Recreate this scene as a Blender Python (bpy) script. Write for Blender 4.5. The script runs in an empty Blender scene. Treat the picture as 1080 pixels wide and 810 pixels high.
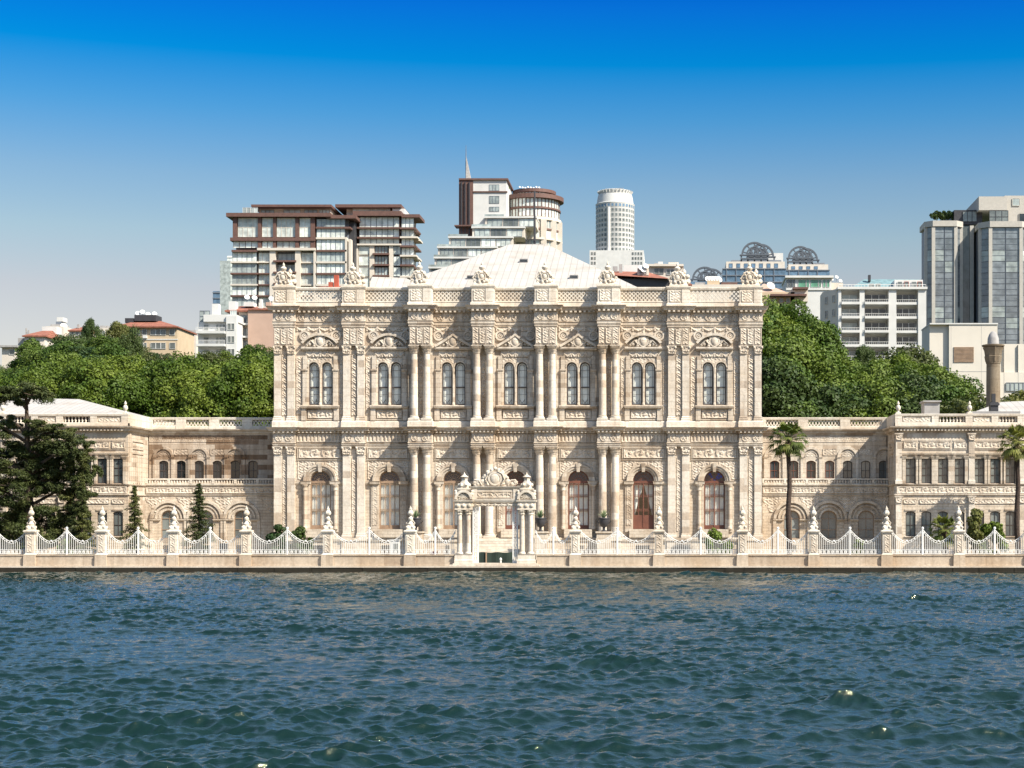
import bpy, math, random
import numpy as np
from math import radians, sin, cos, pi
from mathutils import Vector, Matrix, noise
random.seed(7)
rng = np.random.default_rng(11)
C = bpy.context.scene.collection
scene = bpy.context.scene

# ------------------------------------------------------------------ camera, sky, sun, exposure
EYE = 3.74            # eye height above the quay; the water lies 0.42 below the quay
CAM_Y = -150.0
VPX = 710.0           # the camera stands to the right of the hall's axis, film plane parallel to the front
FOC = 1765.0          # focal length in pixels of a 1080 wide frame
cam_d = bpy.data.cameras.new('camera'); cam = bpy.data.objects.new('camera', cam_d); C.objects.link(cam)
cam.location = (0, CAM_Y, EYE); cam.rotation_euler = (radians(90), 0, 0)
cam_d.sensor_width = 36; cam_d.lens = FOC/1080*36; cam_d.shift_y = (548-405)/1080.0; cam_d.shift_x = (540-VPX)/1080.0
cam_d.clip_start = 0.5; cam_d.clip_end = 9000
scene.camera = cam

SUN_AZ, SUN_EL = 56.0, 44.0      # degrees to the right of the view axis (behind the camera), height
wd = bpy.data.worlds.new("World"); scene.world = wd; wd.use_nodes = True
nt = wd.node_tree; nt.nodes.clear()
wo = nt.nodes.new('ShaderNodeOutputWorld'); bg = nt.nodes.new('ShaderNodeBackground')
sky = nt.nodes.new('ShaderNodeTexSky'); sky.sky_type = 'NISHITA'; sky.sun_disc = False
sky.sun_elevation = radians(SUN_EL); sky.sun_rotation = radians(180-SUN_AZ)
sky.altitude = 0; sky.air_density = 1.0; sky.dust_density = 0.6; sky.ozone_density = 1.6
tc = nt.nodes.new('ShaderNodeTexCoord'); sp = nt.nodes.new('ShaderNodeSeparateXYZ')
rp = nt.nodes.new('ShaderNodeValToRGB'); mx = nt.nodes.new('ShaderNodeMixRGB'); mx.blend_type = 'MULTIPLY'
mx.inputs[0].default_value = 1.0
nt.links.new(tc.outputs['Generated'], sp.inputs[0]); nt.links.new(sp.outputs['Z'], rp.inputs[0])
SKY = [(0.0, (0.7243, 0.5455, 0.4717)), (0.1313, (0.7032, 0.5296, 0.458)), (0.1636, (0.5931, 0.568, 0.5037)), (0.1953, (0.4346, 0.5262, 0.5482)), (0.2316, (0.1668, 0.4639, 0.6232)), (0.262, (0.0014, 0.3914, 0.6742)), (0.2916, (0.0059, 0.2792, 0.7169)), (0.305, (0.001, 0.22, 0.7)), (0.335, (0.9, 1.0, 1.0)), (0.4, (1.5, 1.5, 1.35)), (1.0, (0.95, 0.95, 0.9))]  # last stops add brightness above the frame, lifting water reflections and shadow fill
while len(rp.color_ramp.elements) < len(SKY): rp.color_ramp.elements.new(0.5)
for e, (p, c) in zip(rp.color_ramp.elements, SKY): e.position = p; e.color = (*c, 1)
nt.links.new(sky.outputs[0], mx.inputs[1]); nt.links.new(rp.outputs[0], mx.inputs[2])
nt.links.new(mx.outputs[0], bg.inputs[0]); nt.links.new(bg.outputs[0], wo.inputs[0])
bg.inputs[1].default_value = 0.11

sd = bpy.data.lights.new('sun', 'SUN'); sun = bpy.data.objects.new('sun', sd); C.objects.link(sun)
sd.energy = 5.0; sd.angle = radians(0.5); sd.color = (1.0, 0.92, 0.79)
_d = Vector((sin(radians(SUN_AZ))*cos(radians(SUN_EL)), -cos(radians(SUN_AZ))*cos(radians(SUN_EL)), sin(radians(SUN_EL))))
sun.rotation_euler = _d.to_track_quat('Z', 'Y').to_euler(); sun.location = (60, -80, 90)
scene.view_settings.view_transform = 'Standard'; scene.view_settings.look = 'None'
scene.view_settings.gamma = 1; scene.view_settings.exposure = 0.98
scene.render.engine = 'CYCLES'

# ------------------------------------------------------------------ helpers
def PX(px, Y): return (px-VPX)*(Y-CAM_Y)/FOC
def PZ(py, Y): return EYE+(548-py)*(Y-CAM_Y)/FOC

class MB:
    def __init__(s): s.v = []; s.f = []; s.m = []
    def add(s, vs, fs, m=0):
        b = len(s.v); s.v.extend(tuple(map(float, p)) for p in vs)
        for f in fs: s.f.append(tuple(b+i for i in f)); s.m.append(m)
    def box(s, x0, x1, y0, y1, z0, z1, m=0):
        s.add([(x0,y0,z0),(x1,y0,z0),(x1,y1,z0),(x0,y1,z0),(x0,y0,z1),(x1,y0,z1),(x1,y1,z1),(x0,y1,z1)],
              [(0,3,2,1),(4,5,6,7),(0,1,5,4),(1,2,6,5),(2,3,7,6),(3,0,4,7)], m)
        return s
    def rings(s, x0, x1, y0, y1, prof, m=0):      # rectangle lofted through (z, outset)
        vs = []; fs = []
        for z, o in prof: vs += [(x0-o,y0-o,z),(x1+o,y0-o,z),(x1+o,y1+o,z),(x0-o,y1+o,z)]
        n = len(prof)
        for i in range(n-1):
            for k in range(4):
                a = 4*i+k; b = 4*i+(k+1) % 4; fs.append((a, b, b+4, a+4))
        fs.append((3,2,1,0)); t = 4*(n-1); fs.append((t,t+1,t+2,t+3))
        s.add(vs, fs, m); return s
    def lathe(s, cx, cy, prof, seg=12, m=0, mod=None, a0=0.0):
        vs = []; fs = []; n = len(prof)
        for z, r in prof:
            for k in range(seg):
                a = a0+2*pi*k/seg; rr = r*(mod(a, z) if mod else 1.0)
                vs.append((cx+rr*cos(a), cy+rr*sin(a), z))
        for i in range(n-1):
            for k in range(seg):
                a = i*seg+k; b = i*seg+(k+1) % seg; fs.append((a, b, b+seg, a+seg))
        fs.append(tuple(reversed(range(seg)))); fs.append(tuple((n-1)*seg+k for k in range(seg)))
        s.add(vs, fs, m); return s
    def ball(s, cx, cy, cz, rx, ry=None, rz=None, seg=10, m=0, jit=0):
        ry = rx if ry is None else ry; rz = rx if rz is None else rz
        st = max(4, seg//2+1); vs = [(cx,cy,cz-rz)]; fs = []
        for i in range(1, st):
            t = -pi/2+pi*i/st
            for k in range(seg):
                a = 2*pi*k/seg; j = 1+random.uniform(-jit, jit)
                vs.append((cx+rx*j*cos(t)*cos(a), cy+ry*j*cos(t)*sin(a), cz+rz*j*sin(t)))
        vs.append((cx,cy,cz+rz))
        for k in range(seg): fs.append((0, 1+(k+1) % seg, 1+k))
        for i in range(st-2):
            for k in range(seg):
                a = 1+i*seg+k; b = 1+i*seg+(k+1) % seg; fs.append((a, b, b+seg, a+seg))
        o = 1+(st-2)*seg
        for k in range(seg): fs.append((o+k, o+(k+1) % seg, len(vs)-1))
        s.add(vs, fs, m); return s
    def tube(s, pts, rad, seg=6, m=0):
        pts = [Vector(p) for p in pts]; n = len(pts)
        if not hasattr(rad, '__len__'): rad = [rad]*n
        vs = []; fs = []
        for i, p in enumerate(pts):
            t = (pts[min(i+1,n-1)]-pts[max(i-1,0)]).normalized()
            u = t.cross(Vector((0,0,1)) if abs(t.z) < .9 else Vector((0,1,0))).normalized(); w = t.cross(u)
            for k in range(seg):
                a = 2*pi*k/seg; q = p+(u*cos(a)+w*sin(a))*rad[i]; vs.append(tuple(q))
        for i in range(n-1):
            for k in range(seg):
                a = i*seg+k; b = i*seg+(k+1) % seg; fs.append((a, a+seg, b+seg, b))
        fs.append(tuple(range(seg))); fs.append(tuple(reversed([(n-1)*seg+k for k in range(seg)])))
        s.add(vs, fs, m); return s
    def bar(s, p, q, w, t, m=0):            # flat bar in the xz plane from p to q, width w, y thickness t
        (x0,y0,z0), (x1,y1,z1) = p, q; dx, dz = x1-x0, z1-z0; l = math.hypot(dx, dz) or 1
        nx, nz = -dz/l*w/2, dx/l*w/2
        vs = []
        for yy in (-t/2, t/2):
            vs += [(x0+nx,y0+yy,z0+nz),(x0-nx,y0+yy,z0-nz),(x1-nx,y1+yy,z1-nz),(x1+nx,y1+yy,z1+nz)]
        s.add(vs, [(0,1,2,3),(7,6,5,4),(0,4,5,1),(1,5,6,2),(2,6,7,3),(3,7,4,0)], m); return s
    def prism(s, poly, y0, y1, m=0):        # polygon (x,z) counter-clockwise seen from -y, extruded y0..y1
        n = len(poly); vs = [(x,y0,z) for x,z in poly]+[(x,y1,z) for x,z in poly]
        fs = [tuple(range(n)), tuple(reversed(range(n,2*n)))]
        for i in range(n): j = (i+1) % n; fs.append((i, i+n, j+n, j))
        s.add(vs, fs, m); return s
    def column_poly(s, poly, z0, z1, m=0):  # polygon (x,y) extruded in z
        n = len(poly); vs = [(x,y,z0) for x,y in poly]+[(x,y,z1) for x,y in poly]
        fs = [tuple(reversed(range(n))), tuple(range(n,2*n))]
        for i in range(n): j = (i+1) % n; fs.append((i, j, j+n, i+n))
        s.add(vs, fs, m); return s
    def arc_band(s, cx, cz, r0, r1, y0, y1, a0=0, a1=pi, n=16, m=0):
        vs = []; fs = []
        for i in range(n+1):
            a = a0+(a1-a0)*i/n; c, d = cos(a), sin(a)
            vs += [(cx+r0*c,y0,cz+r0*d),(cx+r1*c,y0,cz+r1*d),(cx+r1*c,y1,cz+r1*d),(cx+r0*c,y1,cz+r0*d)]
        for i in range(n):
            for k in range(4):
                a = 4*i+k; b = 4*i+(k+1) % 4; fs.append((a, a+4, b+4, b))
        fs.append((0,1,2,3)); t = 4*n; fs.append((t+3,t+2,t+1,t))
        s.add(vs, fs, m); return s
    def build(s, name, mats, parent=None, loc=(0,0,0), smooth=False, rz=0):
        me = bpy.data.meshes.new(name)
        me.from_pydata(s.v, [], s.f)
        if not isinstance(mats, (list, tuple)): mats = [mats]
        for m in mats: me.materials.append(m)
        if len(mats) > 1: me.polygons.foreach_set('material_index', s.m)
        if smooth:
            me.polygons.foreach_set('use_smooth', [True]*len(me.polygons))
        me.update(); o = bpy.data.objects.new(name, me); C.objects.link(o)
        o.location = loc; o.rotation_euler.z = rz
        if parent is not None: o.parent = parent
        return o

def autosmooth(o, ang=35):
    me = o.data; me.polygons.foreach_set('use_smooth', [True]*len(me.polygons))
    try: me.set_sharp_from_angle(angle=radians(ang))
    except Exception: pass
    return o
def tag(o, label=None, cat=None, group=None, kind=None):
    if label: o['label'] = label
    if cat: o['category'] = cat
    if group: o['group'] = group
    if kind: o['kind'] = kind
    return o
def thing(name, label, cat, loc=(0,0,0), rz=0, group=None, kind=None):
    o = bpy.data.objects.new(name, None); C.objects.link(o); o.location = loc; o.rotation_euler.z = rz
    o.empty_display_size = 0.3
    return tag(o, label, cat, group, kind)
KIDS = {}
def copy_tree(o, parent=None, loc=None):
    c = o.copy(); C.objects.link(c)
    if parent is not None: c.parent = parent
    if loc is not None: c.location = loc
    for ch in list(o.children): copy_tree(ch, c)
    return c

# ------------------------------------------------------------------ materials
def nodes(name):
    m = bpy.data.materials.new(name); m.use_nodes = True; n = m.node_tree
    return m, n, n.nodes['Principled BSDF']
def N(n, t, **kw):
    x = n.nodes.new(t)
    for k, v in kw.items():
        if k in x.inputs: x.inputs[k].default_value = v
        else: setattr(x, k, v)
    return x
def ramp(n, stops, interp='LINEAR'):
    r = n.nodes.new('ShaderNodeValToRGB'); r.color_ramp.interpolation = interp
    while len(r.color_ramp.elements) < len(stops): r.color_ramp.elements.new(0.5)
    for e, (p, c) in zip(r.color_ramp.elements, stops):
        e.position = p; e.color = (c, c, c, 1) if isinstance(c, (int, float)) else (*c, 1)
    return r
def mixn(n, a, b, fac=None, mode='MULTIPLY', f=1.0):
    x = n.nodes.new('ShaderNodeMixRGB'); x.blend_type = mode; x.inputs[0].default_value = f
    for i, q in ((1, a), (2, b)):
        if isinstance(q, tuple): x.inputs[i].default_value = (*q, 1)
        else: n.links.new(q, x.inputs[i])
    if fac is not None: n.links.new(fac, x.inputs[0])
    return x.outputs[0]

def plain(name, col, rough=0.7, metal=0.0, var=0.12, scale=1.5, bump=0.0, spec=0.4):
    m, n, b = nodes(name)
    geo = N(n, 'ShaderNodeNewGeometry')
    no = N(n, 'ShaderNodeTexNoise', Scale=scale, Detail=4.0); n.links.new(geo.outputs['Position'], no.inputs['Vector'])
    r = ramp(n, [(0.3, 1-var*2), (0.7, 1+var*0.6)]); n.links.new(no.outputs[0], r.inputs[0])
    n.links.new(mixn(n, tuple(col), r.outputs[0]), b.inputs['Base Color'])
    b.inputs['Roughness'].default_value = rough; b.inputs['Metallic'].default_value = metal
    b.inputs['Specular IOR Level'].default_value = spec
    if bump:
        no2 = N(n, 'ShaderNodeTexNoise', Scale=scale*8, Detail=3.0); n.links.new(geo.outputs['Position'], no2.inputs['Vector'])
        bp = N(n, 'ShaderNodeBump', Strength=bump, Distance=0.05); n.links.new(no2.outputs[0], bp.inputs['Height'])
        n.links.new(bp.outputs[0], b.inputs['Normal'])
    return m

def stone(name, col, dirt=(0.50,0.41,0.34), bw=1.3, bh=0.42, blocks=0.35, joint=0.75, streak=0.35, dark_share=0.80):
    """weathered limestone: courses of blocks, a few darker blocks, rain streaks and soot patches"""
    m, n, b = nodes(name)
    geo = N(n, 'ShaderNodeNewGeometry'); se = N(n, 'ShaderNodeSeparateXYZ'); n.links.new(geo.outputs['Position'], se.inputs[0])
    ad = N(n, 'ShaderNodeMath', operation='ADD'); n.links.new(se.outputs[0], ad.inputs[0]); n.links.new(se.outputs[1], ad.inputs[1])
    co = N(n, 'ShaderNodeCombineXYZ'); n.links.new(ad.outputs[0], co.inputs[0]); n.links.new(se.outputs[2], co.inputs[1])
    br = N(n, 'ShaderNodeTexBrick', **{'Scale':1.0,'Mortar Size':0.018,'Mortar Smooth':0.3,'Bias':0.0,'Brick Width':bw,'Row Height':bh})
    br.inputs['Color1'].default_value = (0,0,0,1); br.inputs['Color2'].default_value = (1,1,1,1); br.inputs['Mortar'].default_value = (0.2,0.2,0.2,1)
    n.links.new(co.outputs[0], br.inputs['Vector'])
    r1 = ramp(n, [(0.0, (1,1,1)), (dark_share, (1-blocks*0.18,)*3), (dark_share+0.04, tuple(1-blocks*(1-d*1.15) for d in dirt)), (1.0, tuple(1-blocks*(1.25-d) for d in dirt))])
    n.links.new(br.outputs['Color'], r1.inputs[0])
    c = mixn(n, tuple(col), r1.outputs[0])
    c = mixn(n, c, (joint*col[0], joint*col[1]*0.95, joint*col[2]*0.9), fac=br.outputs['Fac'], mode='MIX')
    # rain streaks: noise stretched down the wall
    mp = N(n, 'ShaderNodeMapping'); mp.inputs['Scale'].default_value = (1.7, 1.7, 0.22); n.links.new(geo.outputs['Position'], mp.inputs[0])
    n1 = N(n, 'ShaderNodeTexNoise', Scale=1.1, Detail=6.0, Roughness=0.65); n.links.new(mp.outputs[0], n1.inputs['Vector'])
    r2 = ramp(n, [(0.42, 0.0), (0.72, streak)]); n.links.new(n1.outputs[0], r2.inputs[0])
    c = mixn(n, c, tuple(d*0.8 for d in dirt), fac=r2.outputs[0], mode='MULTIPLY')
    n2 = N(n, 'ShaderNodeTexNoise', Scale=0.22, Detail=5.0, Roughness=0.6); n.links.new(geo.outputs['Position'], n2.inputs['Vector'])
    r3 = ramp(n, [(0.46, 0.0), (0.66, 0.8)]); n.links.new(n2.outputs[0], r3.inputs[0])
    c = mixn(n, c, (0.84,0.76,0.67), fac=r3.outputs[0], mode='MULTIPLY')
    n3 = N(n, 'ShaderNodeTexNoise', Scale=5.0, Detail=5.0, Roughness=0.7); n.links.new(geo.outputs['Position'], n3.inputs['Vector'])
    r4 = ramp(n, [(0.3, 0.8), (0.65, 1.06)]); n.links.new(n3.outputs[0], r4.inputs[0])
    c = mixn(n, c, r4.outputs[0])
    n.links.new(c, b.inputs['Base Color']); b.inputs['Roughness'].default_value = 0.85; b.inputs['Specular IOR Level'].default_value = 0.25
    bp = N(n, 'ShaderNodeBump', Strength=0.5, Distance=0.03); n.links.new(n3.outputs[0], bp.inputs['Height'])
    bp2 = N(n, 'ShaderNodeBump', Strength=0.6, Distance=0.03); bp2.invert = True; n.links.new(br.outputs['Fac'], bp2.inputs['Height'])
    n.links.new(bp.outputs[0], bp2.inputs['Normal']); n.links.new(bp2.outputs[0], b.inputs['Normal'])
    return m

def glassy(name, col, rough=0.06, var=0.35, spec=0.8, blinds=0.0):
    """opaque looking window glass: room tone behind a reflecting sheet; tone varies from window to window"""
    m, n, b = nodes(name)
    oi = N(n, 'ShaderNodeObjectInfo'); r = ramp(n, [(0.0, 1-var), (1.0, 1+var)]); n.links.new(oi.outputs['Random'], r.inputs[0])
    geo = N(n, 'ShaderNodeNewGeometry'); no = N(n, 'ShaderNodeTexNoise', Scale=0.6, Detail=2.0); n.links.new(geo.outputs['Position'], no.inputs['Vector'])
    r2 = ramp(n, [(0.35, 0.7), (0.65, 1.2)]); n.links.new(no.outputs[0], r2.inputs[0])
    c = mixn(n, mixn(n, tuple(col), r.outputs[0]), r2.outputs[0])
    n.links.new(c, b.inputs['Base Color']); b.inputs['Roughness'].default_value = rough
    b.inputs['Specular IOR Level'].default_value = spec
    return m
def thin_glass(name, tint=(0.95,0.97,0.96), refl=0.09):
    m = bpy.data.materials.new(name); m.use_nodes = True; n = m.node_tree; n.nodes.clear()
    o = N(n, 'ShaderNodeOutputMaterial'); t = N(n, 'ShaderNodeBsdfTransparent'); g = N(n, 'ShaderNodeBsdfGlossy'); g.inputs['Roughness'].default_value = 0.04
    t.inputs[0].default_value = (*tint, 1); g.inputs[0].default_value = (1,1,1,1)
    mx_ = N(n, 'ShaderNodeMixShader'); mx_.inputs[0].default_value = refl
    n.links.new(t.outputs[0], mx_.inputs[1]); n.links.new(g.outputs[0], mx_.inputs[2]); n.links.new(mx_.outputs[0], o.inputs[0])
    return m
def leafm(name, c1, c2, trans=0.15, scale=0.25):
    m, n, b = nodes(name)
    geo = N(n, 'ShaderNodeNewGeometry'); oi = N(n, 'ShaderNodeObjectInfo')
    no = N(n, 'ShaderNodeTexNoise', Scale=scale, Detail=3.0); n.links.new(geo.outputs['Position'], no.inputs['Vector'])
    ad = N(n, 'ShaderNodeMath', operation='MULTIPLY_ADD'); n.links.new(oi.outputs['Random'], ad.inputs[0]); ad.inputs[1].default_value = 0.5; ad.inputs[2].default_value = -0.25
    a2 = N(n, 'ShaderNodeMath', operation='ADD'); n.links.new(ad.outputs[0], a2.inputs[0]); n.links.new(no.outputs[0], a2.inputs[1])
    r = ramp(n, [(0.32, c1), (0.68, c2)]); n.links.new(a2.outputs[0], r.inputs[0])
    wn = N(n, 'ShaderNodeTexNoise', Scale=3.0, Detail=1.0); n.links.new(geo.outputs['Position'], wn.inputs['Vector'])
    r2 = ramp(n, [(0.35, 0.7), (0.65, 1.25)]); n.links.new(wn.outputs[0], r2.inputs[0])
    c = mixn(n, r.outputs[0], r2.outputs[0])
    n.links.new(c, b.inputs['Base Color']); b.inputs['Roughness'].default_value = 0.6; b.inputs['Specular IOR Level'].default_value = 0.25
    tr = N(n, 'ShaderNodeBsdfTranslucent'); n.links.new(mixn(n, c, (1.3,1.5,0.5)), tr.inputs[0])
    ms = N(n, 'ShaderNodeMixShader'); ms.inputs[0].default_value = trans
    n.links.new(b.outputs[0], ms.inputs[1]); n.links.new(tr.outputs[0], ms.inputs[2])
    n.links.new(ms.outputs[0], n.nodes['Material Output'].inputs[0])
    return m
def tiles(name, col, sc=2.6):
    m, n, b = nodes(name)
    geo = N(n, 'ShaderNodeNewGeometry'); w = N(n, 'ShaderNodeTexWave', Scale=sc, Distortion=0.6, Detail=1.0); n.links.new(geo.outputs['Position'], w.inputs['Vector'])
    no = N(n, 'ShaderNodeTexNoise', Scale=1.2, Detail=5.0); n.links.new(geo.outputs['Position'], no.inputs['Vector'])
    r = ramp(n, [(0.0, 0.6), (0.6, 1.1)]); n.links.new(w.outputs['Fac'], r.inputs[0])
    r2 = ramp(n, [(0.3, 0.7), (0.7, 1.2)]); n.links.new(no.outputs[0], r2.inputs[0])
    n.links.new(mixn(n, mixn(n, tuple(col), r.outputs[0]), r2.outputs[0]), b.inputs['Base Color']); b.inputs['Roughness'].default_value = 0.85
    return m
def metal_roof(name, col):
    m, n, b = nodes(name)
    geo = N(n, 'ShaderNodeNewGeometry'); se = N(n, 'ShaderNodeSeparateXYZ'); n.links.new(geo.outputs['Position'], se.inputs[0])
    co = N(n, 'ShaderNodeCombineXYZ'); n.links.new(se.outputs[0], co.inputs[0]); n.links.new(se.outputs[1], co.inputs[1])
    br = N(n, 'ShaderNodeTexBrick', **{'Scale':1.0,'Mortar Size':0.035,'Brick Width':0.62,'Row Height':2.4}); br.offset = 0.0
    br.inputs['Color1'].default_value = (0.9,0.9,0.9,1); br.inputs['Color2'].default_value = (1,1,1,1); br.inputs['Mortar'].default_value = (0.66,0.66,0.66,1)
    n.links.new(co.outputs[0], br.inputs['Vector'])
    no = N(n, 'ShaderNodeTexNoise', Scale=0.35, Detail=6.0, Roughness=0.7); n.links.new(geo.outputs['Position'], no.inputs['Vector'])
    r = ramp(n, [(0.50, 0.0), (0.72, 0.7)]); n.links.new(no.outputs[0], r.inputs[0])
    c = mixn(n, mixn(n, tuple(col), br.outputs[0]), (0.78,0.66,0.54), fac=r.outputs[0], mode='MULTIPLY')
    n.links.new(c, b.inputs['Base Color']); b.inputs['Roughness'].default_value = 0.6
    return m

M = dict(
 marble = stone('limestone', (0.585,0.515,0.425), blocks=0.5, streak=0.5),
 brickstone = stone('coursed_limestone', (0.57,0.495,0.40), bw=0.9, bh=0.27, blocks=0.22, joint=0.6, streak=0.4),
 parapet = stone('pale_limestone', (0.65,0.595,0.51), blocks=0.12, joint=0.86, streak=0.3, bw=2.2, bh=0.6),
 shaft = stone('column_marble', (0.65,0.59,0.505), bw=3.0, bh=0.62, blocks=0.5, joint=0.85, streak=0.35, dark_share=0.7),
 ornament = stone('carved_limestone', (0.595,0.53,0.445), blocks=0.05, joint=0.97, streak=0.6),
 whitestone = stone('white_marble', (0.64,0.59,0.51), blocks=0.03, joint=0.97, streak=0.4),
 plinth = stone('plinth_stone', (0.45,0.375,0.29), bw=2.4, bh=1.2, blocks=0.3, joint=0.8, streak=0.45),
 stained = stone('soot_stained_limestone', (0.50,0.42,0.335), blocks=0.85, streak=0.7, bw=1.6, bh=0.46, dark_share=0.58),
 iron = plain('white_painted_iron', (0.68,0.67,0.64), 0.5, var=0.05),
 redwood = plain('red_brown_wood', (0.155,0.06,0.038), 0.5, var=0.15),
 brownwood = plain('weathered_brown_wood', (0.30,0.20,0.13), 0.6, var=0.15),
 darkwood = plain('dark_window_wood', (0.06,0.045,0.04), 0.5),
 curtain = plain('pale_curtain', (0.80,0.79,0.74), 0.9, var=0.1),
 glass = thin_glass('window_glass'),
 darkglass = glassy('dark_window_glass', (0.035,0.04,0.045), 0.05),
 greyglass = glassy('grey_window_glass', (0.13,0.145,0.14), 0.08),
 stained_glass = glassy('coloured_fanlight_glass', (0.03,0.035,0.06), 0.1),
 bluepane = plain('blue_pane', (0.05,0.09,0.4), 0.2),
 paleglass = glassy('pale_curtained_glass', (0.56,0.60,0.56), 0.1, var=0.25),
 midglass = glassy('grey_green_glass', (0.30,0.34,0.33), 0.06, var=0.3),
 leadroof = metal_roof('pale_lead_roof', (0.42,0.395,0.36)),
 quay = stone('quay_stone', (0.56,0.50,0.42), bw=2.0, bh=1.5, blocks=0.15, joint=0.8),
 seawall = stone('wet_seawall', (0.03,0.026,0.018), bw=1.6, bh=0.3, blocks=0.4),
 cream = plain('cream_render', (0.55,0.50,0.43), 0.8, var=0.05, scale=0.4),
 white = plain('white_render', (0.54,0.54,0.52), 0.8, var=0.05, scale=0.4),
 beige = plain('beige_render', (0.56,0.52,0.45), 0.8, var=0.04, scale=0.3),
 yellow = plain('yellow_render', (0.47,0.37,0.25), 0.85, var=0.06, scale=0.5),
 pink = plain('salmon_render', (0.42,0.29,0.225), 0.85, var=0.05, scale=0.5),
 rust = plain('rust_brown_cladding', (0.13,0.07,0.055), 0.6, var=0.12),
 darkmetal = plain('dark_metal', (0.04,0.04,0.045), 0.5),
 grey = plain('grey_concrete', (0.32,0.31,0.30), 0.8),
 lattice = plain('dark_blue_grey_steel', (0.09,0.105,0.125), 0.5),
 greymetal = plain('grey_metal', (0.16,0.18,0.21), 0.5),
 tile = tiles('red_roof_tiles', (0.27,0.10,0.062)),
 teal = tiles('teal_metal_roof', (0.15,0.25,0.27)),
 red = plain('red_paint', (0.40,0.09,0.05), 0.7),
 ground = plain('garden_gravel', (0.30,0.27,0.21), 0.95, var=0.2, scale=0.6),
 hill = plain('hillside_undergrowth', (0.045,0.065,0.02), 0.95, var=0.3, scale=0.2),
 bark = plain('bark', (0.085,0.06,0.04), 0.95, var=0.3, scale=3, bump=0.4),
 palmbark = plain('palm_bark', (0.06,0.04,0.03), 0.95, var=0.3, scale=6, bump=0.6),
)
# ------------------------------------------------------------------ water, quay, ground
WATER_Z = -0.48
def build_water():
    m, n, b = nodes('sea_water')
    b.inputs['Base Color'].default_value = (0.002, 0.013, 0.0115, 1); b.inputs['Roughness'].default_value = 0.05
    b.inputs['IOR'].default_value = 1.6; b.inputs['Specular IOR Level'].default_value = 0.5
    b.inputs['Specular Tint'].default_value = (1.0, 1.0, 0.70, 1)
    geo = N(n, 'ShaderNodeNewGeometry')
    n1 = N(n, 'ShaderNodeTexNoise', Scale=4.5, Detail=6.0, Roughness=0.65); mp = N(n, 'ShaderNodeMapping'); mp.inputs['Scale'].default_value = (0.6,1.0,1.0)
    n.links.new(geo.outputs['Position'], mp.inputs[0]); n.links.new(mp.outputs[0], n1.inputs['Vector'])
    bp = N(n, 'ShaderNodeBump', Strength=0.8, Distance=0.04); n.links.new(n1.outputs[0], bp.inputs['Height'])
    n.links.new(bp.outputs[0], b.inputs['Normal'])
    # grid: finer where it is near the shore-side viewer, in world metres
    ds = [0.0]
    rows = list(np.concatenate([np.linspace(-900, 14, 12), ]))
    d = 16.0
    while d < 133.0: rows.append(d); d += max(0.035, 0.0014*d)
    rows.append(133.0); rows = np.array(rows)
    s = np.concatenate([-np.geomspace(1.05, 12, 14)[::-1], np.linspace(-1, 1, 1250), np.geomspace(1.05, 12, 14)])
    half = 11+0.40*np.maximum(rows, 16)
    X = half[:, None]*s[None, :]+((540-VPX)/FOC*np.maximum(rows, 0))[:, None]; Yv = np.repeat(rows[:, None]+CAM_Y, len(s), 1)
    H = np.zeros_like(X); DX = np.zeros_like(X); DY = np.zeros_like(X)
    r = np.random.default_rng(8); wind = radians(-80)
    n_w = 150
    # slow modulation so that groups of waves come and go
    G = 0.95+0.22*np.sin(X*0.11+Yv*0.07+1.0)*np.sin(X*0.05-Yv*0.13+2.0)+0.2*np.sin(X*0.31+Yv*0.23)
    for i in range(n_w):
        if i < 134:
            lam = 0.22*(4.5/0.22)**((i+r.random())/134); ang = wind+r.normal()*(0.62 if lam < 0.8 else 0.45)
            a = (0.0082 if lam < 0.9 else 0.0056)*lam**0.95*math.exp(-(lam/3.2)**2)*(0.6+0.8*r.random())
        else:
            lam = 3.2+4.5*r.random(); ang = wind+r.normal()*0.3; a = 0.0032*lam*(0.5+r.random())
        k = 2*pi/lam; ph = r.random()*2*pi
        cx, cy = cos(ang), sin(ang); th = k*(cx*X+cy*Yv)+ph
        st = np.sin(th); ct = np.cos(th)
        H += a*ct; DX -= 0.55*a*cx*st; DY -= 0.55*a*cy*st
    H *= G; H = H+0.4*np.maximum(H, 0)**2
    fade = np.clip((133.2-rows)/1.5, 0, 1)[:, None]*(np.abs(s) <= 1.0)[None, :]*(rows > 15)[:, None]
    X2 = X+DX*fade*G; Y2 = np.minimum(Yv+DY*fade*G, -17.2); Z2 = WATER_Z+H*(0.25+0.75*fade)*(rows > 15)[:, None]*(np.abs(s) <= 1.0)[None, :]
    co = np.stack([X2, Y2, Z2], -1).reshape(-1, 3)
    R, S = X.shape
    idx = np.arange(R*S).reshape(R, S)
    q = np.stack([idx[:-1, :-1], idx[:-1, 1:], idx[1:, 1:], idx[1:, :-1]], -1).reshape(-1, 4)
    me = bpy.data.meshes.new('water'); me.vertices.add(len(co)); me.vertices.foreach_set('co', co.ravel())
    me.loops.add(q.size); me.loops.foreach_set('vertex_index', q.ravel().astype(np.int32))
    me.polygons.add(len(q)); me.polygons.foreach_set('loop_start', np.arange(0, q.size, 4, dtype=np.int32))
    me.polygons.foreach_set('loop_total', np.full(len(q), 4, dtype=np.int32))
    me.polygons.foreach_set('use_smooth', np.ones(len(q), dtype=bool))
    me.materials.append(m); me.update(calc_edges=True)
    o = bpy.data.objects.new('water', me); C.objects.link(o); tag(o, kind='structure')
build_water()

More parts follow.
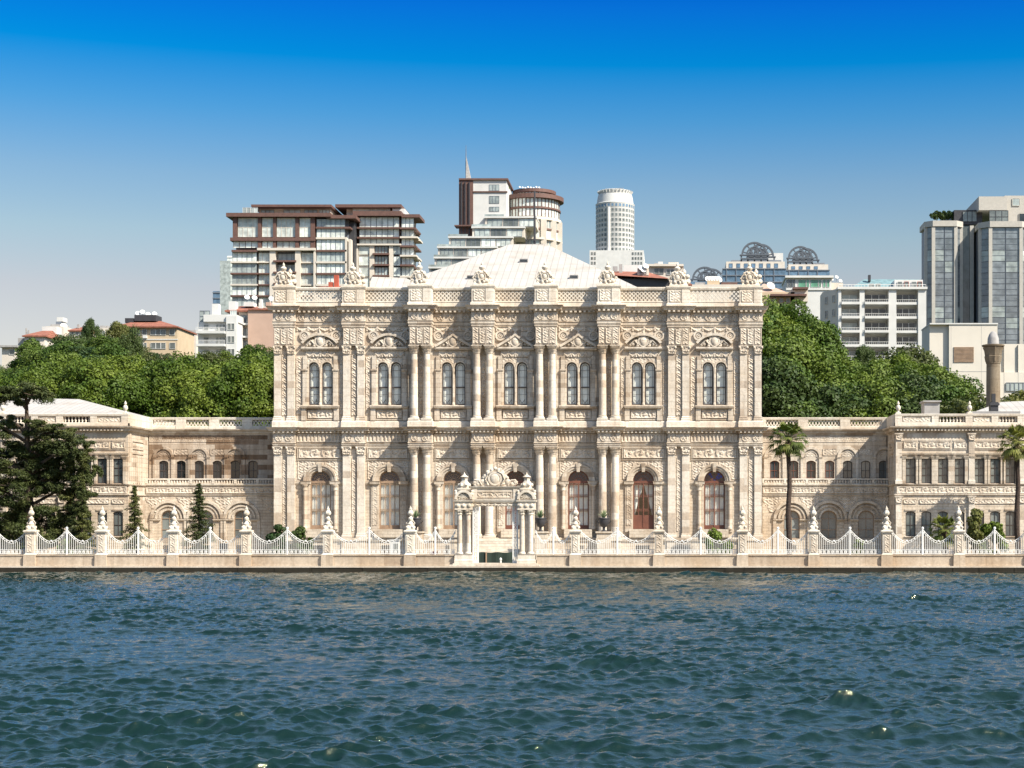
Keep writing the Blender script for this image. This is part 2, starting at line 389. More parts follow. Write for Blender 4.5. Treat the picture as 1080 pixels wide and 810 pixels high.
QY = -17.6     # quay edge
def hill_h(x, y):
    t = min(max((y-44)/116.0, 0), 1); h = 30*t*t*(3-2*t)*0.35+30*t*0.65
    t2 = min(max((y-160)/700.0, 0), 1); h += 16*t2
    return h+(noise.noise(Vector((x*0.02, y*0.02, 0)))*2.2 if y > 50 else 0)
def build_ground():
    ys = [-15.9, 0, 20, 40]+[46+8*i for i in range(60)]+[560, 700, 850, 1100]
    xs = list(np.linspace(-160, 160, 41)); xs = [-1000, -700, -500, -300, -220]+xs+[220, 300, 500, 700, 1000]
    mb = MB(); vs = [(x, y, (hill_h(x, y) if y > 44 else 0.0)) for y in ys for x in xs]; n = len(xs)
    fs = [(j*n+i, j*n+i+1, (j+1)*n+i+1, (j+1)*n+i) for j in range(len(ys)-1) for i in range(n-1)]
    mb.add(vs, fs); o = mb.build('ground', M['hill']); autosmooth(o, 80); tag(o, kind='structure')
    g = MB().box(-400, 400, -15.6, 44, -0.5, 0.06); o = g.build('garden_path', M['ground']); tag(o, kind='structure')
    q = MB()
    q.box(-400, 400, QY, -15.5, -0.06, 0.035)
    o = q.build('quay', M['quay']); tag(o, kind='structure')
    w = MB(); w.box(-400, 400, QY+0.07, -15.3, -2.5, -0.063)
    x = -400
    while x < 400:                                            # rough capstones of the old wet wall
        l = random.uniform(1.2, 3.0)
        if abs(x) < 70: w.box(x, x+l-0.05, QY+0.07-random.uniform(0.01,0.1), QY+0.2, -0.9, -0.066-random.uniform(0,0.03))
        x += l
    o = w.build('sea_wall', M['seawall']); tag(o, kind='structure')
build_ground()

# ------------------------------------------------------------------ carved relief
def relief(mb, x0, x1, z0, z1, y, fn, amp=0.1, res=0.065, m=0, base=0.02, cut=False):
    W, H = x1-x0, z1-z0; nx = max(3, int(W/res)); nz = max(3, int(H/res))
    u = np.linspace(0, W, nx+1); v = np.linspace(0, H, nz+1); U, V = np.meshgrid(u, v)
    h = np.clip(fn(U, V, W, H), 0, 1)*amp*0.78+base
    vs = np.stack([x0+U, y-h, z0+V], -1).reshape(-1, 3).tolist()
    n = nx+1; fs = [(j*n+i, j*n+i+1, (j+1)*n+i+1, (j+1)*n+i) for j in range(nz) for i in range(nx)]
    b = len(vs)     # skirt back to the wall
    if cut:        # leave out the ground where nothing is carved
        hh = (h > base+1e-4).ravel(); fs = [f for f in fs if any(hh[k] for k in f)]; mb.add(vs, fs, m); return mb
    rim = [(0, i) for i in range(nx)]+[(j, nx) for j in range(nz)]+[(nz, i) for i in range(nx, 0, -1)]+[(j, 0) for j in range(nz, 0, -1)]
    rid = [j*n+i for j, i in rim]; back = [(vs[k][0], y+0.01, vs[k][2]) for k in rid]
    vs += back
    L = len(rid)
    for i in range(L): j = (i+1) % L; fs.append((rid[i], b+i, b+j, rid[j]))
    mb.add(vs, fs, m); return mb
def edge(U, V, W, H, e=0.06):
    return (np.minimum(np.minimum(U, W-U), np.minimum(V, H-V)) < e).astype(float)
def f_scroll(U, V, W, H):
    P = H*1.15; k = np.floor(U/P); cu = (k+0.5)*P; d = np.where(k % 2 == 0, 1, -1)
    x = U-cu; z = V-H/2; r = np.hypot(x, z); th = np.arctan2(z, x)
    s = 0.5+0.5*np.sin(th*d*1+r*(9.0/H)); s2 = 0.5+0.5*np.sin(5*th-r*12/H)
    a = np.clip(1.15-r/(0.56*H), 0, 1)
    out = (0.65*(s > 0.5)+0.35*s2)*np.clip(a*3, 0, 1)+0.5*(r < 0.1*H)
    out = out+0.35*(np.sin(U*17+3*np.sin(V*9))*np.sin(V*19) > 0.3)*(a <= 0)
    return np.maximum(out, edge(U, V, W, H)*0.9)
def f_leaf(U, V, W, H):
    a = np.sin(U*11+2.2*np.sin(V*8.3))*np.sin(V*10+2.0*np.sin(U*7.1)); b = np.sin(U*23+V*5)*np.sin(V*21-U*6)
    return np.maximum(np.clip(0.45+0.6*a+0.35*b, 0, 1), edge(U, V, W, H, 0.05)*0.8)
def f_leaf_v(U, V, W, H):
    x = np.abs(U-W/2)/(W/2); P = 0.62
    t = np.abs(((V/P+0.35*x) % 1)-0.5)*2
    out = (t > 0.42)*(x < 0.72)*(0.55+0.45*np.sin(V*31+U*20))
    return np.maximum(out, (x > 0.84)*0.7)
def f_ros(P):
    def f(U, V, W, H):
        n = max(1, round(W/P)); p = W/n; x = (U % p)-p/2; z = V-H/2; r = np.hypot(x, z)/(min(p, H)/2); th = np.arctan2(z, x)
        ring = ((r > 0.72) & (r < 0.98))*0.8; pet = (r < 0.62)*(0.45+0.55*np.cos(6*th)*(r > 0.2))+(r < 0.2)*0.5
        return ring+pet
    return f
def f_flute(P):
    def f(U, V, W, H):
        t = np.abs(((U/P) % 1)-0.5)*2; e = (V > 0.12*H)*(V < 0.88*H)
        return np.where(e > 0, (t > 0.45)*0.9, 0.75)
    return f
def f_swag(P):
    def f(U, V, W, H):
        n = max(1, round(W/P)); p = W/n; x = ((U % p)-p/2)/(p/2); z = V/H
        c = 0.15+0.65*x*x; return ((np.abs(z-c) < 0.17)*0.9+(np.abs(x) > 0.84)*0.8+(z > 0.9)*0.9)
    return f
def f_key(U, V, W, H):
    t = ((U/(H*0.62)) % 1); z = V/H
    return np.maximum(((np.abs(z-0.5-0.33*np.sin(2*pi*t)) < 0.16) | (np.abs(z-0.5+0.33*np.sin(2*pi*t)) < 0.12))*0.8, edge(U, V, W, H)*0.9)
def f_script(U, V, W, H):      # flowing calligraphic strokes
    a = np.sin(U*9+np.sin(U*4.1)*2); z = V/H
    s1 = np.abs(z-0.45-0.22*a) < 0.09; s2 = (np.abs(((U/0.33) % 1)-0.5) < 0.12)*(z > 0.3)*(z < 0.62+0.25*np.sin(U*3.3)); s3 = np.abs(z-0.72+0.1*np.sin(U*13)) < 0.05
    return np.maximum((s1 | (s2 > 0) | (s3 & (np.sin(U*5) > 0.2)))*0.9, edge(U, V, W, H, 0.07))

def arch_wall(mb, x0, x1, z0, z1, y, ops, depth=0.45, m=0, seg=14, ymap=None):
    """front skin of a wall with openings; ops = (cx, w, zb, zs, rise) with rise 0 (flat), small (segmental) or w/2 (round)"""
    xs = x0
    for cx, w, zb, zs, rise in sorted(ops):
        a, b = cx-w/2, cx+w/2
        if a > xs+1e-4: mb.add([(xs,y,z0),(a,y,z0),(a,y,z1),(xs,y,z1)], [(0,1,2,3)], m)
        if zb > z0+1e-4: mb.add([(a,y,z0),(b,y,z0),(b,y,zb),(a,y,zb)], [(0,1,2,3)], m)
        if rise < 0.01: pts = [(a, zs), (b, zs)]
        else:
            R = (w*w/4+rise*rise)/(2*rise); cz = zs+rise-R; t0 = math.asin(min(1, (w/2)/R)); 
            if rise > w/2*0.99: t0 = pi/2; cz = zs; R = w/2
            pts = [(cx+R*sin(-t0+2*t0*i/seg), cz+R*cos(-t0+2*t0*i/seg)) for i in range(seg+1)]
        for (xa, za), (xb, zb2) in zip(pts, pts[1:]):
            mb.add([(xa,y,za),(xb,y,zb2),(xb,y,z1),(xa,y,z1)], [(0,1,2,3)], m)
            mb.add([(xa,y,za),(xb,y,zb2),(xb,y+depth,zb2),(xa,y+depth,za)], [(3,2,1,0)], m)
        mb.add([(a,y,zb),(a,y+depth,zb),(a,y+depth,zs),(a,y,zs)], [(0,1,2,3)], m)
        mb.add([(b,y,zb),(b,y+depth,zb),(b,y+depth,zs),(b,y,zs)], [(3,2,1,0)], m)
        mb.add([(a,y,zb),(b,y,zb),(b,y+depth,zb),(a,y+depth,zb)], [(0,1,2,3)], m)
        xs = b
    if x1 > xs+1e-4: mb.add([(xs,y,z0),(x1,y,z0),(x1,y,z1),(xs,y,z1)], [(0,1,2,3)], m)
    return mb
def arch_pane(mb, w, h, rise, y, m=0, z0=0.0, seg=12):
    pts = [(-w/2, z0), (w/2, z0), (w/2, h)]
    if rise > 0.01:
        R = (w*w/4+rise*rise)/(2*rise); cz = h+rise-R
        t0 = pi/2 if rise > w/2*0.99 else math.asin(min(1, (w/2)/R))
        for i in range(1, seg): t = t0-2*t0*i/seg; pts.append((R*sin(t), cz+R*cos(t)))
    pts.append((-w/2, h))
    mb.add([(x, y, z) for x, z in pts], [tuple(range(len(pts)))], m); return mb
def arch_frame(mb, w, h, rise, y0, y1, t, m=0, seg=12):
    """frame strip round the opening (jambs, head) of width t"""
    mb.box(-w/2, -w/2+t, y0, y1, 0, h, m); mb.box(w/2-t, w/2, y0, y1, 0, h, m); mb.box(-w/2+t, w/2-t, y0, y1, 0, t, m)
    if rise < 0.01: mb.box(-w/2+t, w/2-t, y0, y1, h-t, h, m)
    else:
        R = (w*w/4+rise*rise)/(2*rise); cz = h+rise-R; t0 = pi/2 if rise > w/2*0.99 else math.asin(min(1, (w/2)/R))
        mb.arc_band(0, cz, R-t, R, y0, y1, pi/2-t0, pi/2+t0, seg, m)
    return mb
def curtain_mesh(w, h, y, folds=9, part=0.0):
    mb = MB(); nx = folds*4
    for z0, z1 in ((0.02, h),):
        vs = [(-w/2+w*i/nx, y+0.035*sin(2*pi*folds*i/nx), z) for z in (z0, z1) for i in range(nx+1)]
        mb.add(vs, [(i, i+1, nx+2+i, nx+1+i) for i in range(nx)])
    return mb
# ------------------------------------------------------------------ the palace hall
def hx(px): return PX(px, 0.0)
def hz(py): return PZ(py, 0.0)
HXL, HXR, HBACK = hx(289), hx(804), 42.0
Z_PED, Z_SP1, Z_E1, Z_C1, Z_F2 = 2.13, 9.26, 10.37, 11.98, 12.58
Z_SP2, Z_E2, Z_COR2, Z_PAR, Z_TOP = 18.53, 21.5, 22.27, 22.78, 24.56
hall = thing('palace_hall', 'tall two storey carved stone palace hall with paired columns and white hipped roof', 'palace', (hx(546.5), 0, 0))
def H(mb, name, mat, loc=(0,0,0), sm=None, parent=None):
    o = mb.build(name, mat, parent if parent is not None else hall)
    if parent is None: o.location = (loc[0]-hall.location.x, loc[1], loc[2])
    else: o.location = loc
    if sm: autosmooth(o, sm)
    return o
# piers: (px left, px right, kind)
PIERS = [(289.6,311.6,'flat'), (362.2,385.2,'flat'), (433.5,456.5,'col'), (499.3,522.0,'col'), (565.3,588.0,'col'), (631.3,654.0,'col'), (704.3,727.3,'flat'), (780.0,803.4,'flat')]
BAYS = [(PIERS[i][1], PIERS[i+1][0]) for i in range(7)]
BC = [338.0, 410.8, 478.3, 543.7, 610.0, 678.6, 753.5]

# walls with openings (lower doors, upper paired lights)
low_ops = [(hx(c), 1.88, Z_PED+0.75, 7.2, 0.94) for c in BC]
up_ops = [(hx(c)+s*0.585, 0.92, 14.02, 17.38, 0.46) for c in BC for s in (-1, 1)]
w = MB(); arch_wall(w, HXL, HXR, 0, Z_E1+0.3, 0, low_ops, 0.55, m=1); arch_wall(w, HXL, HXR, Z_E1+0.3, Z_PAR, 0, up_ops, 0.45, m=0)
w.box(HXL, HXL+0.5, 0.0, HBACK, 0, Z_PAR); w.box(HXR-0.5, HXR, 0.0, HBACK, 0, Z_PAR); w.box(HXL, HXR, HBACK-0.5, HBACK, 0, Z_PAR)
w.box(HXL+0.5, HXR-0.5, 0.56, HBACK-0.5, Z_C1-0.4, Z_C1)       # first floor inside
w.box(HXL+0.5, HXR-0.5, 0.56, HBACK-0.5, Z_PED+0.2, Z_PED+0.6)
w.box(HXL+0.5, HXR-0.5, 0.50, HBACK-0.5, Z_PAR-0.4, Z_PAR-0.02)
w.box(HXL+0.5, HXR-0.5, 7.0, 7.3, Z_PED, Z_PAR-0.4)
H(w, 'wall', [M['marble'], M['brickstone']])
# pedestal of the whole ground storey, with plinth courses
pb = MB(); pb.rings(HXL, HXR, -0.30, HBACK, [(0.03,0.25),(0.45,0.22),(0.5,0.08),(1.75,0.05),(1.82,0.16),(2.05,0.20),(Z_PED,0.12)])
for c in BC:
    pb.box(hx(c)-1.25, hx(c)+1.25, -0.62, -0.2, Z_PED+0.003, Z_PED+0.74)
H(pb, 'pedestal', M['brickstone'])
for c in BC:                                             # cellar gratings in the pedestal
    gr = MB()
    for i in range(7):
        for j in range(5): gr.box(hx(c)-0.62+i*0.18, hx(c)-0.52+i*0.18, -0.42, -0.34, 0.62+j*0.18, 0.72+j*0.18)
    H(gr, 'cellar_grating', M['darkmetal'])

def entab(x0, x1, yf, z0, zf, zc, z1, off, back=HBACK):
    """architrave, frieze bed and cornice as one moulded block; outset steps up"""
    mb = MB()
    mb.rings(x0, x1, yf, back, [(z0, 0.0),(z0+0.12, 0.03),(z0+0.12,0.06),(zf-0.02,0.06),(zf,0.12),(zf+0.05,0.02),(zc-0.06,0.02),(zc,0.10),(zc+0.16,0.14),(zc+0.17,0.36),(zc+0.3,0.40),(z1-0.06,0.52),(z1+off,0.56)])
    return mb
YL = {'flat': -0.42, 'col': -1.22}
runs1 = MB(); runs2 = MB()
for m_, (z0, zf, zc, z1, nm) in ((runs1, (Z_SP1+1.02, Z_E1+0.2, 11.5, Z_C1, 'lower')), (runs2, (21.06, Z_E2-0.05, Z_COR2, Z_PAR, 'upper'))):
    for part in [entab(HXL+0.15, HXR-0.15, 0.0, z0, zf, zc, z1, 0)]:
        m_.v += part.v; m_.f += part.f; m_.m += part.m
H(runs1, 'cornice', M['marble']); H(runs2, 'cornice', M['marble'])
def entab_break(p, z0, zf, zc, z1):
    mb = entab(hx(p[0])-0.03, hx(p[1])+0.03, YL[p[2]], z0, zf, zc, z1, 0.006, back=1.0)
    return mb
for p in PIERS:
    H(entab_break(p, Z_SP1+1.02, Z_E1+0.2, 11.5, Z_C1), 'entablature_block', M['marble'])
    H(entab_break(p, 21.06, Z_E2-0.05, Z_COR2, Z_PAR), 'entablature_block', M['marble'])
# dentils
def dentils(z, w, h, d, step):
    mb = MB()
    def run(a, b, yf):
        n = max(1, int((b-a)/step)); s = (b-a)/n
        for i in range(n): mb.box(a+s*(i+0.5)-w/2, a+s*(i+0.5)+w/2, yf-d, yf-0.005, z, z+h)
    for i in range(7): run(hx(PIERS[i][1])+0.2, hx(PIERS[i+1][0])-0.2, -0.10)
    for p in PIERS: run(hx(p[0])-0.08, hx(p[1])+0.08, YL[p[2]]-0.10)
    return mb
H(dentils(22.27, 0.2, 0.17, 0.25, 0.40), 'dentil_course', M['ornament']); H(dentils(11.5, 0.16, 0.16, 0.22, 0.34), 'dentil_course', M['ornament'])
# friezes
for i in range(7):
    fr = MB(); fr2 = MB(); fr3 = MB()
    a, b = hx(PIERS[i][1])+0.12, hx(PIERS[i+1][0])-0.12
    relief(fr, a, b, Z_E2+0.02, Z_COR2-0.07, -0.02, f_ros(1.05), 0.11, 0.06)
    relief(fr2, a, b, Z_E1+0.32, 11.38, -0.02, f_flute(0.34), 0.13, 0.055)
    relief(fr3, a, b, 20.62, 21.04, 0.0, f_swag(1.05), 0.12, 0.06)
    H(fr, 'rosette_frieze', M['ornament']); H(fr2, 'fluted_frieze', M['ornament']); H(fr3, 'garland_frieze', M['ornament'])
for p in PIERS:
    a, b = hx(p[0])+0.05, hx(p[1])-0.05; y = YL[p[2]]; fr = MB(); fr2 = MB()
    relief(fr, a, b, Z_E2+0.02, Z_COR2-0.07, y-0.02, f_ros(0.95), 0.10, 0.06)
    relief(fr2, a, b, Z_E1+0.32, 11.38, y-0.02, f_ros(0.95), 0.10, 0.06)
    H(fr, 'rosette_frieze', M['ornament']); H(fr2, 'rosette_frieze', M['ornament'])

# columns and pilasters (each an object, capital and base as sub-parts)
def cap_mod(k, amp): return lambda a, z: 1+amp*abs(sin(k*a/2))
def column_proto(h, r, z0):
    sh = MB(); prof = [(0, r*1.02)]+[(h*t, r*(1-0.14*t*t)) for t in (0.1,0.3,0.5,0.7,0.85,1.0)]
    sh.lathe(0, 0, [(z+0.42, q) for z, q in prof], 18)
    o = H(sh, 'column', M['shaft'], (0,0,z0), 40)
    b = MB().rings(-r*1.35, r*1.35, -r*1.35, r*1.35, [(0,0.04),(0.16,0.04),(0.18,0)]); b.lathe(0,0,[(0.18,r*1.32),(0.25,r*1.38),(0.30,r*1.15),(0.36,r*1.12),(0.40,r*1.22),(0.43,r*1.05)],18)
    H(b, 'base', M['whitestone'], (0,0,0), 40, parent=o)
    c = MB(); zt = h+0.42
    c.lathe(0,0,[(zt,r*0.9),(zt+0.04,r*1.0),(zt+0.06,r*0.9)],18)
    c.lathe(0,0,[(zt+0.06,r*0.86),(zt+0.2,r*1.0),(zt+0.3,r*1.22),(zt+0.32,r*1.0)],24,mod=cap_mod(8,0.16))
    c.lathe(0,0,[(zt+0.31,r*0.9),(zt+0.45,r*1.1),(zt+0.56,r*1.42),(zt+0.6,r*1.1)],24,mod=cap_mod(8,0.2),a0=0.2)
    for a in range(4):
        t = pi/4+a*pi/2; c.ball(r*1.35*cos(t), r*1.35*sin(t), zt+0.6, 0.11, seg=8)
    c.rings(-r*1.25, r*1.25, -r*1.25, r*1.25, [(zt+0.62,0),(zt+0.66,0.06),(zt+0.75,0.07)])
    H(c, 'capital', M['ornament'], (0,0,0), 40, parent=o)
    return o
def place(proto, first, x, y, z):
    if first: o = proto
    else: o = copy_tree(proto)
    o.location = (x-hall.location.x, y, z); return o
lowcol = column_proto(Z_SP1-Z_PED-0.42+0.02+0.22, 0.355, Z_PED); upcol = column_proto(Z_SP2-Z_F2-0.42-0.02, 0.325, Z_F2)
k = 0
for p in PIERS:
    if p[2] != 'col': continue
    c = (hx(p[0])+hx(p[1]))/2
    for s in (-1, 1):
        place(lowcol, k == 0, c+s*0.56, -0.82, Z_PED+0.003); place(upcol, k == 0, c+s*0.56, -0.82, Z_F2+0.003); k += 1
def pilaster_proto(h, wd_, z0, dep=0.34):
    mb = MB(); hw = wd_/2
    mb.rings(-hw, hw, -dep, 0.3, [(0,0.10),(0.2,0.10),(0.26,0.03),(0.34,0.06),(0.4,0.0),(h,0.0),(h+0.03,0.04),(h+0.07,0.0)])
    o = H(mb, 'pilaster', M['shaft'], (0,0,z0))
    c = MB(); zt = h+0.07
    c.rings(-hw, hw, -dep, 0.3, [(zt,0.0),(zt+0.3,0.03),(zt+0.55,0.10),(zt+0.6,0.04),(zt+0.62,0.12),(zt+0.72,0.14)])
    relief(c, -hw, hw, zt+0.02, zt+0.56, -dep-0.02, f_leaf, 0.13, 0.05)
    for s in (-1, 1): c.ball(s*(hw+0.03), -dep-0.1, zt+0.55, 0.11, seg=8)
    for j in range(3): c.ball(-hw*0.66+hw*0.66*j, -dep-0.1, zt+0.25, 0.08, 0.07, 0.12, seg=8)
    H(c, 'capital', M['ornament'], (0,0,0), 40, parent=o)
    return o
lp = pilaster_proto(Z_SP1-Z_PED+0.24, 0.66, Z_PED); up = pilaster_proto(Z_SP2-Z_F2-0.03, 0.62, Z_F2)
k = 0
for p in PIERS:
    if p[2] != 'flat': continue
    for s in (-1, 1):
        x = hx(p[0])+0.34 if s < 0 else hx(p[1])-0.34
        place(lp, k == 0, x, 0, Z_PED+0.003); place(up, k == 0, x, 0, Z_F2+0.003); k += 1
# pier backs, plinth under the upper order, carved strips between the shafts and carved attic panels
pl = MB(); pl.rings(HXL+0.1, HXR-0.1, -0.12, 1.0, [(Z_C1+0.01,0.1),(Z_F2-0.1,0.1),(Z_F2-0.03,0.02)]); H(pl, 'plinth', M['whitestone'])
for p in PIERS:
    a, b = hx(p[0]), hx(p[1]); y = YL[p[2]]; c = (a+b)/2; pk = MB(); st = MB(); at = MB(); pl = MB(); p2 = MB(); st2 = MB()
    pk.box(a+0.02, b-0.02, -0.16, 0.2, Z_PED+0.01, Z_SP1+1.0); pk.box(a+0.02, b-0.02, -0.16, 0.2, Z_F2+0.01, 21.0)
    pl.rings(a-0.02, b+0.02, y, 0.5, [(Z_C1+0.02,0.1),(Z_F2-0.12,0.1),(Z_F2+0.003,0.03)])
    # lower pedestal under the pier
    p2.rings(a-0.02, b+0.02, y, 0.5, [(0.05,0.22),(0.5,0.2),(0.55,0.08),(1.8,0.06),(1.86,0.16),(Z_PED,0.12)])
    relief(st, c-0.17, c+0.17, Z_PED+0.6, Z_SP1, -0.15, f_leaf_v, 0.08, 0.05); relief(st2, c-0.19, c+0.19, Z_F2+0.5, Z_SP2, -0.15, f_leaf_v, 0.12, 0.05)
    # attic pier above the upper capitals
    at.box(a+0.03, b-0.03, y+0.02, 0.3, Z_SP2+0.77, 21.07)
    at.rings(a+0.03, b-0.03, y+0.02, 0.3, [(20.86,0.0),(20.95,0.07),(21.03,0.07)])
    n = 3; wpan = (b-a-0.1)/n
    for i in range(n): relief(at, a+0.05+i*wpan+0.05, a+0.05+(i+1)*wpan-0.05, Z_SP2+0.9, 20.82, y+0.02, f_leaf_v if i != 1 else f_leaf, 0.08, 0.05)
    H(pk, 'pier', M['marble']); H(pl, 'plinth', M['whitestone']); H(p2, 'pedestal', M['marble']); H(st, 'carved_strip', M['ornament']); H(st2, 'carved_strip', M['ornament']); H(at, 'carved_attic_panel', M['ornament'])

# per bay trim
def arched_hood(kind):
    mb = MB()
    zb = 19.14-19.14
    if kind == 'arc':
        R = 2.05; half = 1.62; cz = 1.22-R
        t = math.asin(half/R); mb.arc_band(0, cz, R-0.16, R+0.06, -0.42, 0.0, pi/2-t, pi/2+t, 16)
    else:
        for s in (-1, 1): 
            mb.bar((s*1.62,-0.2,0.10), (s*0.45,-0.2,0.80), 0.2, 0.45); mb.bar((s*0.55,-0.2,0.72), (0,-0.2,1.15), 0.17, 0.45)
    mb.box(-1.66, 1.66, -0.34, 0.0, -0.10, 0.05)
    # crest: shield, side scrolls, crown
    mb.ball(0, -0.2, 0.55, 0.36, 0.20, 0.48, seg=12); mb.arc_band(0, 0.55, 0.36, 0.50, -0.3, -0.02, 0, 2*pi, 16)
    mb.ball(0, -0.2, 1.18, 0.22, 0.18, 0.16, seg=10); mb.ball(0, -0.2, 1.38, 0.12, 0.12, 0.13, seg=8)
    for s in (-1, 1):
        for (x, z, r) in ((0.62,0.55,0.22),(0.9,0.32,0.2),(1.18,0.2,0.14),(0.5,0.2,0.2),(0.42,0.95,0.14)): mb.ball(s*x, -0.14, z, r, 0.16, r*0.9, seg=9, jit=0.12)
        mb.tube([(s*0.5,-0.25,0.3),(s*0.8,-0.28,0.62),(s*1.1,-0.25,0.35),(s*1.3,-0.2,0.15)], [0.09,0.08,0.07,0.05], 6)
    return mb
hoodA = H(arched_hood('arc'), 'hood_moulding', M['ornament'], sm=35); hoodT = H(arched_hood('tri'), 'hood_moulding', M['ornament'], sm=35); usedA = usedT = False
rd0 = MB(); rd0.arc_band(0,0,0.30,0.46,-0.16,0.0,0,2*pi,20); rd0.arc_band(0,0,0.12,0.22,-0.10,0.0,0,2*pi,16); rd0.ball(0,-0.03,0,0.10,0.08,0.10,seg=8)
rd0.add([(0.3*cos(a*pi/8),-0.03,0.3*sin(a*pi/8)) for a in range(16)], [tuple(range(16))])
round0 = H(rd0, 'roundel', M['ornament'], sm=40)
first_r = True
for i, c in enumerate(BC):
    x = hx(c); a, b = hx(PIERS[i][1]), hx(PIERS[i+1][0]); bt = MB(); bb = MB(); cp = MB(); cs = MB(); ca = MB(); ct_ = MB()
    # ---- ground storey: archivolt, impost, side colonnettes, carved panel and spandrels
    bb.arc_band(x, 7.2, 0.96, 1.14, -0.12, 0.0); bb.arc_band(x, 7.2, 1.14, 1.34, -0.22, 0.0); bb.arc_band(x, 7.2, 1.34, 1.50, -0.30, 0.0)
    bb.rings(x-0.13, x+0.13, -0.3, 0.0, [(8.0,0.0),(8.4,0.03),(8.78,0.08)])
    for s in (-1, 1):
        bb.rings(x+s*1.30-0.36, x+s*1.30+0.36, -0.24, 0.1, [(6.86,0.0),(6.92,0.05),(7.08,0.07),(7.19,0.12)])
        e = (a+0.02, x-1.66) if s < 0 else (x+1.66, b-0.02)
        if e[1]-e[0] > 0.1: bb.rings(e[0], e[1], -0.06, 0.1, [(6.88,0.0),(7.0,0.05),(7.16,0.06)])
        bb.box(x+s*1.30-0.33, x+s*1.30+0.33, -0.12, 0.1, Z_PED+0.5, 6.85)
        if i in (0, 6, 4, 2): # round colonnettes beside the door
            bb.lathe(x+s*1.36, -0.22, [(Z_PED+0.75,0.23),(Z_PED+0.95,0.2),(Z_PED+1.0,0.16),(6.3,0.14),(6.35,0.19),(6.6,0.17),(6.8,0.27),(6.87,0.27)], 12)
        else:
            relief(bb, x+s*1.30-0.2, x+s*1.30+0.2, Z_PED+1.1, 6.7, -0.12, f_leaf_v, 0.05, 0.06)
        xa, xb = (a+0.25, x-0.4) if s < 0 else (x+0.4, b-0.25)
        # spandrel carving, only outside the archivolt
        def f_sp(U, V, W, H_, xa=xa, x=x):
            r = np.hypot(xa+U-x, V+7.35-7.2); return f_leaf(U, V, W, H_)*(r > 1.56)
        cs = MB(); relief(cs, xa, xb, 7.35, 8.95, 0.0, f_sp, 0.09, 0.055, base=-0.005, cut=True); H(cs, 'carved_spandrel', M['ornament'])
    bb.rings(a+0.2, b-0.2, -0.02, 0.1, [(9.0,0.0),(9.06,0.07),(9.12,0.07)])
    relief(cp, a+0.32, b-0.32, 9.25, 10.1, -0.02, f_scroll, 0.12, 0.055); 
    fm = MB(); 
    bb.box(a+0.18, b-0.18, -0.1, 0.0, 10.16, 10.24); bb.box(a+0.18, a+0.26, -0.1, 0.0, 9.2, 10.16); bb.box(b-0.26, b-0.18, -0.1, 0.0, 9.2, 10.16)
    # ---- upper storey: apron, sill, side pilasters, head band
    bt.rings(x-1.62, x+1.62, -0.30, 0.1, [(13.68,0.0),(13.76,0.08),(13.9,0.12),(13.96,0.1)])
    for s in (-1, 1):
        bt.box(x+s*1.45-0.22, x+s*1.45+0.22, -0.22, 0.1, Z_F2+0.02, 13.68); bt.box(x+s*1.37-0.20, x+s*1.37+0.20, -0.18, 0.1, 13.97, 16.98)
        bt.rings(x+s*1.37-0.20, x+s*1.37+0.20, -0.18, 0.1, [(16.98,0.02),(17.1,0.08),(17.2,0.08)])
        bt.box(x+s*1.37-0.18, x+s*1.37+0.18, -0.14, 0.1, 17.2, 18.4)
        bt.arc_band(x+s*0.585, 17.38, 0.47, 0.58, -0.14, 0.0, 0, pi, 10)
        if b-a > 3.6:
            xe = (a+0.1, x-1.75) if s < 0 else (x+1.75, b-0.1)
            if xe[1]-xe[0] > 0.15: relief(ct_, xe[0], xe[1], Z_F2+0.6, 18.3, 0.0, f_leaf_v, 0.09, 0.06)
    relief(ca, x-1.1, x+1.1, Z_F2+0.25, 13.5, -0.02, f_scroll, 0.13, 0.055)
    bt.box(x-1.2, x+1.2, -0.08, 0.1, Z_F2+0.06, Z_F2+0.18)
    bt.lathe(x, -0.10, [(14.0,0.12),(14.15,0.13),(14.2,0.085),(16.9,0.075),(16.95,0.10),(17.2,0.14),(17.35,0.15)], 10)
    def f_tym(U, V, W, H_):
        r1 = np.hypot(U-W/2-0.585, V-0.0); r2 = np.hypot(U-W/2+0.585, V-0.0); return f_leaf(U, V, W, H_)*((r1 > 0.6) & (r2 > 0.6))
    relief(ct_, x-1.15, x+1.15, 17.40, 18.2, 0.0, f_tym, 0.06, 0.05, base=-0.005, cut=True)
    relief(ct_, x-1.3, x+1.3, 18.32, 18.85, -0.02, f_swag(0.65), 0.10, 0.055)
    bt.rings(x-1.62, x+1.62, -0.2, 0.1, [(18.88,0.0),(18.95,0.06),(19.03,0.1)])
    if 1 < i < 5 or i == 99:
        o = hoodT if not usedT else copy_tree(hoodT); usedT = True
    else:
        o = hoodA if not usedA else copy_tree(hoodA); usedA = True
    o.location = (x-hall.location.x, -0.01, 19.14)
    for s in (-1, 1):
        o = round0 if first_r else copy_tree(round0); first_r = False
        o.location = (x+s*min(1.42, (b-a)/2-0.5)-hall.location.x, 0.0, 20.22)
    H(bt, 'window_surround', M['marble']); H(bb, 'arch_surround', M['marble']); H(cp, 'carved_panel', M['ornament'])
    H(ca, 'carved_apron', M['ornament']); H(ct_, 'carved_tympanum', M['ornament'])

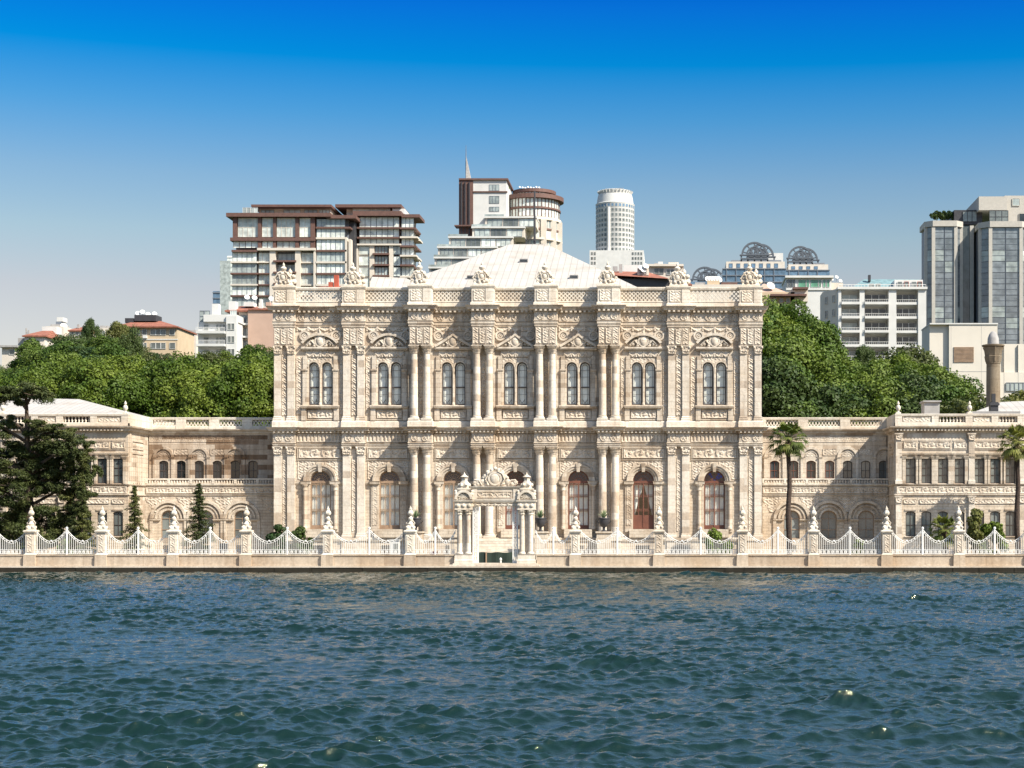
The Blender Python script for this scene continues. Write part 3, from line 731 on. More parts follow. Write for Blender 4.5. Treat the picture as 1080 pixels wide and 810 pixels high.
# lower windows / doors
def door_proto(wood, kind):
    wd_ = 1.88; mb = MB(); hgt = 7.2-(Z_PED+0.75)
    arch_frame(mb, wd_, hgt, 0.94, 0, 0.14, 0.12)
    mb.box(-wd_/2+0.12, wd_/2-0.12, -0.02, 0.14, hgt-0.22, hgt+0.02)
    dh = hgt-0.22
    mb.box(-0.05, 0.05, -0.02, 0.12, 0.12, dh); 
    for s in (-1, 1):
        xa, xb = (0.05, 0.82)
        xs_ = sorted((s*xa, s*xb)); mb.box(xs_[0], xs_[1], 0.02, 0.10, 0.12, 0.35 if kind != 'low' else 1.25)
        mb.box(s*0.435-0.035, s*0.435+0.035, 0.03, 0.09, 0.35, dh)
        for z in (0.36+(dh-0.36)*0.34, 0.36+(dh-0.36)*0.38, 0.36+(dh-0.36)*0.68, 0.36+(dh-0.36)*0.72, dh-0.1): mb.box(xs_[0], xs_[1], 0.025, 0.095, z-0.03, z+0.03)
    # fanlight tracery
    for j in range(1, 8):
        t = pi*j/8; mb.bar((0.2*cos(t),0.06,hgt+0.2*sin(t)), (0.84*cos(t),0.06,hgt+0.84*sin(t)), 0.04, 0.05)
    mb.arc_band(0, hgt, 0.2, 0.26, 0.03, 0.09); mb.arc_band(0, hgt, 0.58, 0.62, 0.03, 0.09)
    o = H(mb, 'window', M[wood])
    g = MB(); arch_pane(g, wd_-0.1, hgt-0.2, 0, 0.11, z0=0.1); H(g, 'pane', M['glass'], parent=o)
    f = MB(); 
    for j in range(8):
        t0, t1 = pi*j/8, pi*(j+1)/8; f.add([(0,0.10,hgt+0.02),(0.86*cos(t0),0.10,hgt+0.86*sin(t0)),(0.86*cos(t1),0.10,hgt+0.86*sin(t1))], [(0,1,2)], 1 if (kind == 'blue' and j in (1,2,5)) else 0)
    H(f, 'fanlight', [M['stained_glass'], M['bluepane']], parent=o)
    cu = MB()
    if kind == 'low':                              # tied-back curtains over dark room
        for s in (-1, 1):
            vs = []; rows_ = [(0.0,0.78),(0.25,0.62),(0.5,0.45),(0.75,0.2),(1.0,0.04)]
            for t, xin in rows_:
                z = 1.2+(dh-1.3)*t
                for j in range(9): vs.append((s*(0.86+(xin-0.86)*j/8), 0.3+0.03*sin(j*2.6), z))
            cu.add(vs, [(r*9+j, r*9+j+1, (r+1)*9+j+1, (r+1)*9+j) for r in range(4) for j in range(8)])
    else: cu = curtain_mesh(wd_-0.1, dh, 0.20, 8)
    H(cu, 'curtain', M['curtain'], parent=o, sm=80)
    return o
protos = {}
for c, wood, kind in zip(BC, ['brownwood','brownwood','brownwood','redwood','redwood','redwood','redwood'], ['full','full','full','full','full','low','blue']):
    key = (wood, kind)
    if key not in protos: o = protos[key] = door_proto(wood, kind); o['label'] = {'brownwood':'tall arched window with pale brown wooden frame','redwood':'tall arched window with red brown wooden frame'}[wood]+(' and tied back curtains' if kind == 'low' else ' and blue panes in its fanlight' if kind == 'blue' else '')
    else: o = copy_tree(protos[key])
    o.location = (hx(c)-hall.location.x, 0.20, Z_PED+0.76)
# upper windows: one object per light
def light_proto():
    mb = MB(); wd_, hh = 0.92, 17.38-14.02
    arch_frame(mb, wd_, hh, 0.46, 0, 0.1, 0.09)
    mb.box(-wd_/2+0.08, wd_/2-0.08, -0.01, 0.1, hh*0.47-0.05, hh*0.47+0.05)
    mb.box(-0.25,-0.225,0.03,0.08,0.1,hh); mb.box(0.225,0.25,0.03,0.08,0.1,hh)
    for z in (0.95, 2.5, 3.1): mb.box(-0.38,0.38,0.035,0.075,z-0.012,z+0.012)
    mb.bar((-0.24,0.05,0.5),(0,0.05,0.15),0.035,0.04); mb.bar((0.24,0.05,0.5),(0,0.05,0.15),0.035,0.04)
    mb.arc_band(0, hh, 0.22, 0.25, 0.03, 0.08)
    o = H(mb, 'window', M['darkwood']); g = MB(); arch_pane(g, wd_-0.06, hh, 0.43, 0.09, z0=0.05); H(g, 'pane', M['glass'], parent=o)
    cu = MB(); arch_pane(cu, wd_-0.05, hh, 0.43, 0.15, z0=0.03); H(cu, 'curtain', M['curtain'], parent=o)
    return o
lt = light_proto(); k = 0
for i, c in enumerate(BC):
    for s in (-1, 1):
        o = lt if k == 0 else copy_tree(lt); k += 1
        o.location = (hx(c)+s*0.585-hall.location.x, 0.14, 14.03)
        if k == 1:
            for ch in o.children:
                if ch.name.startswith('curtain'): pass

# parapet with lattice panels, piers and trophy sculptures
pr = MB(); pr.box(HXL+0.2, HXR-0.2, -0.10, 0.25, Z_PAR-0.3, Z_PAR+0.42); pr.rings(HXL+0.2, HXR-0.2, -0.08, 0.22, [(Z_TOP-0.3,0.0),(Z_TOP-0.22,0.05),(Z_TOP-0.05,0.08),(Z_TOP,0.05)])
pr.rings(HXL+0.2, HXR-0.2, -0.10, 0.25, [(Z_PAR+0.42,0.0),(Z_PAR+0.47,0.05),(Z_PAR+0.53,0.02)])
for x in (HXL+0.2, HXR-0.5):
    pr.box(x, x+0.3, 0.25, HBACK, Z_PAR-0.1, Z_TOP-0.02)
pr.box(HXL+0.5, HXR-0.5, HBACK-0.4, HBACK-0.1, Z_PAR-0.1, Z_TOP-0.03)
for p in PIERS:
    a, b = hx(p[0])-0.02, hx(p[1])+0.02; y = {'flat':-0.42,'col':-1.25}[p[2]]
    pr.rings(a, b, y, 0.4, [(Z_PAR+0.01,0.1),(Z_PAR+0.25,0.1),(Z_PAR+0.32,0.0),(Z_TOP-0.26,0.0),(Z_TOP-0.2,0.06),(Z_TOP-0.06,0.12),(Z_TOP+0.04,0.12)])
    pr.box((a*0.35+b*0.65)-0.02, b-0.06, y-0.06, y+0.1, Z_PAR+0.33, Z_TOP-0.27)
    relief(pr, a+0.2, a*0.35+b*0.65-0.12, Z_PAR+0.45, Z_TOP-0.38, y, f_leaf, 0.07, 0.05)
H(pr, 'parapet', M['parapet'])
for i in range(7):
    a, b = hx(PIERS[i][1])+0.05, hx(PIERS[i+1][0])-0.05; lm = MB(); z0, z1 = Z_PAR+0.5, Z_TOP-0.28; h_ = z1-z0
    if i in (1, 2, 3, 4, 5): lm.box(a, b, 0.10, 0.16, z0, z1)      # closed behind the tracery in the middle bays
    n = max(4, round((b-a)/0.36)); st_ = (b-a)/n
    for j in range(-3, n+1):
        for d in (-1, 1):
            xa = a+j*st_; run = h_*0.95
            xa, xb = (xa, xa+run) if d > 0 else (xa+run, xa)
            # clip to panel
            t0 = 0; t1 = 1; dx = xb-xa
            lo, hi = sorted(((a-xa)/dx, (b-xa)/dx)); t0 = max(0, lo); t1 = min(1, hi)
            if t1-t0 > 0.05: lm.bar((xa+dx*t0, 0.05+0.004*d, z0+h_*t0), (xa+dx*t1, 0.05+0.004*d, z0+h_*t1), 0.085, 0.1)
    H(lm, 'lattice_panel', M['parapet'])
def trophy(kind):
    mb = MB(); hw = 0.85
    mb.rings(-hw, hw, -0.35, 0.35, [(0,0.04),(0.12,0.04),(0.2,-0.05),(0.42,-0.12)])
    mb.rings(-0.6, 0.45, -0.25, 0.28, [(0.3,0.0),(0.9,-0.05),(1.2,-0.16),(1.4,-0.3)])
    mb.ball(-0.10, -0.22, 0.85, 0.30, 0.22, 0.42, seg=14); mb.arc_band(-0.10, 0.85, 0.30, 0.38, -0.42, -0.2, 0, 2*pi, 18)
    mb.lathe(-0.12, 0.0, [(1.1,0.34),(1.3,0.26),(1.42,0.13),(1.5,0.15),(1.6,0.26),(1.74,0.30),(1.86,0.22),(1.94,0.09),(2.04,0.13),(2.16,0.09),(2.34,0.0)], 12)
    for x, y, z, r in ((-0.68,-0.1,0.45,0.25),(-0.62,0,0.78,0.2),(-0.5,-0.1,1.08,0.19),(0.3,-0.12,1.2,0.2),(0.35,-0.2,0.45,0.26),(-0.35,-0.3,0.38,0.2),(0.1,-0.3,0.34,0.16),(-0.3,-0.2,1.3,0.13),(0.1,-0.22,1.35,0.12)): mb.ball(x, y, z, r, r*0.9, r, seg=9, jit=0.14)
    if kind == 0:                  # corner type with a second finial
        mb.lathe(0.5, 0, [(0.4,0.32),(0.8,0.28),(1.1,0.2),(1.2,0.12),(1.3,0.2),(1.45,0.2),(1.6,0.1),(1.75,0.0)], 10); mb.ball(0.82,-0.1,0.95,0.26,0.22,0.22,seg=9,jit=0.12); mb.ball(0.85,0,0.5,0.26,seg=9,jit=0.12)
    else:
        for x, z, r in ((0.4,0.8,0.2),(0.36,1.12,0.17),(0.62,0.45,0.24),(0.68,0.75,0.13)): mb.ball(x,-0.05,z,r,seg=9,jit=0.14)
    mb.tube([(-0.75,-0.2,0.3),(-0.95,-0.25,0.7),(-0.65,-0.25,1.25),(-0.3,-0.2,1.45)], [0.1,0.09,0.08,0.05], 6)
    mb.tube([(0.4,-0.25,0.3),(0.6,-0.3,0.75),(0.32,-0.28,1.2),(0.0,-0.2,1.45)], [0.1,0.09,0.08,0.05], 6)
    return mb
t0_ = H(trophy(0), 'parapet_sculpture', M['whitestone'], sm=45); t1_ = H(trophy(1), 'parapet_sculpture', M['whitestone'], sm=45)
for i, p in enumerate(PIERS):
    src = t0_ if i in (0, 7, 1, 6) else t1_
    o = src if i in (0, 2) else copy_tree(src)
    o.location = ((hx(p[0])+hx(p[1]))/2-hall.location.x, {'flat':-0.05,'col':-0.7}[p[2]], Z_TOP+0.045)
    o.scale = (0.95,0.95,0.94)
# hipped roof
rf = MB(); rb = Z_PAR+1.2
x0, x1, xa, xb = hx(380), hx(692), PX(538, 20), PX(577, 20); zt = PZ(258.5, 20)
rf.add([(x0,1.6,rb),(x1,1.6,rb),(x1,39,rb),(x0,39,rb),(xa,19.5,zt),(xb,19.5,zt),(xb,22,zt),(xa,22,zt)], [(0,1,5,4),(1,2,6,5),(2,3,7,6),(3,0,4,7),(4,5,6,7)])
rf.box(x0-0.1, x1+0.1, 1.55, 39.1, Z_PAR-0.1, rb-0.02)
rf.box(HXL+0.6, HXR-0.6, 0.9, HBACK-0.8, Z_PAR, Z_PAR+0.25)
rfo = H(rf, 'roof', M['leadroof'])
lx0, lx1 = PX(470, 8), PX(386, 8)
l2 = MB(); l2.add([(hx(384),2.2,Z_TOP-0.1),(hx(452),2.2,Z_TOP-0.1),(hx(452),12,Z_TOP-0.1),(hx(384),12,Z_TOP-0.1),(PX(392,5),5,PZ(292,5)),(PX(428,5),5,PZ(293,5))],[(0,1,5,4),(1,2,5),(2,3,4,5),(3,0,4),(3,2,1,0)])
H(l2, 'roof', M['leadroof'])
def on_roof(px, py):      # point on the front slope
    t = (PZ(py, 9)-rb)/(zt-rb); y = 1.6+t*17.9; t = (PZ(py, y)-rb)/(zt-rb); y = 1.6+t*17.9
    return PX(px, y), y, rb+t*(zt-rb)
for px, py in ((552.7,274.5),(497.5,294.5),(605.5,294.0)):
    x, y, z = on_roof(px, py); s = MB(); s.box(-0.42,0.42,-0.35,0.4,-0.3,0.22); s.box(-0.36,0.36,-0.372,-0.3,-0.05,0.18,1); s.box(-0.38,0.38,-0.3,0.36,0.221,0.26,1)
    o = s.build('skylight', [M['grey'], M['darkglass']], rfo); o.location = (x, y, z)
ms = MB(); x, y = PX(563.5, 20), 20.5
ms.tube([(x,y,zt-0.05),(x,y,zt+5.6)], [0.13,0.07], 8); ms.box(x-1.2,x+0.9,y-0.3,y+0.3,zt+0.05,zt+0.16); ms.box(x-0.9,x-0.8,y-0.2,y-0.1,zt-0.1,zt+0.6); ms.box(x-1.0,x+0.6,y-0.25,y-0.2,zt+0.55,zt+0.62)
H(ms, 'lightning_mast', M['darkmetal'])
# ------------------------------------------------------------------ the two lower wings
Y_REC = 2.6; Y_PRO = -3.0
def win_small(w, h, rise, wood, glass, bars, parent, dup_from=None):
    mb = MB(); arch_frame(mb, w, h, rise, 0, 0.08, 0.07)
    for z in bars: mb.box(-w/2+0.06, w/2-0.06, 0.005, 0.075, h*z-0.025, h*z+0.025)
    if w > 0.6: mb.box(-0.02, 0.02, 0.01, 0.07, 0.07, h+rise*0.9)
    o = mb.build('window', M[wood], parent); g = MB(); arch_pane(g, w-0.06, h, max(0, rise-0.03), 0.05, z0=0.03)
    g.build('pane', M[glass], o); return o

def recessed_range(root, x0, x1, up_px, low_px, mirror, wood_of, stone_up):
    """two storey recessed range: arcade below, terrace with small arched windows above"""
    Y = Y_REC; X = lambda px: PX(px, Y); Z = lambda py: PZ(py, Y)
    def A(mb, name, mat, sm=None):
        o = mb.build(name, mat, root); o.location = (-root.location.x, -root.location.y, 0)
        if sm: autosmooth(o, sm)
        return o
    Zt, Zc, Zw0, Zw1, Zb = Z(440.3), Z(455), Z(506), Z(485.5), Z(512)
    yl = Y-0.9         # the lower arcade stands forward and carries the terrace
    XL = lambda px: PX(px, yl)
    w = MB()
    arch_wall(w, x0, x1, Zb-0.3, Zc+0.1, Y, [(X(p), 0.86, Zw0+0.12, Zw1-0.22, 0.2) for p in up_px], 0.35, 0)
    arch_wall(w, x0, x1, 0, Zb-0.05, yl, [(XL(p), 1.45, Z(568), Z(547), 0.725) for p in low_px], 0.4, 1)
    w.box(x0, x1, Y+0.36, Y+0.5, 0, Zc, 0); w.box(x0, x1, yl+0.42, yl+0.55, 0, Zb-0.06, 0); w.box(x0, x1, yl+0.02, Y+0.3, Zb-0.3, Zb-0.05, 0)
    w.box(x0, x1, Y+16, Y+16.4, 0, Zc, 0); w.box(x0, x1, Y+0.5, Y+16, Zc-0.4, Zc-0.1, 0)
    A(w, 'wall', [M[stone_up], M['brickstone']])
    b = MB(); b.rings(x0, x1, yl-0.02, Y+0.2, [(0.02,0.2),(0.6,0.18),(0.66,0.05)]); A(b, 'plinth', M['marble'])
    c = MB(); c.rings(x0, x1, Y, Y+16, [(Zc-0.35,0.03),(Zc-0.2,0.05),(Zc-0.19,0.2),(Zc,0.26),(Zc+0.1,0.42),(Zc+0.2,0.45)]); A(c, 'cornice', M['marble'])
    # parapet: rail, piers, pierced band
    p = MB(); p.rings(x0, x1, Y-0.1, Y+0.25, [(Zc+0.2,0.03),(Zc+0.45,0.03),(Zc+0.5,-0.02)]); p.rings(x0, x1, Y-0.1, Y+0.25, [(Zt-0.25,-0.02),(Zt-0.2,0.03),(Zt-0.03,0.06),(Zt,0.03)])
    n = max(2, round((x1-x0)/3.4))
    for i in range(n+1):
        xx = x0+(x1-x0)*i/n; p.box(xx-0.45, xx+0.45, Y-0.16, Y+0.28, Zc+0.21, Zt-0.21)
    A(p, 'parapet', M['parapet'])
    for i in range(n):
        bal = MB(); a_, b_ = x0+(x1-x0)*i/n+0.45, x0+(x1-x0)*(i+1)/n-0.45; k = max(2, round((b_-a_)/0.3)); hh = Zt-0.25-(Zc+0.5)
        for j in range(k):
            xx = a_+(b_-a_)*(j+0.5)/k; s = (b_-a_)/k
            bal.bar((xx-s/2, Y+0.05, Zc+0.5), (xx+s/2, Y+0.05, Zt-0.25), 0.08, 0.1); bal.bar((xx+s/2, Y+0.056, Zc+0.5), (xx-s/2, Y+0.056, Zt-0.25), 0.08, 0.1)
        A(bal, 'pierced_panel', M['parapet'])
    # blind arches over every second upper window, small pilasters between them
    d = MB()
    for i, q in enumerate(up_px):
        xx = X(q)
        d.rings(xx-0.5, xx+0.5, Y-0.05, Y+0.05, [(Zw0-0.02,0.05),(Zw0+0.10,0.03)])
        if i % 2 == 0:
            d.arc_band(xx, Zw1+0.3, 0.72, 0.95, Y-0.14, Y); d.arc_band(xx, Zw1+0.3, 0.5, 0.56, Y-0.06, Y)
            relief(d, xx-0.45, xx+0.45, Zw1+0.35, Zw1+0.85, Y, lambda U, V, W, H_: f_leaf(U, V, W, H_)*(np.hypot(U-W/2, V) < 0.46), 0.05, 0.06, base=-0.005, cut=True)
            for s in (-1, 1): d.box(xx+s*0.84-0.12, xx+s*0.84+0.12, Y-0.12, Y, Zw0, Zw1+0.14); d.rings(xx+s*0.84-0.12, xx+s*0.84+0.12, Y-0.12, Y, [(Zw1+0.14,0.02),(Zw1+0.3,0.08)])
        elif i < len(up_px)-1:
            relief(d, xx-0.62, xx+0.62, Zw1+0.45, Zw1+1.05, Y, f_leaf, 0.07, 0.06, base=0.01)
            for s in (-1, 1): d.box(xx+s*0.70-0.10, xx+s*0.70+0.10, Y-0.08, Y, Zw0, Zw1+0.3)
    relief(d, x0+0.1, x1-0.1, Zc-0.95, Zc-0.45, Y, f_key, 0.05, 0.07, base=0.01)
    A(d, 'blind_arcade', M['ornament'] if stone_up != 'stained' else M['stained'])
    # terrace balustrade and carved band below it
    t = MB(); t.rings(x0, x1, yl, Y-0.3, [(Zb-0.05,0.0),(Zb,0.12),(Zb+0.08,0.14)]); t.box(x0, x1, yl-0.02, yl+0.16, Z(506.2)-0.0, Z(506.2)+0.12); t.box(x0, x1, yl+0.01, yl+0.14, Zb+0.08, Zb+0.16)
    k = int((x1-x0)/0.25)
    for j in range(k):
        xx = x0+(j+0.5)*(x1-x0)/k
        if j % 8 == 0: t.box(xx-0.12, xx+0.12, yl-0.03, yl+0.17, Zb+0.16, Z(506.2)-0.001)
        else: t.lathe(xx, yl+0.07, [(Zb+0.16,0.04),(Zb+0.26,0.075),(Z(506.2)-0.05,0.04)], 6)
    A(t, 'balustrade', M['whitestone'])
    r = MB(); relief(r, x0+0.1, x1-0.1, Z(520.5), Z(514.5), yl-0.01, f_scroll, 0.10, 0.055); A(r, 'carved_band', M['ornament'])
    r2 = MB(); r2.rings(x0+0.02, x1-0.02, yl, yl+0.3, [(Z(523),0.02),(Z(522.6),0.08),(Z(521.8),0.08)]); A(r2, 'string_course', M['marble'])
    e = MB()
    for q in low_px:
        xx = XL(q); zs = Z(547)
        e.arc_band(xx, zs, 0.76, 0.92, yl-0.08, yl); e.arc_band(xx, zs, 1.10, 1.25, yl-0.12, yl); e.arc_band(xx, zs, 1.42, 1.66, yl-0.22, yl)
        for s in (-1, 1):
            e.rings(xx+s*1.2-0.42, xx+s*1.2+0.42, yl-0.12, yl+0.02, [(zs-0.2,0.0),(zs-0.14,0.06),(zs-0.03,0.07)]); e.box(xx+s*1.55-0.14, xx+s*1.55+0.14, yl-0.12, yl, 0.8, zs-0.2)
        g = MB()
        for i in range(6):
            for j in range(4): g.box(xx-0.45+i*0.16, xx-0.37+i*0.16, yl-0.05, yl+0.02, 0.85+j*0.16, 0.94+j*0.16)
        A(g, 'cellar_grating', M['darkmetal'])
    A(e, 'arcade_moulding', M['marble'])
    mids = sorted([XL(q) for q in low_px]); mids = [x0+0.9]+[(p_+q_)/2 for p_, q_ in zip(mids, mids[1:])]+[x1-0.7]
    for xx in mids:
        f = MB(); wv = 1.25
        relief(f, xx-wv, xx+wv, Z(540), Z(524.5), yl, lambda U, V, W, H_: (f_leaf(U, V, W, H_))*(np.abs(U-W/2) < 0.15+V*0.62), 0.09, 0.055, base=-0.005, cut=True); A(f, 'carved_spandrel', M['ornament'])
    # windows
    pu = {}
    for i, q in enumerate(up_px):
        wd, gl = wood_of(i)
        if (wd, gl) not in pu: o = pu[(wd, gl)] = win_small(0.86, (Zw1-0.22)-(Zw0+0.12), 0.2, wd, gl, (0.5,), root)
        else: o = copy_tree(pu[(wd, gl)])
        o.location = (X(q)-root.location.x, Y+0.14-root.location.y, Zw0+0.12)
    lo = None
    for q in low_px:
        o = win_small(1.45, Z(547)-Z(568), 0.725, 'brownwood', 'greyglass', (0.45, 1.0), root) if lo is None else copy_tree(lo)
        lo = lo or o; o.location = (XL(q)-root.location.x, yl+0.2-root.location.y, Z(568))

def pavilion(root, x0, x1, groups, side_face, Y=Y_PRO):
    """projecting end block, rectangular windows in both storeys; groups of window centres in x"""
    U = (Y-CAM_Y)/FOC; Z = lambda py: PZ(py, Y)
    def A(mb, name, mat, sm=None):
        o = mb.build(name, mat, root); o.location = (-root.location.x, -root.location.y, 0)
        if sm: autosmooth(o, sm)
        return o
    Zt, Zc = Z(436.5), Z(451); allx = [q for g in groups for q in g]; back = 20.0
    w = MB()
    arch_wall(w, x0, x1, Z(518), Zc+0.1, Y, [(q, 0.86, Z(509.8), Z(483.5), 0) for q in allx], 0.35, 0)
    arch_wall(w, x0, x1, 0, Z(518), Y, [(q, 0.88, Z(565.5), Z(541.0), 0.14) for q in allx], 0.35, 1)
    w.box(x0, x0+0.4, Y+0.012, back, 0, Zc); w.box(x1-0.4, x1, Y+0.012, back, 0, Zc); w.box(x0, x1, back-0.4, back, 0, Zc)
    w.box(x0+0.41, x1-0.41, Y+0.37, Y+0.5, 0, Zc); w.box(x0+0.4, x1-0.4, Y+0.5, back-0.4, Zc-0.4, Zc-0.1)
    A(w, 'wall', [M['marble'], M['brickstone']])
    b = MB(); b.rings(x0, x1, Y, back, [(0.02,0.22),(0.6,0.2),(0.66,0.06),(1.0,0.06),(1.06,0.02)]); A(b, 'plinth', M['marble'])
    c = MB(); c.rings(x0, x1, Y, back, [(Zc-0.45,0.03),(Zc-0.3,0.06),(Zc-0.29,0.24),(Zc-0.1,0.30),(Zc,0.52),(Zc+0.12,0.56)]); A(c, 'cornice', M['marble'])
    dn = MB(); k = int((x1-x0)/0.3)
    for j in range(k): dn.box(x0+(j+0.2)*0.3, x0+(j+0.7)*0.3, Y-0.4, Y-0.25, Zc-0.28, Zc-0.12)
    A(dn, 'dentil_course', M['ornament'])
    c = MB(); c.rings(x0, x1, Y, back, [(Z(522.5),0.02),(Z(522),0.12),(Z(521),0.12)]); A(c, 'string_course', M['marble'])
    c = MB(); c.rings(x0, x1, Y, back, [(Z(512.3),0.02),(Z(511.6),0.12),(Z(510.6),0.16)]); A(c, 'string_course', M['marble'])
    r = MB(); relief(r, x0+0.1, x1-0.1, Z(520.5), Z(513), Y-0.01, f_scroll, 0.09, 0.055); A(r, 'carved_band', M['ornament'])
    p = MB(); p.rings(x0, x1, Y-0.1, Y+0.25, [(Zc+0.12,0.05),(Zc+0.4,0.05),(Zc+0.45,0.0)]); p.rings(x0, x1, Y-0.1, Y+0.25, [(Zt-0.24,0.0),(Zt-0.18,0.06),(Zt-0.03,0.09),(Zt,0.05)])
    for sx in (x0-0.1, x1-0.25): p.box(sx, sx+0.35, Y+0.3, back, Zc+0.1, Zt-0.01)
    edges = [x0+0.3]
    for g in groups: edges += [g[0]-1.2, g[-1]+1.2]
    posts = sorted(set([x0+0.25, x1-0.25]+[(g[0]+g[-1])/2 for g in groups]+[g[0]-0.9 for g in groups]+[g[-1]+0.9 for g in groups])); posts = [q for i, q in enumerate(posts) if i == 0 or q-posts[i-1] > 1.3 or q == x1-0.25]
    for xx in posts: p.box(xx-0.3, xx+0.3, Y-0.14, Y+0.3, Zc+0.13, Zt-0.19)
    A(p, 'parapet', M['parapet'])
    for u, v in zip(posts, posts[1:]):
        if v-u < 0.9: continue
        m2 = MB(); a_, b_ = u+0.3, v-0.3
        if (posts.index(u) % 2) == 0: m2.box(a_, b_, Y-0.02, Y+0.2, Zc+0.45, Zt-0.24); relief(m2, a_+0.12, b_-0.12, Zc+0.52, Zt-0.32, Y-0.02, f_leaf, 0.06, 0.05); A(m2, 'carved_parapet_panel', M['parapet'])
        else:
            k = max(2, int((b_-a_)/0.27)); hh = (Zt-0.24)-(Zc+0.45)
            for j in range(k):
                m2.lathe(a_+(j+0.5)*(b_-a_)/k, Y+0.08, [(Zc+0.45,0.07),(Zc+0.45+hh*0.1,0.05),(Zc+0.45+hh*0.35,0.10),(Zc+0.45+hh*0.75,0.045),(Zt-0.24,0.07)], 8)
            A(m2, 'baluster_row', M['parapet'], 50)
    for xx in (x0+0.25, x1-0.25, groups[0][-1]+0.9):
        m2 = MB(); m2.rings(xx-0.22, xx+0.22, Y-0.14, Y+0.3, [(Zt,0.0),(Zt+0.12,0.0),(Zt+0.16,-0.08)]); m2.lathe(xx, Y+0.08, [(Zt+0.15,0.12),(Zt+0.25,0.08),(Zt+0.45,0.22),(Zt+0.65,0.2),(Zt+0.8,0.08),(Zt+0.9,0.13),(Zt+1.15,0.02)], 10)
        A(m2, 'finial', M['whitestone'], 40)
    # pilasters beside groups, window surrounds, carved panels
    e = MB(); cp = MB(); done = []
    for g in groups:
        for xx in (g[0]-1.05, g[-1]+1.05):
            if any(abs(xx-q) < 1.0 for q in done): continue
            done.append(xx)
            if xx < x0+0.2 or xx > x1-0.2: continue
            for (za, zb) in ((Z(510.4), Zc-0.46), (0.7, Z(522.6))):
                m2 = MB(); m2.rings(xx-0.26, xx+0.26, Y-0.16, Y+0.05, [(za,0.05),(za+0.3,0.05),(za+0.36,0.0),(zb-0.75,0.0),(zb-0.7,0.05),(zb-0.66,0.0)]); o = A(m2, 'pilaster', M['shaft'])
                m2 = MB(); m2.rings(xx-0.26, xx+0.26, Y-0.16, Y+0.05, [(zb-0.66,0.0),(zb-0.25,0.06),(zb-0.1,0.12),(zb-0.02,0.12)]); relief(m2, xx-0.26, xx+0.26, zb-0.62, zb-0.2, Y-0.2, f_leaf, 0.08, 0.05)
                m2.build('capital', M['ornament'], o)
        for q in g:
            e = MB()
            for s in (-1, 1):
                e.box(q+s*0.60-0.13, q+s*0.60+0.13, Y-0.12, Y, Z(510.3), Z(484.5)); e.rings(q+s*0.60-0.13, q+s*0.60+0.13, Y-0.12, Y, [(Z(484.4),0.02),(Z(482),0.1),(Z(480.8),0.12)])
            e.rings(q-0.5, q+0.5, Y-0.04, Y+0.02, [(Z(481.8),0.0),(Z(480.5),0.06)])
            e.box(q-0.5, q+0.5, Y-0.08, Y, Z(541)+0.22, Z(541)+0.34); e.box(q-0.55, q+0.55, Y-0.12, Y+0.02, Z(566.5), Z(565.6)); A(e, 'window_surround', M['marble'])
        e = MB(); e.rings(g[0]-0.85, g[-1]+0.85, Y-0.06, Y+0.02, [(Z(480.2),0.0),(Z(479.5),0.08),(Z(478),0.12)]); A(e, 'window_hood', M['marble'])
        n = len(g); a_, b_ = g[0]-0.6, g[-1]+0.6
        if n == 4: segs = [(a_, a_+1.1), ((a_+b_)/2-1.35, (a_+b_)/2+1.35), (b_-1.1, b_)]
        else: segs = [(a_+0.15, b_-0.15)]
        for (u, v) in segs:
            m2 = MB(); relief(m2, u, v, Z(473), Z(465.8), Y-0.02, f_scroll, 0.09, 0.05); 
            for zz in (Z(474)-0.02, Z(464.8)): m2.box(u-0.09, v+0.09, Y-0.06, Y, zz, zz+0.06)
            A(m2, 'carved_panel', M['ornament'])
            m2 = MB(); relief(m2, u, v, Z(531), Z(526.5), Y-0.01, f_leaf, 0.08, 0.05); A(m2, 'carved_panel', M['ornament'])
    if side_face:      # the sunny flank towards the hall: three blind lancets and a carved panel
        m2 = MB(); xs = x1 if side_face > 0 else x0; d = 0.08*side_face
        a_, b_ = sorted((xs, xs+d))
        for yy in (Y+0.25, Y+5.6): m2.box(a_, b_, yy, yy+0.5, 0.8, Zc-0.5)
        for zz0, zz1 in ((Z(509), Z(480)), (Z(562), Z(542))):
            for k in range(5): m2.box(a_, b_, Y+1.4+k*0.55, Y+1.55+k*0.55, zz0, zz1)
        m2.box(a_, b_, Y+1.2, Y+4.2, Z(478), Z(476)); m2.box(a_, b_, Y+1.2, Y+4.2, Z(473), Z(472)); m2.box(a_, b_, Y+1.2, Y+4.2, Z(465), Z(464))
        for k in range(8): m2.ball(xs, Y+1.5+k*0.35, Z(468.5), 0.09, 0.14, 0.2, seg=8)
        A(m2, 'flank_moulding', M['marble'])
    u_ = l_ = None
    for q in allx:
        o = win_small(0.86, Z(483.5)-Z(509.8), 0, 'darkwood', 'greyglass', (0.33, 0.62), root) if u_ is None else copy_tree(u_)
        u_ = u_ or o; o.location = (q-root.location.x, Y+0.12-root.location.y, Z(509.8))
        o = win_small(0.88, Z(541)-Z(565.5), 0.14, 'darkwood', 'greyglass', (0.48,), root) if l_ is None else copy_tree(l_)
        l_ = l_ or o; o.location = (q-root.location.x, Y+0.12-root.location.y, Z(565.5))

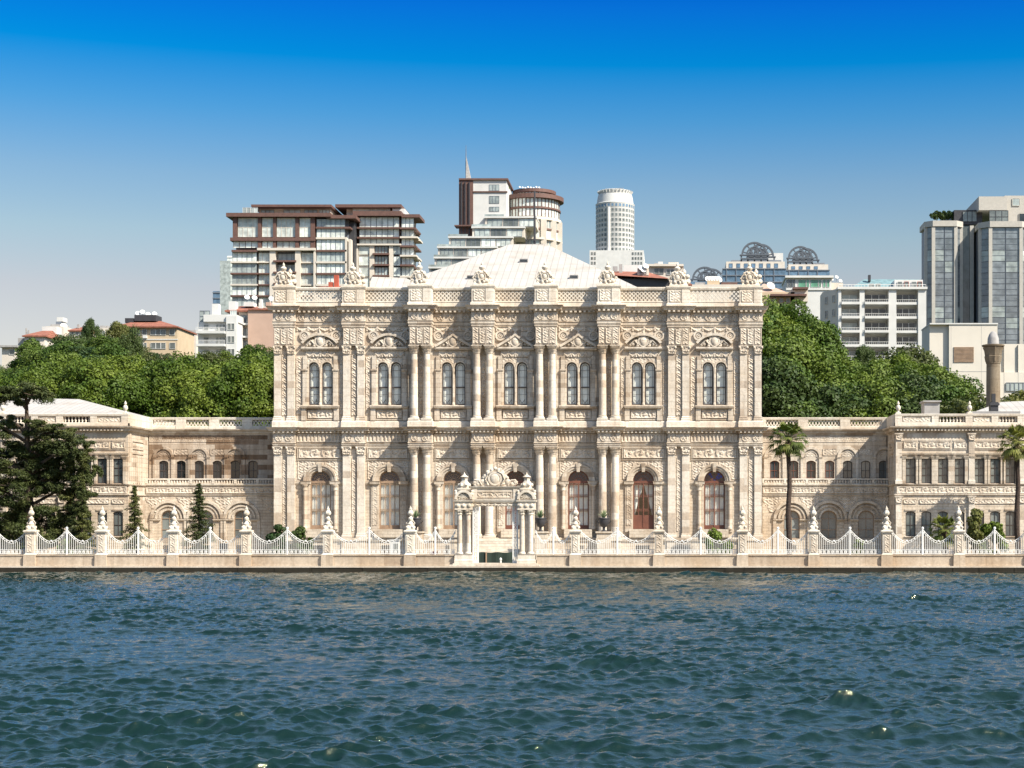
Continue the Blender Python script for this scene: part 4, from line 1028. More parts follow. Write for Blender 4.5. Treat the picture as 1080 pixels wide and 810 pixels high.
# left wing
XC = PX(135, Y_PRO)      # corner of the left pavilion
lw = thing('palace_wing', 'two storey carved stone palace wing on the left, behind the dark cedar', 'palace wing', (XC, 0, 0), group=None)
recessed_range(lw, XC+0.02, HXL-0.02, [172.6,191,210,229,247.8,266.7], [178,216.5,255], False, lambda i: ('darkwood','darkglass'), 'stained')
def gx(px): return PX(px, Y_PRO)
pavilion(lw, gx(-95), XC, [[gx(p) for p in (74,91,107.6,124.4)], [gx(p) for p in (21,37,53)], [gx(p) for p in (-42,-25,-8)]][::-1], +1)
r = MB(); Y = 4.0
def slab_roof(root, pts_top, base, back, mat, name='roof', th=0.12):
    mb = MB(); n = len(pts_top)
    vs = [(x, y, z) for x, y, z in pts_top]+[(x, back, z) for x, y, z in pts_top]
    vs += [(x, y, z-th) for x, y, z in pts_top]+[(x, back, z-th) for x, y, z in pts_top]
    fs = []
    for i in range(n-1): fs += [(i, i+1, n+i+1, n+i), (2*n+i+1, 2*n+i, 3*n+i, 3*n+i+1), (i+1, i, 2*n+i, 2*n+i+1)]
    mb.add(vs, fs); o = mb.build(name, mat, root); o.location = (-root.location.x, -root.location.y, 0); return o
slab_roof(lw, [(gx(-90), 3.0, PZ(437,3)), (gx(2), 3.0, PZ(437,3)), (gx(118), 3.0, PZ(439,3))], 0, 19, M['leadroof'])
rr = MB(); rr.add([(gx(-90),1,PZ(437,1)),(gx(120),1,PZ(438,1)),(gx(120),19,PZ(438,1)),(gx(-90),19,PZ(437,1)),(gx(-80),10,PZ(419,10)),(gx(28),10,PZ(421,10)),(gx(70),10,PZ(431,10))],[(0,1,6,5,4),(1,2,6),(2,3,4,5,6),(3,0,4)])
o = rr.build('roof', M['leadroof'], lw); o.location = (-lw.location.x, 0, 0)
rr = MB(); rr.box(PX(56,6),PX(88,6),6,7,PZ(437,6),PZ(430,6)); o = rr.build('roof_plant_box', M['grey'], lw); o.location = (-lw.location.x, 0, 0)
# right wing
XR = PX(944.5, Y_PRO)
rw = thing('palace_wing', 'two storey carved stone palace wing on the right, behind the tall fan palms', 'palace wing', (XR, 0, 0))
recessed_range(rw, HXR+0.02, XR-0.02, [817,837,855.5,875,894,913,932], [835,874,913.5], True, lambda i: ('redwood','darkglass') if i < 4 else ('darkwood','greyglass'), 'marble')
pavilion(rw, XR, gx(1175), [[gx(p) for p in (960.4,977,994.5,1012)], [gx(p) for p in (1032.7,1049.6,1065.7)], [gx(p) for p in (1090,1106,1122,1138)]], -1)
rr = MB(); rr.box(PX(975,2),PX(991,2),2,4,PZ(440,2),PZ(424,2)); rr.box(PX(973.5,2),PX(992.5,2),1.8,4.2,PZ(424,2)+0.003,PZ(422.5,2)); o = rr.build('chimney', M['grey'], rw); o.location = (-rw.location.x, 0, 0)
rr = MB(); rr.box(PX(1045,1),PX(1053,1),1,2,PZ(440,1),PZ(424,1)); rr.box(PX(1047,1),PX(1050.5,1),1.2,1.8,PZ(424,1),PZ(415,1)); rr.box(PX(1044,1),PX(1054,1),0.9,2.1,PZ(424,1)-0.3,PZ(424,1)-0.1); o = rr.build('chimney', M['darkmetal'], rw); o.location = (-rw.location.x, 0, 0)
rr = MB(); rr.add([(PX(1012,5),4,PZ(440,5)),(PX(1170,5),4,PZ(440,5)),(PX(1170,5),18,PZ(440,5)),(PX(1012,5),18,PZ(440,5)),(PX(1056,10),10,PZ(424,10)),(PX(1160,10),10,PZ(419,10))],[(0,1,5,4),(1,2,5),(2,3,4,5),(3,0,4)])
o = rr.build('roof', M['leadroof'], rw); o.location = (-rw.location.x, 0, 0)
rr = MB(); rr.box(gx(1024), gx(1079), Y_PRO+1.2, Y_PRO+2.5, PZ(437,-2), PZ(433.6,-2)); o = rr.build('flat_roof', M['grey'], rw); o.location = (-rw.location.x, 0, 0)
# ------------------------------------------------------------------ waterfront fence and gate
YF = -16.3
def fx(px): return PX(px, YF)
def fz(py): return PZ(py, YF)
ZP = 0.95                         # top of the stone plinth
def fence_pillar():
    mb = MB(); hw = 0.34
    mb.rings(-hw, hw, -hw, hw, [(ZP+0.002,0.12),(ZP+0.06,0.03),(ZP+0.1,0.0),(2.55,0.0),(2.6,0.04),(2.66,0.0)])
    mb.rings(-hw, hw, -hw, hw, [(2.66,0.0),(2.7,0.10),(2.78,0.14),(2.86,0.14),(2.9,0.04)])
    o = mb.build('pillar', M['whitestone'])
    pb_ = MB(); pb_.rings(-hw, hw, -hw, hw, [(0.02,0.14),(0.8,0.12),(ZP,0.12)]); pb_.build('base', M['plinth'], o)
    r = MB(); relief(r, -0.2, 0.2, 1.15, 2.5, -hw, f_leaf_v, 0.05, 0.04); r.build('carved_panel', M['ornament'], o)
    u = MB()
    u.rings(-0.3, 0.3, -0.3, 0.3, [(2.9,0.0),(2.98,0.0),(3.1,-0.06),(3.3,-0.10)])
    for s in (-1, 1):
        for t in (-1, 1): u.ball(s*0.22, t*0.22, 3.12, 0.14, seg=8, jit=0.1)
    u.lathe(0, 0, [(3.25,0.22),(3.4,0.25),(3.5,0.17),(3.62,0.13),(3.7,0.19),(3.85,0.2),(3.93,0.12),(4.0,0.08),(4.05,0.10)], 12)
    for s in (-1, 1): u.tube([(s*0.2,0,3.2),(s*0.33,0,3.45),(s*0.16,0,3.7)], [0.06,0.06,0.04], 6)
    u.lathe(0, 0, [(4.04,0.09),(4.12,0.2),(4.25,0.24),(4.38,0.2),(4.5,0.11),(4.58,0.13),(4.72,0.05),(4.85,0.015)], 12, mod=lambda a, z: 1+0.06*cos(6*a))
    u.build('urn_finial', M['whitestone'], o); autosmooth(o.children[-1], 40) if o.children else None
    return o
pil0 = fence_pillar()
def fence_panel(L):
    """white iron railing between two pillars: two swags rising to a middle post"""
    mb = MB(); hL = L/2
    def top(x):            # x from -hL..hL
        t = (abs(x))/hL    # 0 middle, 1 at the pillar
        return 1.98+ (0.98*(1-t/0.52)**1.7 if t < 0.52 else 0.92*((t-0.52)/0.48)**1.7)
    xs = np.linspace(-hL, hL, 41); pts = [(x, 0, top(x)) for x in xs]; mb.tube(pts, 0.028, 5); mb.tube([(x, 0, z-0.15) for x, _, z in pts], 0.02, 5)
    for x in xs[1::2]: mb.box(x-0.03, x+0.03, -0.018, 0.018, top(x)-0.14, top(x)-0.02)
    for i in (10, 30): mb.ball(xs[i], 0, top(xs[i])+0.05, 0.09, 0.05, 0.08, seg=8)
    n = int(L/0.15)
    for i in range(1, n):
        x = -hL+L*i/n; mb.box(x-0.016, x+0.016, -0.014, 0.014, 1.0, top(x)-0.15)
    mb.box(-0.055, 0.055, -0.05, 0.05, 0.95, 3.0); mb.ball(0, 0, 3.05, 0.11, 0.08, 0.12, seg=8)
    for z in (0.99, 1.30): mb.box(-hL, hL, -0.025, 0.025, z, z+0.045)
    k = int(L/0.33)
    for i in range(k):
        x = -hL+L*(i+0.5)/k; mb.arc_band(x, 1.165, 0.07, 0.115, -0.018, 0.018, 0, 2*pi, 8); mb.ball(x, 0, 1.165, 0.045, seg=6)
    return mb.build('iron_railing', M['iron'])
def plinth_part(L):
    mb = MB(); mb.rings(-L/2, L/2, -0.24, 0.24, [(0.02,0.05),(0.12,0.05),(0.14,0.0),(0.84,0.0),(0.86,0.07),(ZP,0.07)]); return mb.build('plinth', [M['plinth']])
fences = []
for nm, pp, lab in (('left', [-117,-42,33,108,183.5,260,346,433], 'white iron swag fence with urn pillars on stone plinth, left of the marble gate'),
                    ('right', [607,695,783,858,935,1011,1087,1163], 'white iron swag fence with urn pillars on stone plinth, right of the marble gate')):
    rt = thing('waterfront_fence', lab, 'fence', (fx(sum(pp)/len(pp)), YF, 0), group=None)
    for i, q in enumerate(pp):
        o = pil0 if (nm == 'left' and i == 0) else copy_tree(pil0)
        o.parent = rt; o.location = (fx(q)-rt.location.x, 0, 0)
    seg = [(fx(a)+0.34, fx(b)-0.34) for a, b in zip(pp, pp[1:])]
    if nm == 'left': seg.append((fx(433)+0.34, fx(480.6)))
    else: seg.append((fx(564.6), fx(607)-0.34))
    for a, b in seg:
        L = round(b-a, 2)
        o = fence_panel(L); o.parent = rt; o.location = ((a+b)/2-rt.location.x, 0, 0)
        o = plinth_part(L-0.26); o.parent = rt; o.location = ((a+b)/2-rt.location.x, 0, 0)

# ---- the monumental gate
gate = thing('marble_gate', 'ornate white marble gateway with paired columns, carved crest and script panel', 'gate', (fx(523), YF, 0))
GX = gate.location.x
def G(mb, name, mat='whitestone', sm=None):
    o = mb.build(name, M[mat], gate); o.location = (-GX, 0, 0)
    if sm: autosmooth(o, sm)
    return o
st = MB(); st.box(fx(476), fx(570), -1.1, 1.2, 0.04, 0.16); st.box(fx(479), fx(567), -0.9, 1.1, 0.16, 0.26); G(st, 'threshold', 'quay')
for cpx, hw in ((489.8, 1), (555.6, 1)):
    c = fx(cpx); A0, A1 = c-0.68, c+0.68
    b = MB(); b.rings(A0, A1, -0.55, 0.55, [(0.262,0.06),(0.5,0.06),(0.56,0.0),(0.92,0.0),(1.0,0.05)]); G(b, 'base')
    for s in (-1, 1):
        x = c+s*0.34; m2 = MB(); zt = fz(543)
        m2.lathe(x, -0.28, [(1.0,0.27),(1.08,0.28),(1.14,0.22),(1.2,0.21),(2.4,0.205),(zt,0.18)], 16); o = G(m2, 'column', 'shaft', 40)
        m2 = MB(); m2.lathe(x, -0.28, [(zt,0.19),(zt+0.05,0.23),(zt+0.15,0.2),(zt+0.3,0.3),(zt+0.34,0.25)], 20, mod=cap_mod(8,0.15)); m2.rings(x-0.25,x+0.25,-0.53,-0.03,[(zt+0.33,0),(zt+0.4,0.04)]); m2.build('capital', M['whitestone'], o)
    m2 = MB(); m2.box(c-0.12, c+0.12, -0.12, 0.2, 1.0, fz(538)); relief(m2, c-0.12, c+0.12, 1.2, fz(540), -0.12, f_leaf_v, 0.05, 0.05); m2.box(c-0.6, c+0.6, 0.21, 0.45, 1.0, fz(538)); G(m2, 'pier_back')
    m2 = MB(); z0 = fz(538); m2.rings(A0, A1, -0.55, 0.5, [(z0,0.0),(z0+0.05,0.05),(z0+0.1,0.0),(z0+0.62,0.0),(z0+0.68,0.10),(z0+0.78,0.12)])
    for s in (-1, 0, 1): m2.ball(c+s*0.46, -0.56, z0+0.36, 0.17, 0.1, 0.17, seg=10)
    G(m2, 'entablature_block')
    z1 = z0+0.78; m2 = MB(); m2.prism([(c-0.66,z1),(c+0.66,z1)]+[(c+0.66*cos(t), z1+0.12+0.66*sin(t)) for t in np.linspace(0, pi, 12)], -0.4, 0.4)
    m2.arc_band(c, z1+0.1, 0.52, 0.72, -0.6, 0.4); m2.arc_band(c, z1+0.1, 0.30, 0.36, -0.5, -0.3)
    for t in (0.5, 1.05, 1.57, 2.1, 2.64): m2.bar((c+0.1*cos(t),-0.44,z1+0.1+0.1*sin(t)), (c+0.5*cos(t),-0.44,z1+0.1+0.5*sin(t)), 0.07, 0.12)
    for s in (-1, 1): m2.ball(c+s*0.62, -0.35, z1+0.5, 0.16, seg=8); m2.ball(c+s*0.66, -0.35, z1+0.72, 0.12, seg=8)
    G(m2, 'arched_pediment')
    z2 = fz(516); m2 = MB(); m2.rings(c-0.5, c+0.5, -0.4, 0.4, [(z2-0.1,0.0),(z2+0.05,0.05),(z2+0.12,-0.1)])
    m2.lathe(c, 0, [(z2+0.1,0.34),(z2+0.35,0.4),(z2+0.55,0.3),(z2+0.7,0.2),(z2+0.85,0.24),(z2+0.95,0.12)], 14, mod=lambda a, z: 1+0.12*cos(5*a))
    for k in range(6): t = k*pi/3; m2.ball(c+0.4*cos(t), 0.4*sin(t), z2+0.35, 0.14, seg=7, jit=0.1)
    m2.lathe(c, 0, [(z2+0.93,0.08),(z2+0.96,0.34),(z2+1.0,0.33),(z2+1.1,0.16),(z2+1.2,0.07),(z2+1.38,0.01)], 12)
    G(m2, 'lantern_urn', sm=45)
for a, b in ((498.6, 504.8), (540.6, 546.4)):        # pierced marble jambs
    m2 = MB(); x0, x1 = fx(a), fx(b); z0, z1 = 0.27, fz(534.2)
    m2.box(x0, x0+0.09, -0.1, 0.1, z0, z1); m2.box(x1-0.09, x1, -0.1, 0.1, z0, z1); m2.box(x0+0.09, x1-0.09, -0.1, 0.1, z0, z0+0.2)
    k = 12; hh = (z1-z0-0.2)/k
    for i in range(k):
        za = z0+0.2+i*hh; m2.box(x0+0.09, x1-0.09, -0.08, 0.08, za+hh-0.05, za+hh)
        cx = (x0+x1)/2
        if i < 3: m2.box(cx-0.03, cx+0.03, -0.06, 0.06, za, za+hh-0.05)
        else: m2.arc_band(cx, za+hh/2-0.02, 0.07, 0.13, -0.06, 0.06, 0, 2*pi, 10)
    G(m2, 'pierced_jamb', 'iron')
m2 = MB(); x0, x1 = fx(498), fx(547); m2.rings(x0+0.05, x1-0.05, -0.3, 0.3, [(fz(534),0.0),(fz(530.5),0.0),(fz(530),0.06),(fz(528),0.12),(fz(526.5),0.14),(fz(526.2),0.0)])
relief(m2, x0+0.3, x1-0.3, fz(533.5), fz(531), -0.3, f_swag(0.5), 0.06, 0.04); G(m2, 'lintel')
m2 = MB(); m2.rings(x0, x1, -0.25, 0.25, [(fz(526.3),0.0),(fz(516),0.0),(fz(515.5),0.06),(fz(514),0.14),(fz(513),0.16)]); m2.box(x0+0.1, x0+0.4, -0.32, -0.2, fz(526), fz(516)); m2.box(x1-0.4, x1-0.1, -0.32, -0.2, fz(526), fz(516)); G(m2, 'attic')
m2 = MB(); relief(m2, fx(502.5), fx(540.5), fz(525), fz(518), -0.25, f_script, 0.06, 0.03); G(m2, 'script_panel', 'ornament')
m2 = MB(); c = fx(522.3); zb = fz(513)
m2.prism([(c-1.4,zb),(c+1.4,zb),(c+1.1,zb+0.5),(c+0.7,zb+1.0),(c+0.3,zb+1.2),(c-0.3,zb+1.2),(c-0.7,zb+1.0),(c-1.1,zb+0.5)], -0.1, 0.15)
m2.ball(c, -0.12, zb+0.62, 0.42, 0.15, 0.5, seg=14); m2.arc_band(c, zb+0.62, 0.42, 0.56, -0.22, 0.1, 0, 2*pi, 20)
for s in (-1, 1):
    for (x, z, r) in ((0.75,0.75,0.24),(1.0,0.35,0.26),(1.35,0.2,0.2),(1.62,0.3,0.2),(0.55,1.1,0.2),(0.25,1.3,0.16),(0.95,0.68,0.14),(0.62,0.25,0.2)): m2.ball(c+s*x, -0.06, zb+z, r, 0.15, r, seg=9, jit=0.13)
    m2.tube([(c+s*1.05,-0.15,zb+0.1),(c+s*1.3,-0.18,zb+0.5),(c+s*1.62,-0.15,zb+0.52),(c+s*1.75,-0.1,zb+0.2),(c+s*1.55,-0.1,zb+0.12)], 0.07, 6)
    m2.tube([(c+s*0.5,-0.2,zb+0.1),(c+s*0.75,-0.22,zb+0.5),(c+s*0.6,-0.2,zb+1.0),(c+s*0.2,-0.2,zb+1.2)], 0.07, 6)
m2.ball(c, -0.05, zb+1.42, 0.17, 0.14, 0.16, seg=10); m2.tube([(c,0,zb+1.5),(c,0,zb+1.72)], [0.06,0.02], 6)
G(m2, 'carved_crest', sm=45)

# ---- garden between fence and hall: stairs, potted agaves, signs
sr = thing('entrance_stair', 'pale marble steps rising to the hall behind the gateway', 'stairs', (PX(523,-3), -3, 0))
m2 = MB()
for i in range(9): m2.box(PX(488,-4)+0.0, PX(560,-4), -5.2+i*0.45, -0.45, 0.055+0.003*i+0.22*i, 0.055+0.22*(i+1))
o = m2.build('steps', M['whitestone'], sr); o.location = (-sr.location.x, 3, 0)
for px in (482.0, 565.5):
    m2 = MB(); x = PX(px, -4.6); m2.rings(x-0.55, x+0.55, -5.4, -1.0, [(0.06,0.1),(0.3,0.1),(0.36,0.0),(1.75,0.0),(1.8,0.08),(1.95,0.1)]); o = m2.build('side_block', M['whitestone'], sr); o.location = (-sr.location.x, 3, 0)
cs = thing('canvas_screen', 'low dark green canvas screen with a wooden post seen through the gateway', 'screen', (PX(523,-10), -10, 0))
m2 = MB(); y = 0.0
vs = []; 
for j in range(17):
    for z in (0.10, 1.0): vs.append((-1.45+2.9*j/16, 0.03*sin(j*1.3), z+(0.03*sin(j*0.9) if z > 0.5 else 0)))
m2.add(vs, [(2*j,2*j+2,2*j+3,2*j+1) for j in range(16)]); m2.box(-1.45,1.45,0.05,0.7,0.08,0.95); m2.build('canvas', plain('dark_green_canvas', (0.02,0.035,0.028), 0.9), cs)
m2 = MB(); m2.box(-0.85,-0.75,-0.1,0.0,0.07,1.02); m2.build('post', M['brownwood'], cs)
bo = MB(); bo.lathe(0,0,[(0,0.13),(0.08,0.13),(0.1,0.08),(0.35,0.07),(0.38,0.11),(0.45,0.11),(0.55,0.03)],10); o = bo.build('bollard', M['iron'], None, (PX(528,-12.5), -12.5, 0.06)); tag(o, 'tiny white bollard just inside the open gateway', 'bollard')
fl = MB(); x0, x1 = PX(505,-13), PX(542,-13)
def agave(px, py_top, Y, lab):
    x = PX(px, Y); zb = PZ(560.5, Y); sc = 1.0
    t = thing('potted_agave', lab, 'potted plant', (x, Y, zb), group='agaves in dark urns before the hall')
    u = MB(); u.lathe(0,0,[(0,0.26),(0.08,0.26),(0.12,0.12),(0.35,0.12),(0.45,0.3),(0.75,0.42),(1.05,0.44),(1.12,0.52),(1.2,0.5),(1.2,0.4),(1.1,0.38)],16)
    for s in (-1,1): u.tube([(s*0.42,0,0.7),(s*0.6,0,0.85),(s*0.45,0,1.05)],0.04,6)
    autosmooth(u.build('urn', M['darkmetal'], t), 40)
    l = MB()
    for k in range(20):
        a = k*2.4; r = 0.25+0.5*((k % 5)/5); h = 1.0-0.12*(k % 5); dx, dy = cos(a), sin(a); nx, ny = -dy*0.07, dx*0.07
        l.add([(nx,ny,1.12),(-nx,-ny,1.12),(dx*r*0.6-nx*0.8,dy*r*0.6-ny*0.8,1.12+h*0.55),(dx*r*0.6+nx*0.8,dy*r*0.6+ny*0.8,1.12+h*0.55),(dx*r,dy*r,1.12+h*0.85)],[(0,1,2,3),(3,2,4)])
    l.build('leaves', M['agave'], t); return t
M['agave'] = leafm('agave_leaf', (0.16,0.22,0.12), (0.25,0.30,0.17), 0.1)
agave(570.0, 530, -5.2, 'spiky agave in dark urn, just right of the gateway'); agave(637.0, 530, -5.2, 'spiky agave in dark urn before the paired columns, right of the other agave')
for px, lab in ((438.5,'spiky agave in dark urn, left of the gateway behind the fence pillar'),): agave(px, 530, -5.2, lab)
for px in (570.0, 637.0, 438.5):
    x = PX(px, -5.2); m2 = MB(); m2.rings(x-0.6, x+0.6, -5.8, -4.6, [(0.055,0.1),(0.25,0.1),(0.3,0),(PZ(560.5,-5.2)-0.2,0),(PZ(560.5,-5.2)-0.12,0.1),(PZ(560.5,-5.2)-0.003,0.1)])
    tag(m2.build('urn_pedestal', M['marble']), {570.0:'square stone pedestal carrying the agave nearest the gateway',637.0:'square stone pedestal carrying the right hand agave',438.5:'square stone pedestal carrying the agave left of the gateway'}[px], 'pedestal', 'stone pedestals under the agaves')
# white kiosk board and small notice boards behind the fence
t = thing('ticket_booth', 'small white booth panel behind the fence between two pillars left of the gateway', 'booth', (PX(416.5,-12), -12, 0.06))
m2 = MB(); m2.box(-0.36,0.36,-0.3,0.3,0,1.95); m2.box(-0.42,0.42,-0.36,0.36,1.952,2.03); m2.build('cabin', M['white'], t)
m2 = MB(); m2.box(-0.04,0.30,-0.32,-0.303,0.9,1.7); m2.build('window', M['greyglass'], t)
t = thing('notice_board', 'small dark notice board on a post before the left wing', 'notice board', (PX(236,-10), -10, 0.06))
m2 = MB(); m2.box(-0.36,0.36,-0.04,0.02,0.9,1.7); m2.build('board', M['darkmetal'], t); m2 = MB(); m2.box(-0.04,0.04,0.021,0.08,0,1.6); m2.build('post', M['darkmetal'], t)
t = thing('notice_board', 'low maroon notice board behind the fence, left of the marble gateway', 'notice board', (PX(457.5,-11), -11, 0.06))
m2 = MB(); m2.box(-0.32,0.32,-0.04,0.02,0.55,1.05); m2.build('board', plain('maroon_board', (0.09,0.03,0.035), 0.6), t); m2 = MB(); m2.box(-0.04,0.04,0.021,0.08,0,1.0); m2.build('post', M['darkmetal'], t)
# ------------------------------------------------------------------ the city behind
WCACHE = {}
def pane(parent, w, h, glass, frame, n=1, rows=1, t=None, name='window'):
    """one window: frame with mullions and its glass; origin at the lower middle, front at y = 0"""
    t = t or 0.12; key = (parent.name, round(w,1), round(h,1), glass, frame, n, rows)
    if key in WCACHE: o = WCACHE[key].copy(); C.objects.link(o); o.parent = parent; return o
    mb = MB(); mb.box(-w/2, w/2, 0.04, 0.10, 0, h, 1)
    for i in range(n+1): x = -w/2+w*i/n; mb.box(max(-w/2, x-t/2), min(w/2, x+t/2), -0.03, 0.05, 0.001, h-0.001, 0)
    for j in range(rows+1): z = h*j/rows; mb.box(-w/2+0.003, w/2-0.003, -0.025, 0.045, max(0, z-t/2), min(h, z+t/2), 0)
    o = mb.build(name, [M[frame], M[glass]], parent); WCACHE[key] = o; return o
class Bld:
    """building with helpers in the front plane's own scale: u, v in hundredths of the frame seen from the quay side"""
    def __init__(s, name, label, cat, px, Y, group=None):
        s.Y = Y; s.root = thing(name, label, cat, (PX(px, Y), Y, hill_h(PX(px, Y), Y)-1.0), group=group); s.o = s.root.location
    def x(s, p): return PX(p, s.Y)-s.o.x
    def z(s, p): return PZ(p, s.Y)-s.o.z
    def box(s, name, mat, x0, x1, y0, y1, d0, d1, mb=None):
        """x0..x1, top y0, bottom y1 (picture rows at the front plane), depth d0..d1 metres"""
        m = MB(); m.box(s.x(x0), s.x(x1), d0, d1, s.z(y1), s.z(y0)); return m.build(name, M[mat], s.root)
    def win(s, x0, x1, y0, y1, glass, frame, n=1, rows=1, d=0.0, t=None, name='window'):
        w = s.x(x1)-s.x(x0); h = s.z(y0)-s.z(y1); o = pane(s.root, w, h, glass, frame, n, rows, t, name)
        o.location = ((s.x(x0)+s.x(x1))/2, d, s.z(y1)); return o
    def dish(s, px, py, d=1.0, r=0.7):
        m = MB(); x, z = s.x(px), s.z(py); m.lathe(0, 0, [(0,0.02),(0.03,r*0.5),(0.16*r+0.05,r),(0.16*r+0.07,r)], 12); o = m.build('satellite_dish', M['white'], s.root, (x, d, z)); o.rotation_euler = (radians(60), 0, radians(25))
        q = MB(); q.tube([(x,d+0.2,z-1.2),(x,d+0.2,z)],0.06,5); q.build('dish_pole', M['greymetal'], s.root)
def hip(b, name, mat, x0, x1, yb, yt, d0, d1, xr0, xr1, over=0.0):
    m = MB(); X0, X1, zb, zt = b.x(x0), b.x(x1), b.z(yb), b.z(yt); dm = (d0+d1)/2
    m.add([(X0,d0,zb),(X1,d0,zb),(X1,d1,zb),(X0,d1,zb),(b.x(xr0),dm,zt),(b.x(xr1),dm,zt)], [(0,1,5,4),(1,2,5),(2,3,4,5),(3,0,4),(3,2,1,0)])
    m.box(X0+0.02, X1-0.02, d0+0.02, d1-0.02, zb-0.25, zb-0.01); return m.build(name, M[mat], b.root)

# --- twin terraced apartment blocks, left (one thing each)
YA = 320
A = Bld('apartment_building', 'wide glass apartment block with rust brown slabs, left one of the pair', 'apartment building', 306, YA)
A.box('core', 'greymetal', 247, 366, 231, 330, 2.0, 40)
A.box('penthouse', 'cream', 268, 344, 216, 225, 6, 30); A.box('roof_slab', 'rust', 262, 347, 213.5, 216, 3, 34); A.box('roof', 'rust', 240, 350, 225.5, 229.5, -1.6, 40); A.box('roof', 'rust', 345, 376, 227.5, 231, -1.0, 40)
for i in range(4): A.win(254+i*4, 258+i*4, 217.5, 225.4, 'midglass', 'white', 1, 1, 2.0, name='glass_screen')
for x0, x1 in ((270,284),(294,312),(316,330),(332,343)): A.win(x0, x1, 217, 223.5, 'midglass', 'rust', 3, 1, 5.8)
for i in range(7): A.dish(276+i*9, 212.6+(i % 2)*0.5, 8, 0.35)
for x0, x1 in ((246,250.5),(272.5,276),(288.5,291.5),(312,315.5),(328,332.5)): A.box('pillar', 'rust', x0, x1, 229.5, 251, -0.6, 2.2)
for x0, x1, n in ((251,272,4),(276.5,288,2),(292,311.5,4),(316,327.5,2)): A.win(x0, x1, 230, 250, 'paleglass', 'cream', n, 2, -0.05)
A.box('floor_slab', 'rust', 243.5, 333, 251, 254.5, -0.9, 3)
for x0, x1 in ((272.5,276),(288.5,291.5),(312,315.5),(328,332.5)): A.box('pillar', 'rust', x0, x1, 254.5, 262, -0.6, 2.2)
for x0, x1, n in ((246,272,4),(276.5,288,2),(292,311.5,3),(316,327.5,2)): A.win(x0, x1, 254.6, 261.5, 'paleglass', 'rust', n, 1, -0.05)
A.box('floor_slab', 'cream', 272, 333, 262, 264.5, -1.0, 3); A.box('floor_slab', 'rust', 245, 272, 264, 266.2, -0.9, 3)
rows_ = [(266.2,276),(277.8,288),(289.6,299.8),(301.6,311.5),(313.2,323.5)]
for j, (ya, yb) in enumerate(rows_):
    A.box('floor_slab', ['cream','rust','cream','rust','cream'][j], 243.5, 272, yb, yb+1.7, -0.7, 3); 
    A.win(245, 271, ya, yb, ['paleglass','midglass','midglass','paleglass','midglass'][j], 'greymetal', 5, 1, -0.05); 
    A.win(272.3, 284, ya, yb, 'paleglass', 'cream', 3, 1, 0.6); A.box('floor_slab', ['cream','rust','rust','rust','cream'][j], 272, 285, yb+0.01, yb+1.4, -0.3, 2)
    A.win(291, 311.5, ya+0.5, yb-1, 'midglass', 'greymetal', 4, 1, 1.5); A.box('balcony', 'rust', 289, 313, yb-1.1, yb+0.7, -0.9, 2.2)
    A.win(317.3, 331, ya, yb, 'paleglass', 'cream', 3, 1, 0.7); A.box('floor_slab', 'rust' if j % 2 else 'cream', 317, 331, yb+0.02, yb+1.5, 0.0, 2)
for x0, x1 in ((284.8,291),(311.6,317.2),(331,333.5)): A.box('pier', 'cream', x0, x1, 264.5, 330, -0.5, 2.4)
ya = 231
for j, yb in enumerate((239.5, 250.6, 263.8, 276, 288, 300, 311.8, 323.5)):
    A.win(334, 364, ya, yb, 'paleglass' if j % 3 else 'midglass', 'greymetal', 6, 1, -0.05); A.box('floor_slab', ['rust','cream','rust','cream','rust','cream','rust','cream'][j], 333.6, 366 if j else 370, yb, yb+1.9, -0.6, 3); ya = yb+1.9
for x0, x1 in ((364.3,366.5),(368,370.5)): A.box('pier', 'cream', x0, x1, 252.5, 330, -0.6, 2.0)
A.box('recess', 'darkmetal', 366, 372, 232, 330, 2.5, 20)
B_ = Bld('apartment_building', 'narrower terraced apartment block with rust brown eaves stepping down, right one of the pair', 'apartment building', 410, YA+6)
B_.box('core', 'greymetal', 374, 432, 229, 330, 2.0, 10); B_.box('recess', 'rust', 369, 378, 231, 330, 1.6, 30)
B_.box('penthouse', 'cream', 362, 408, 216, 226, 5, 28); B_.box('roof_slab', 'rust', 352, 422, 214, 217.2, 2, 30); B_.box('roof_vent', 'white', 379, 387, 211.5, 214, 8, 12)
B_.win(369, 409, 217.3, 224, 'paleglass', 'cream', 8, 1, 4.0)
B_.box('roof', 'rust', 373, 424, 223.5, 228.5, -1.5, 34); B_.box('roof', 'rust', 424, 443, 226.5, 229.8, -0.9, 9); B_.box('parapet_wall', 'white', 412, 425, 218, 223.5, 3, 20)
yy = [(229,240),(241.5,250.3),(251.8,257.5)]
for j, (ya, yb) in enumerate(yy):
    B_.win(379, 421, ya, yb, 'paleglass', 'darkmetal', 7, 1, 0.05); B_.box('balcony', 'rust' if j < 2 else 'cream', 377, 423.5, yb, yb+1.7, -0.9, 2.5)
    for x0, x1 in ((386.5,389),(392,393.5),(404.5,406),(409.5,411),(418,421.5)): B_.box('pillar', 'rust', x0, x1, ya, yb, 0.1, 1.8)
for j, (ya, yb) in enumerate([(229.5,240.5),(242.3,250),(252,259.5),(261.5,269.5),(271.5,279.5),(281.5,291.5),(293.5,304)]):
    B_.win(423.5, 436.5, ya, yb, 'paleglass', 'greymetal', 3, 1, 0.05); B_.box('balcony', ['rust','cream','rust','cream','rust','cream','rust'][j], 422.5, [439,441,439.5,440,437,439,437][j], yb, yb+1.8, -1.3, 2.5)
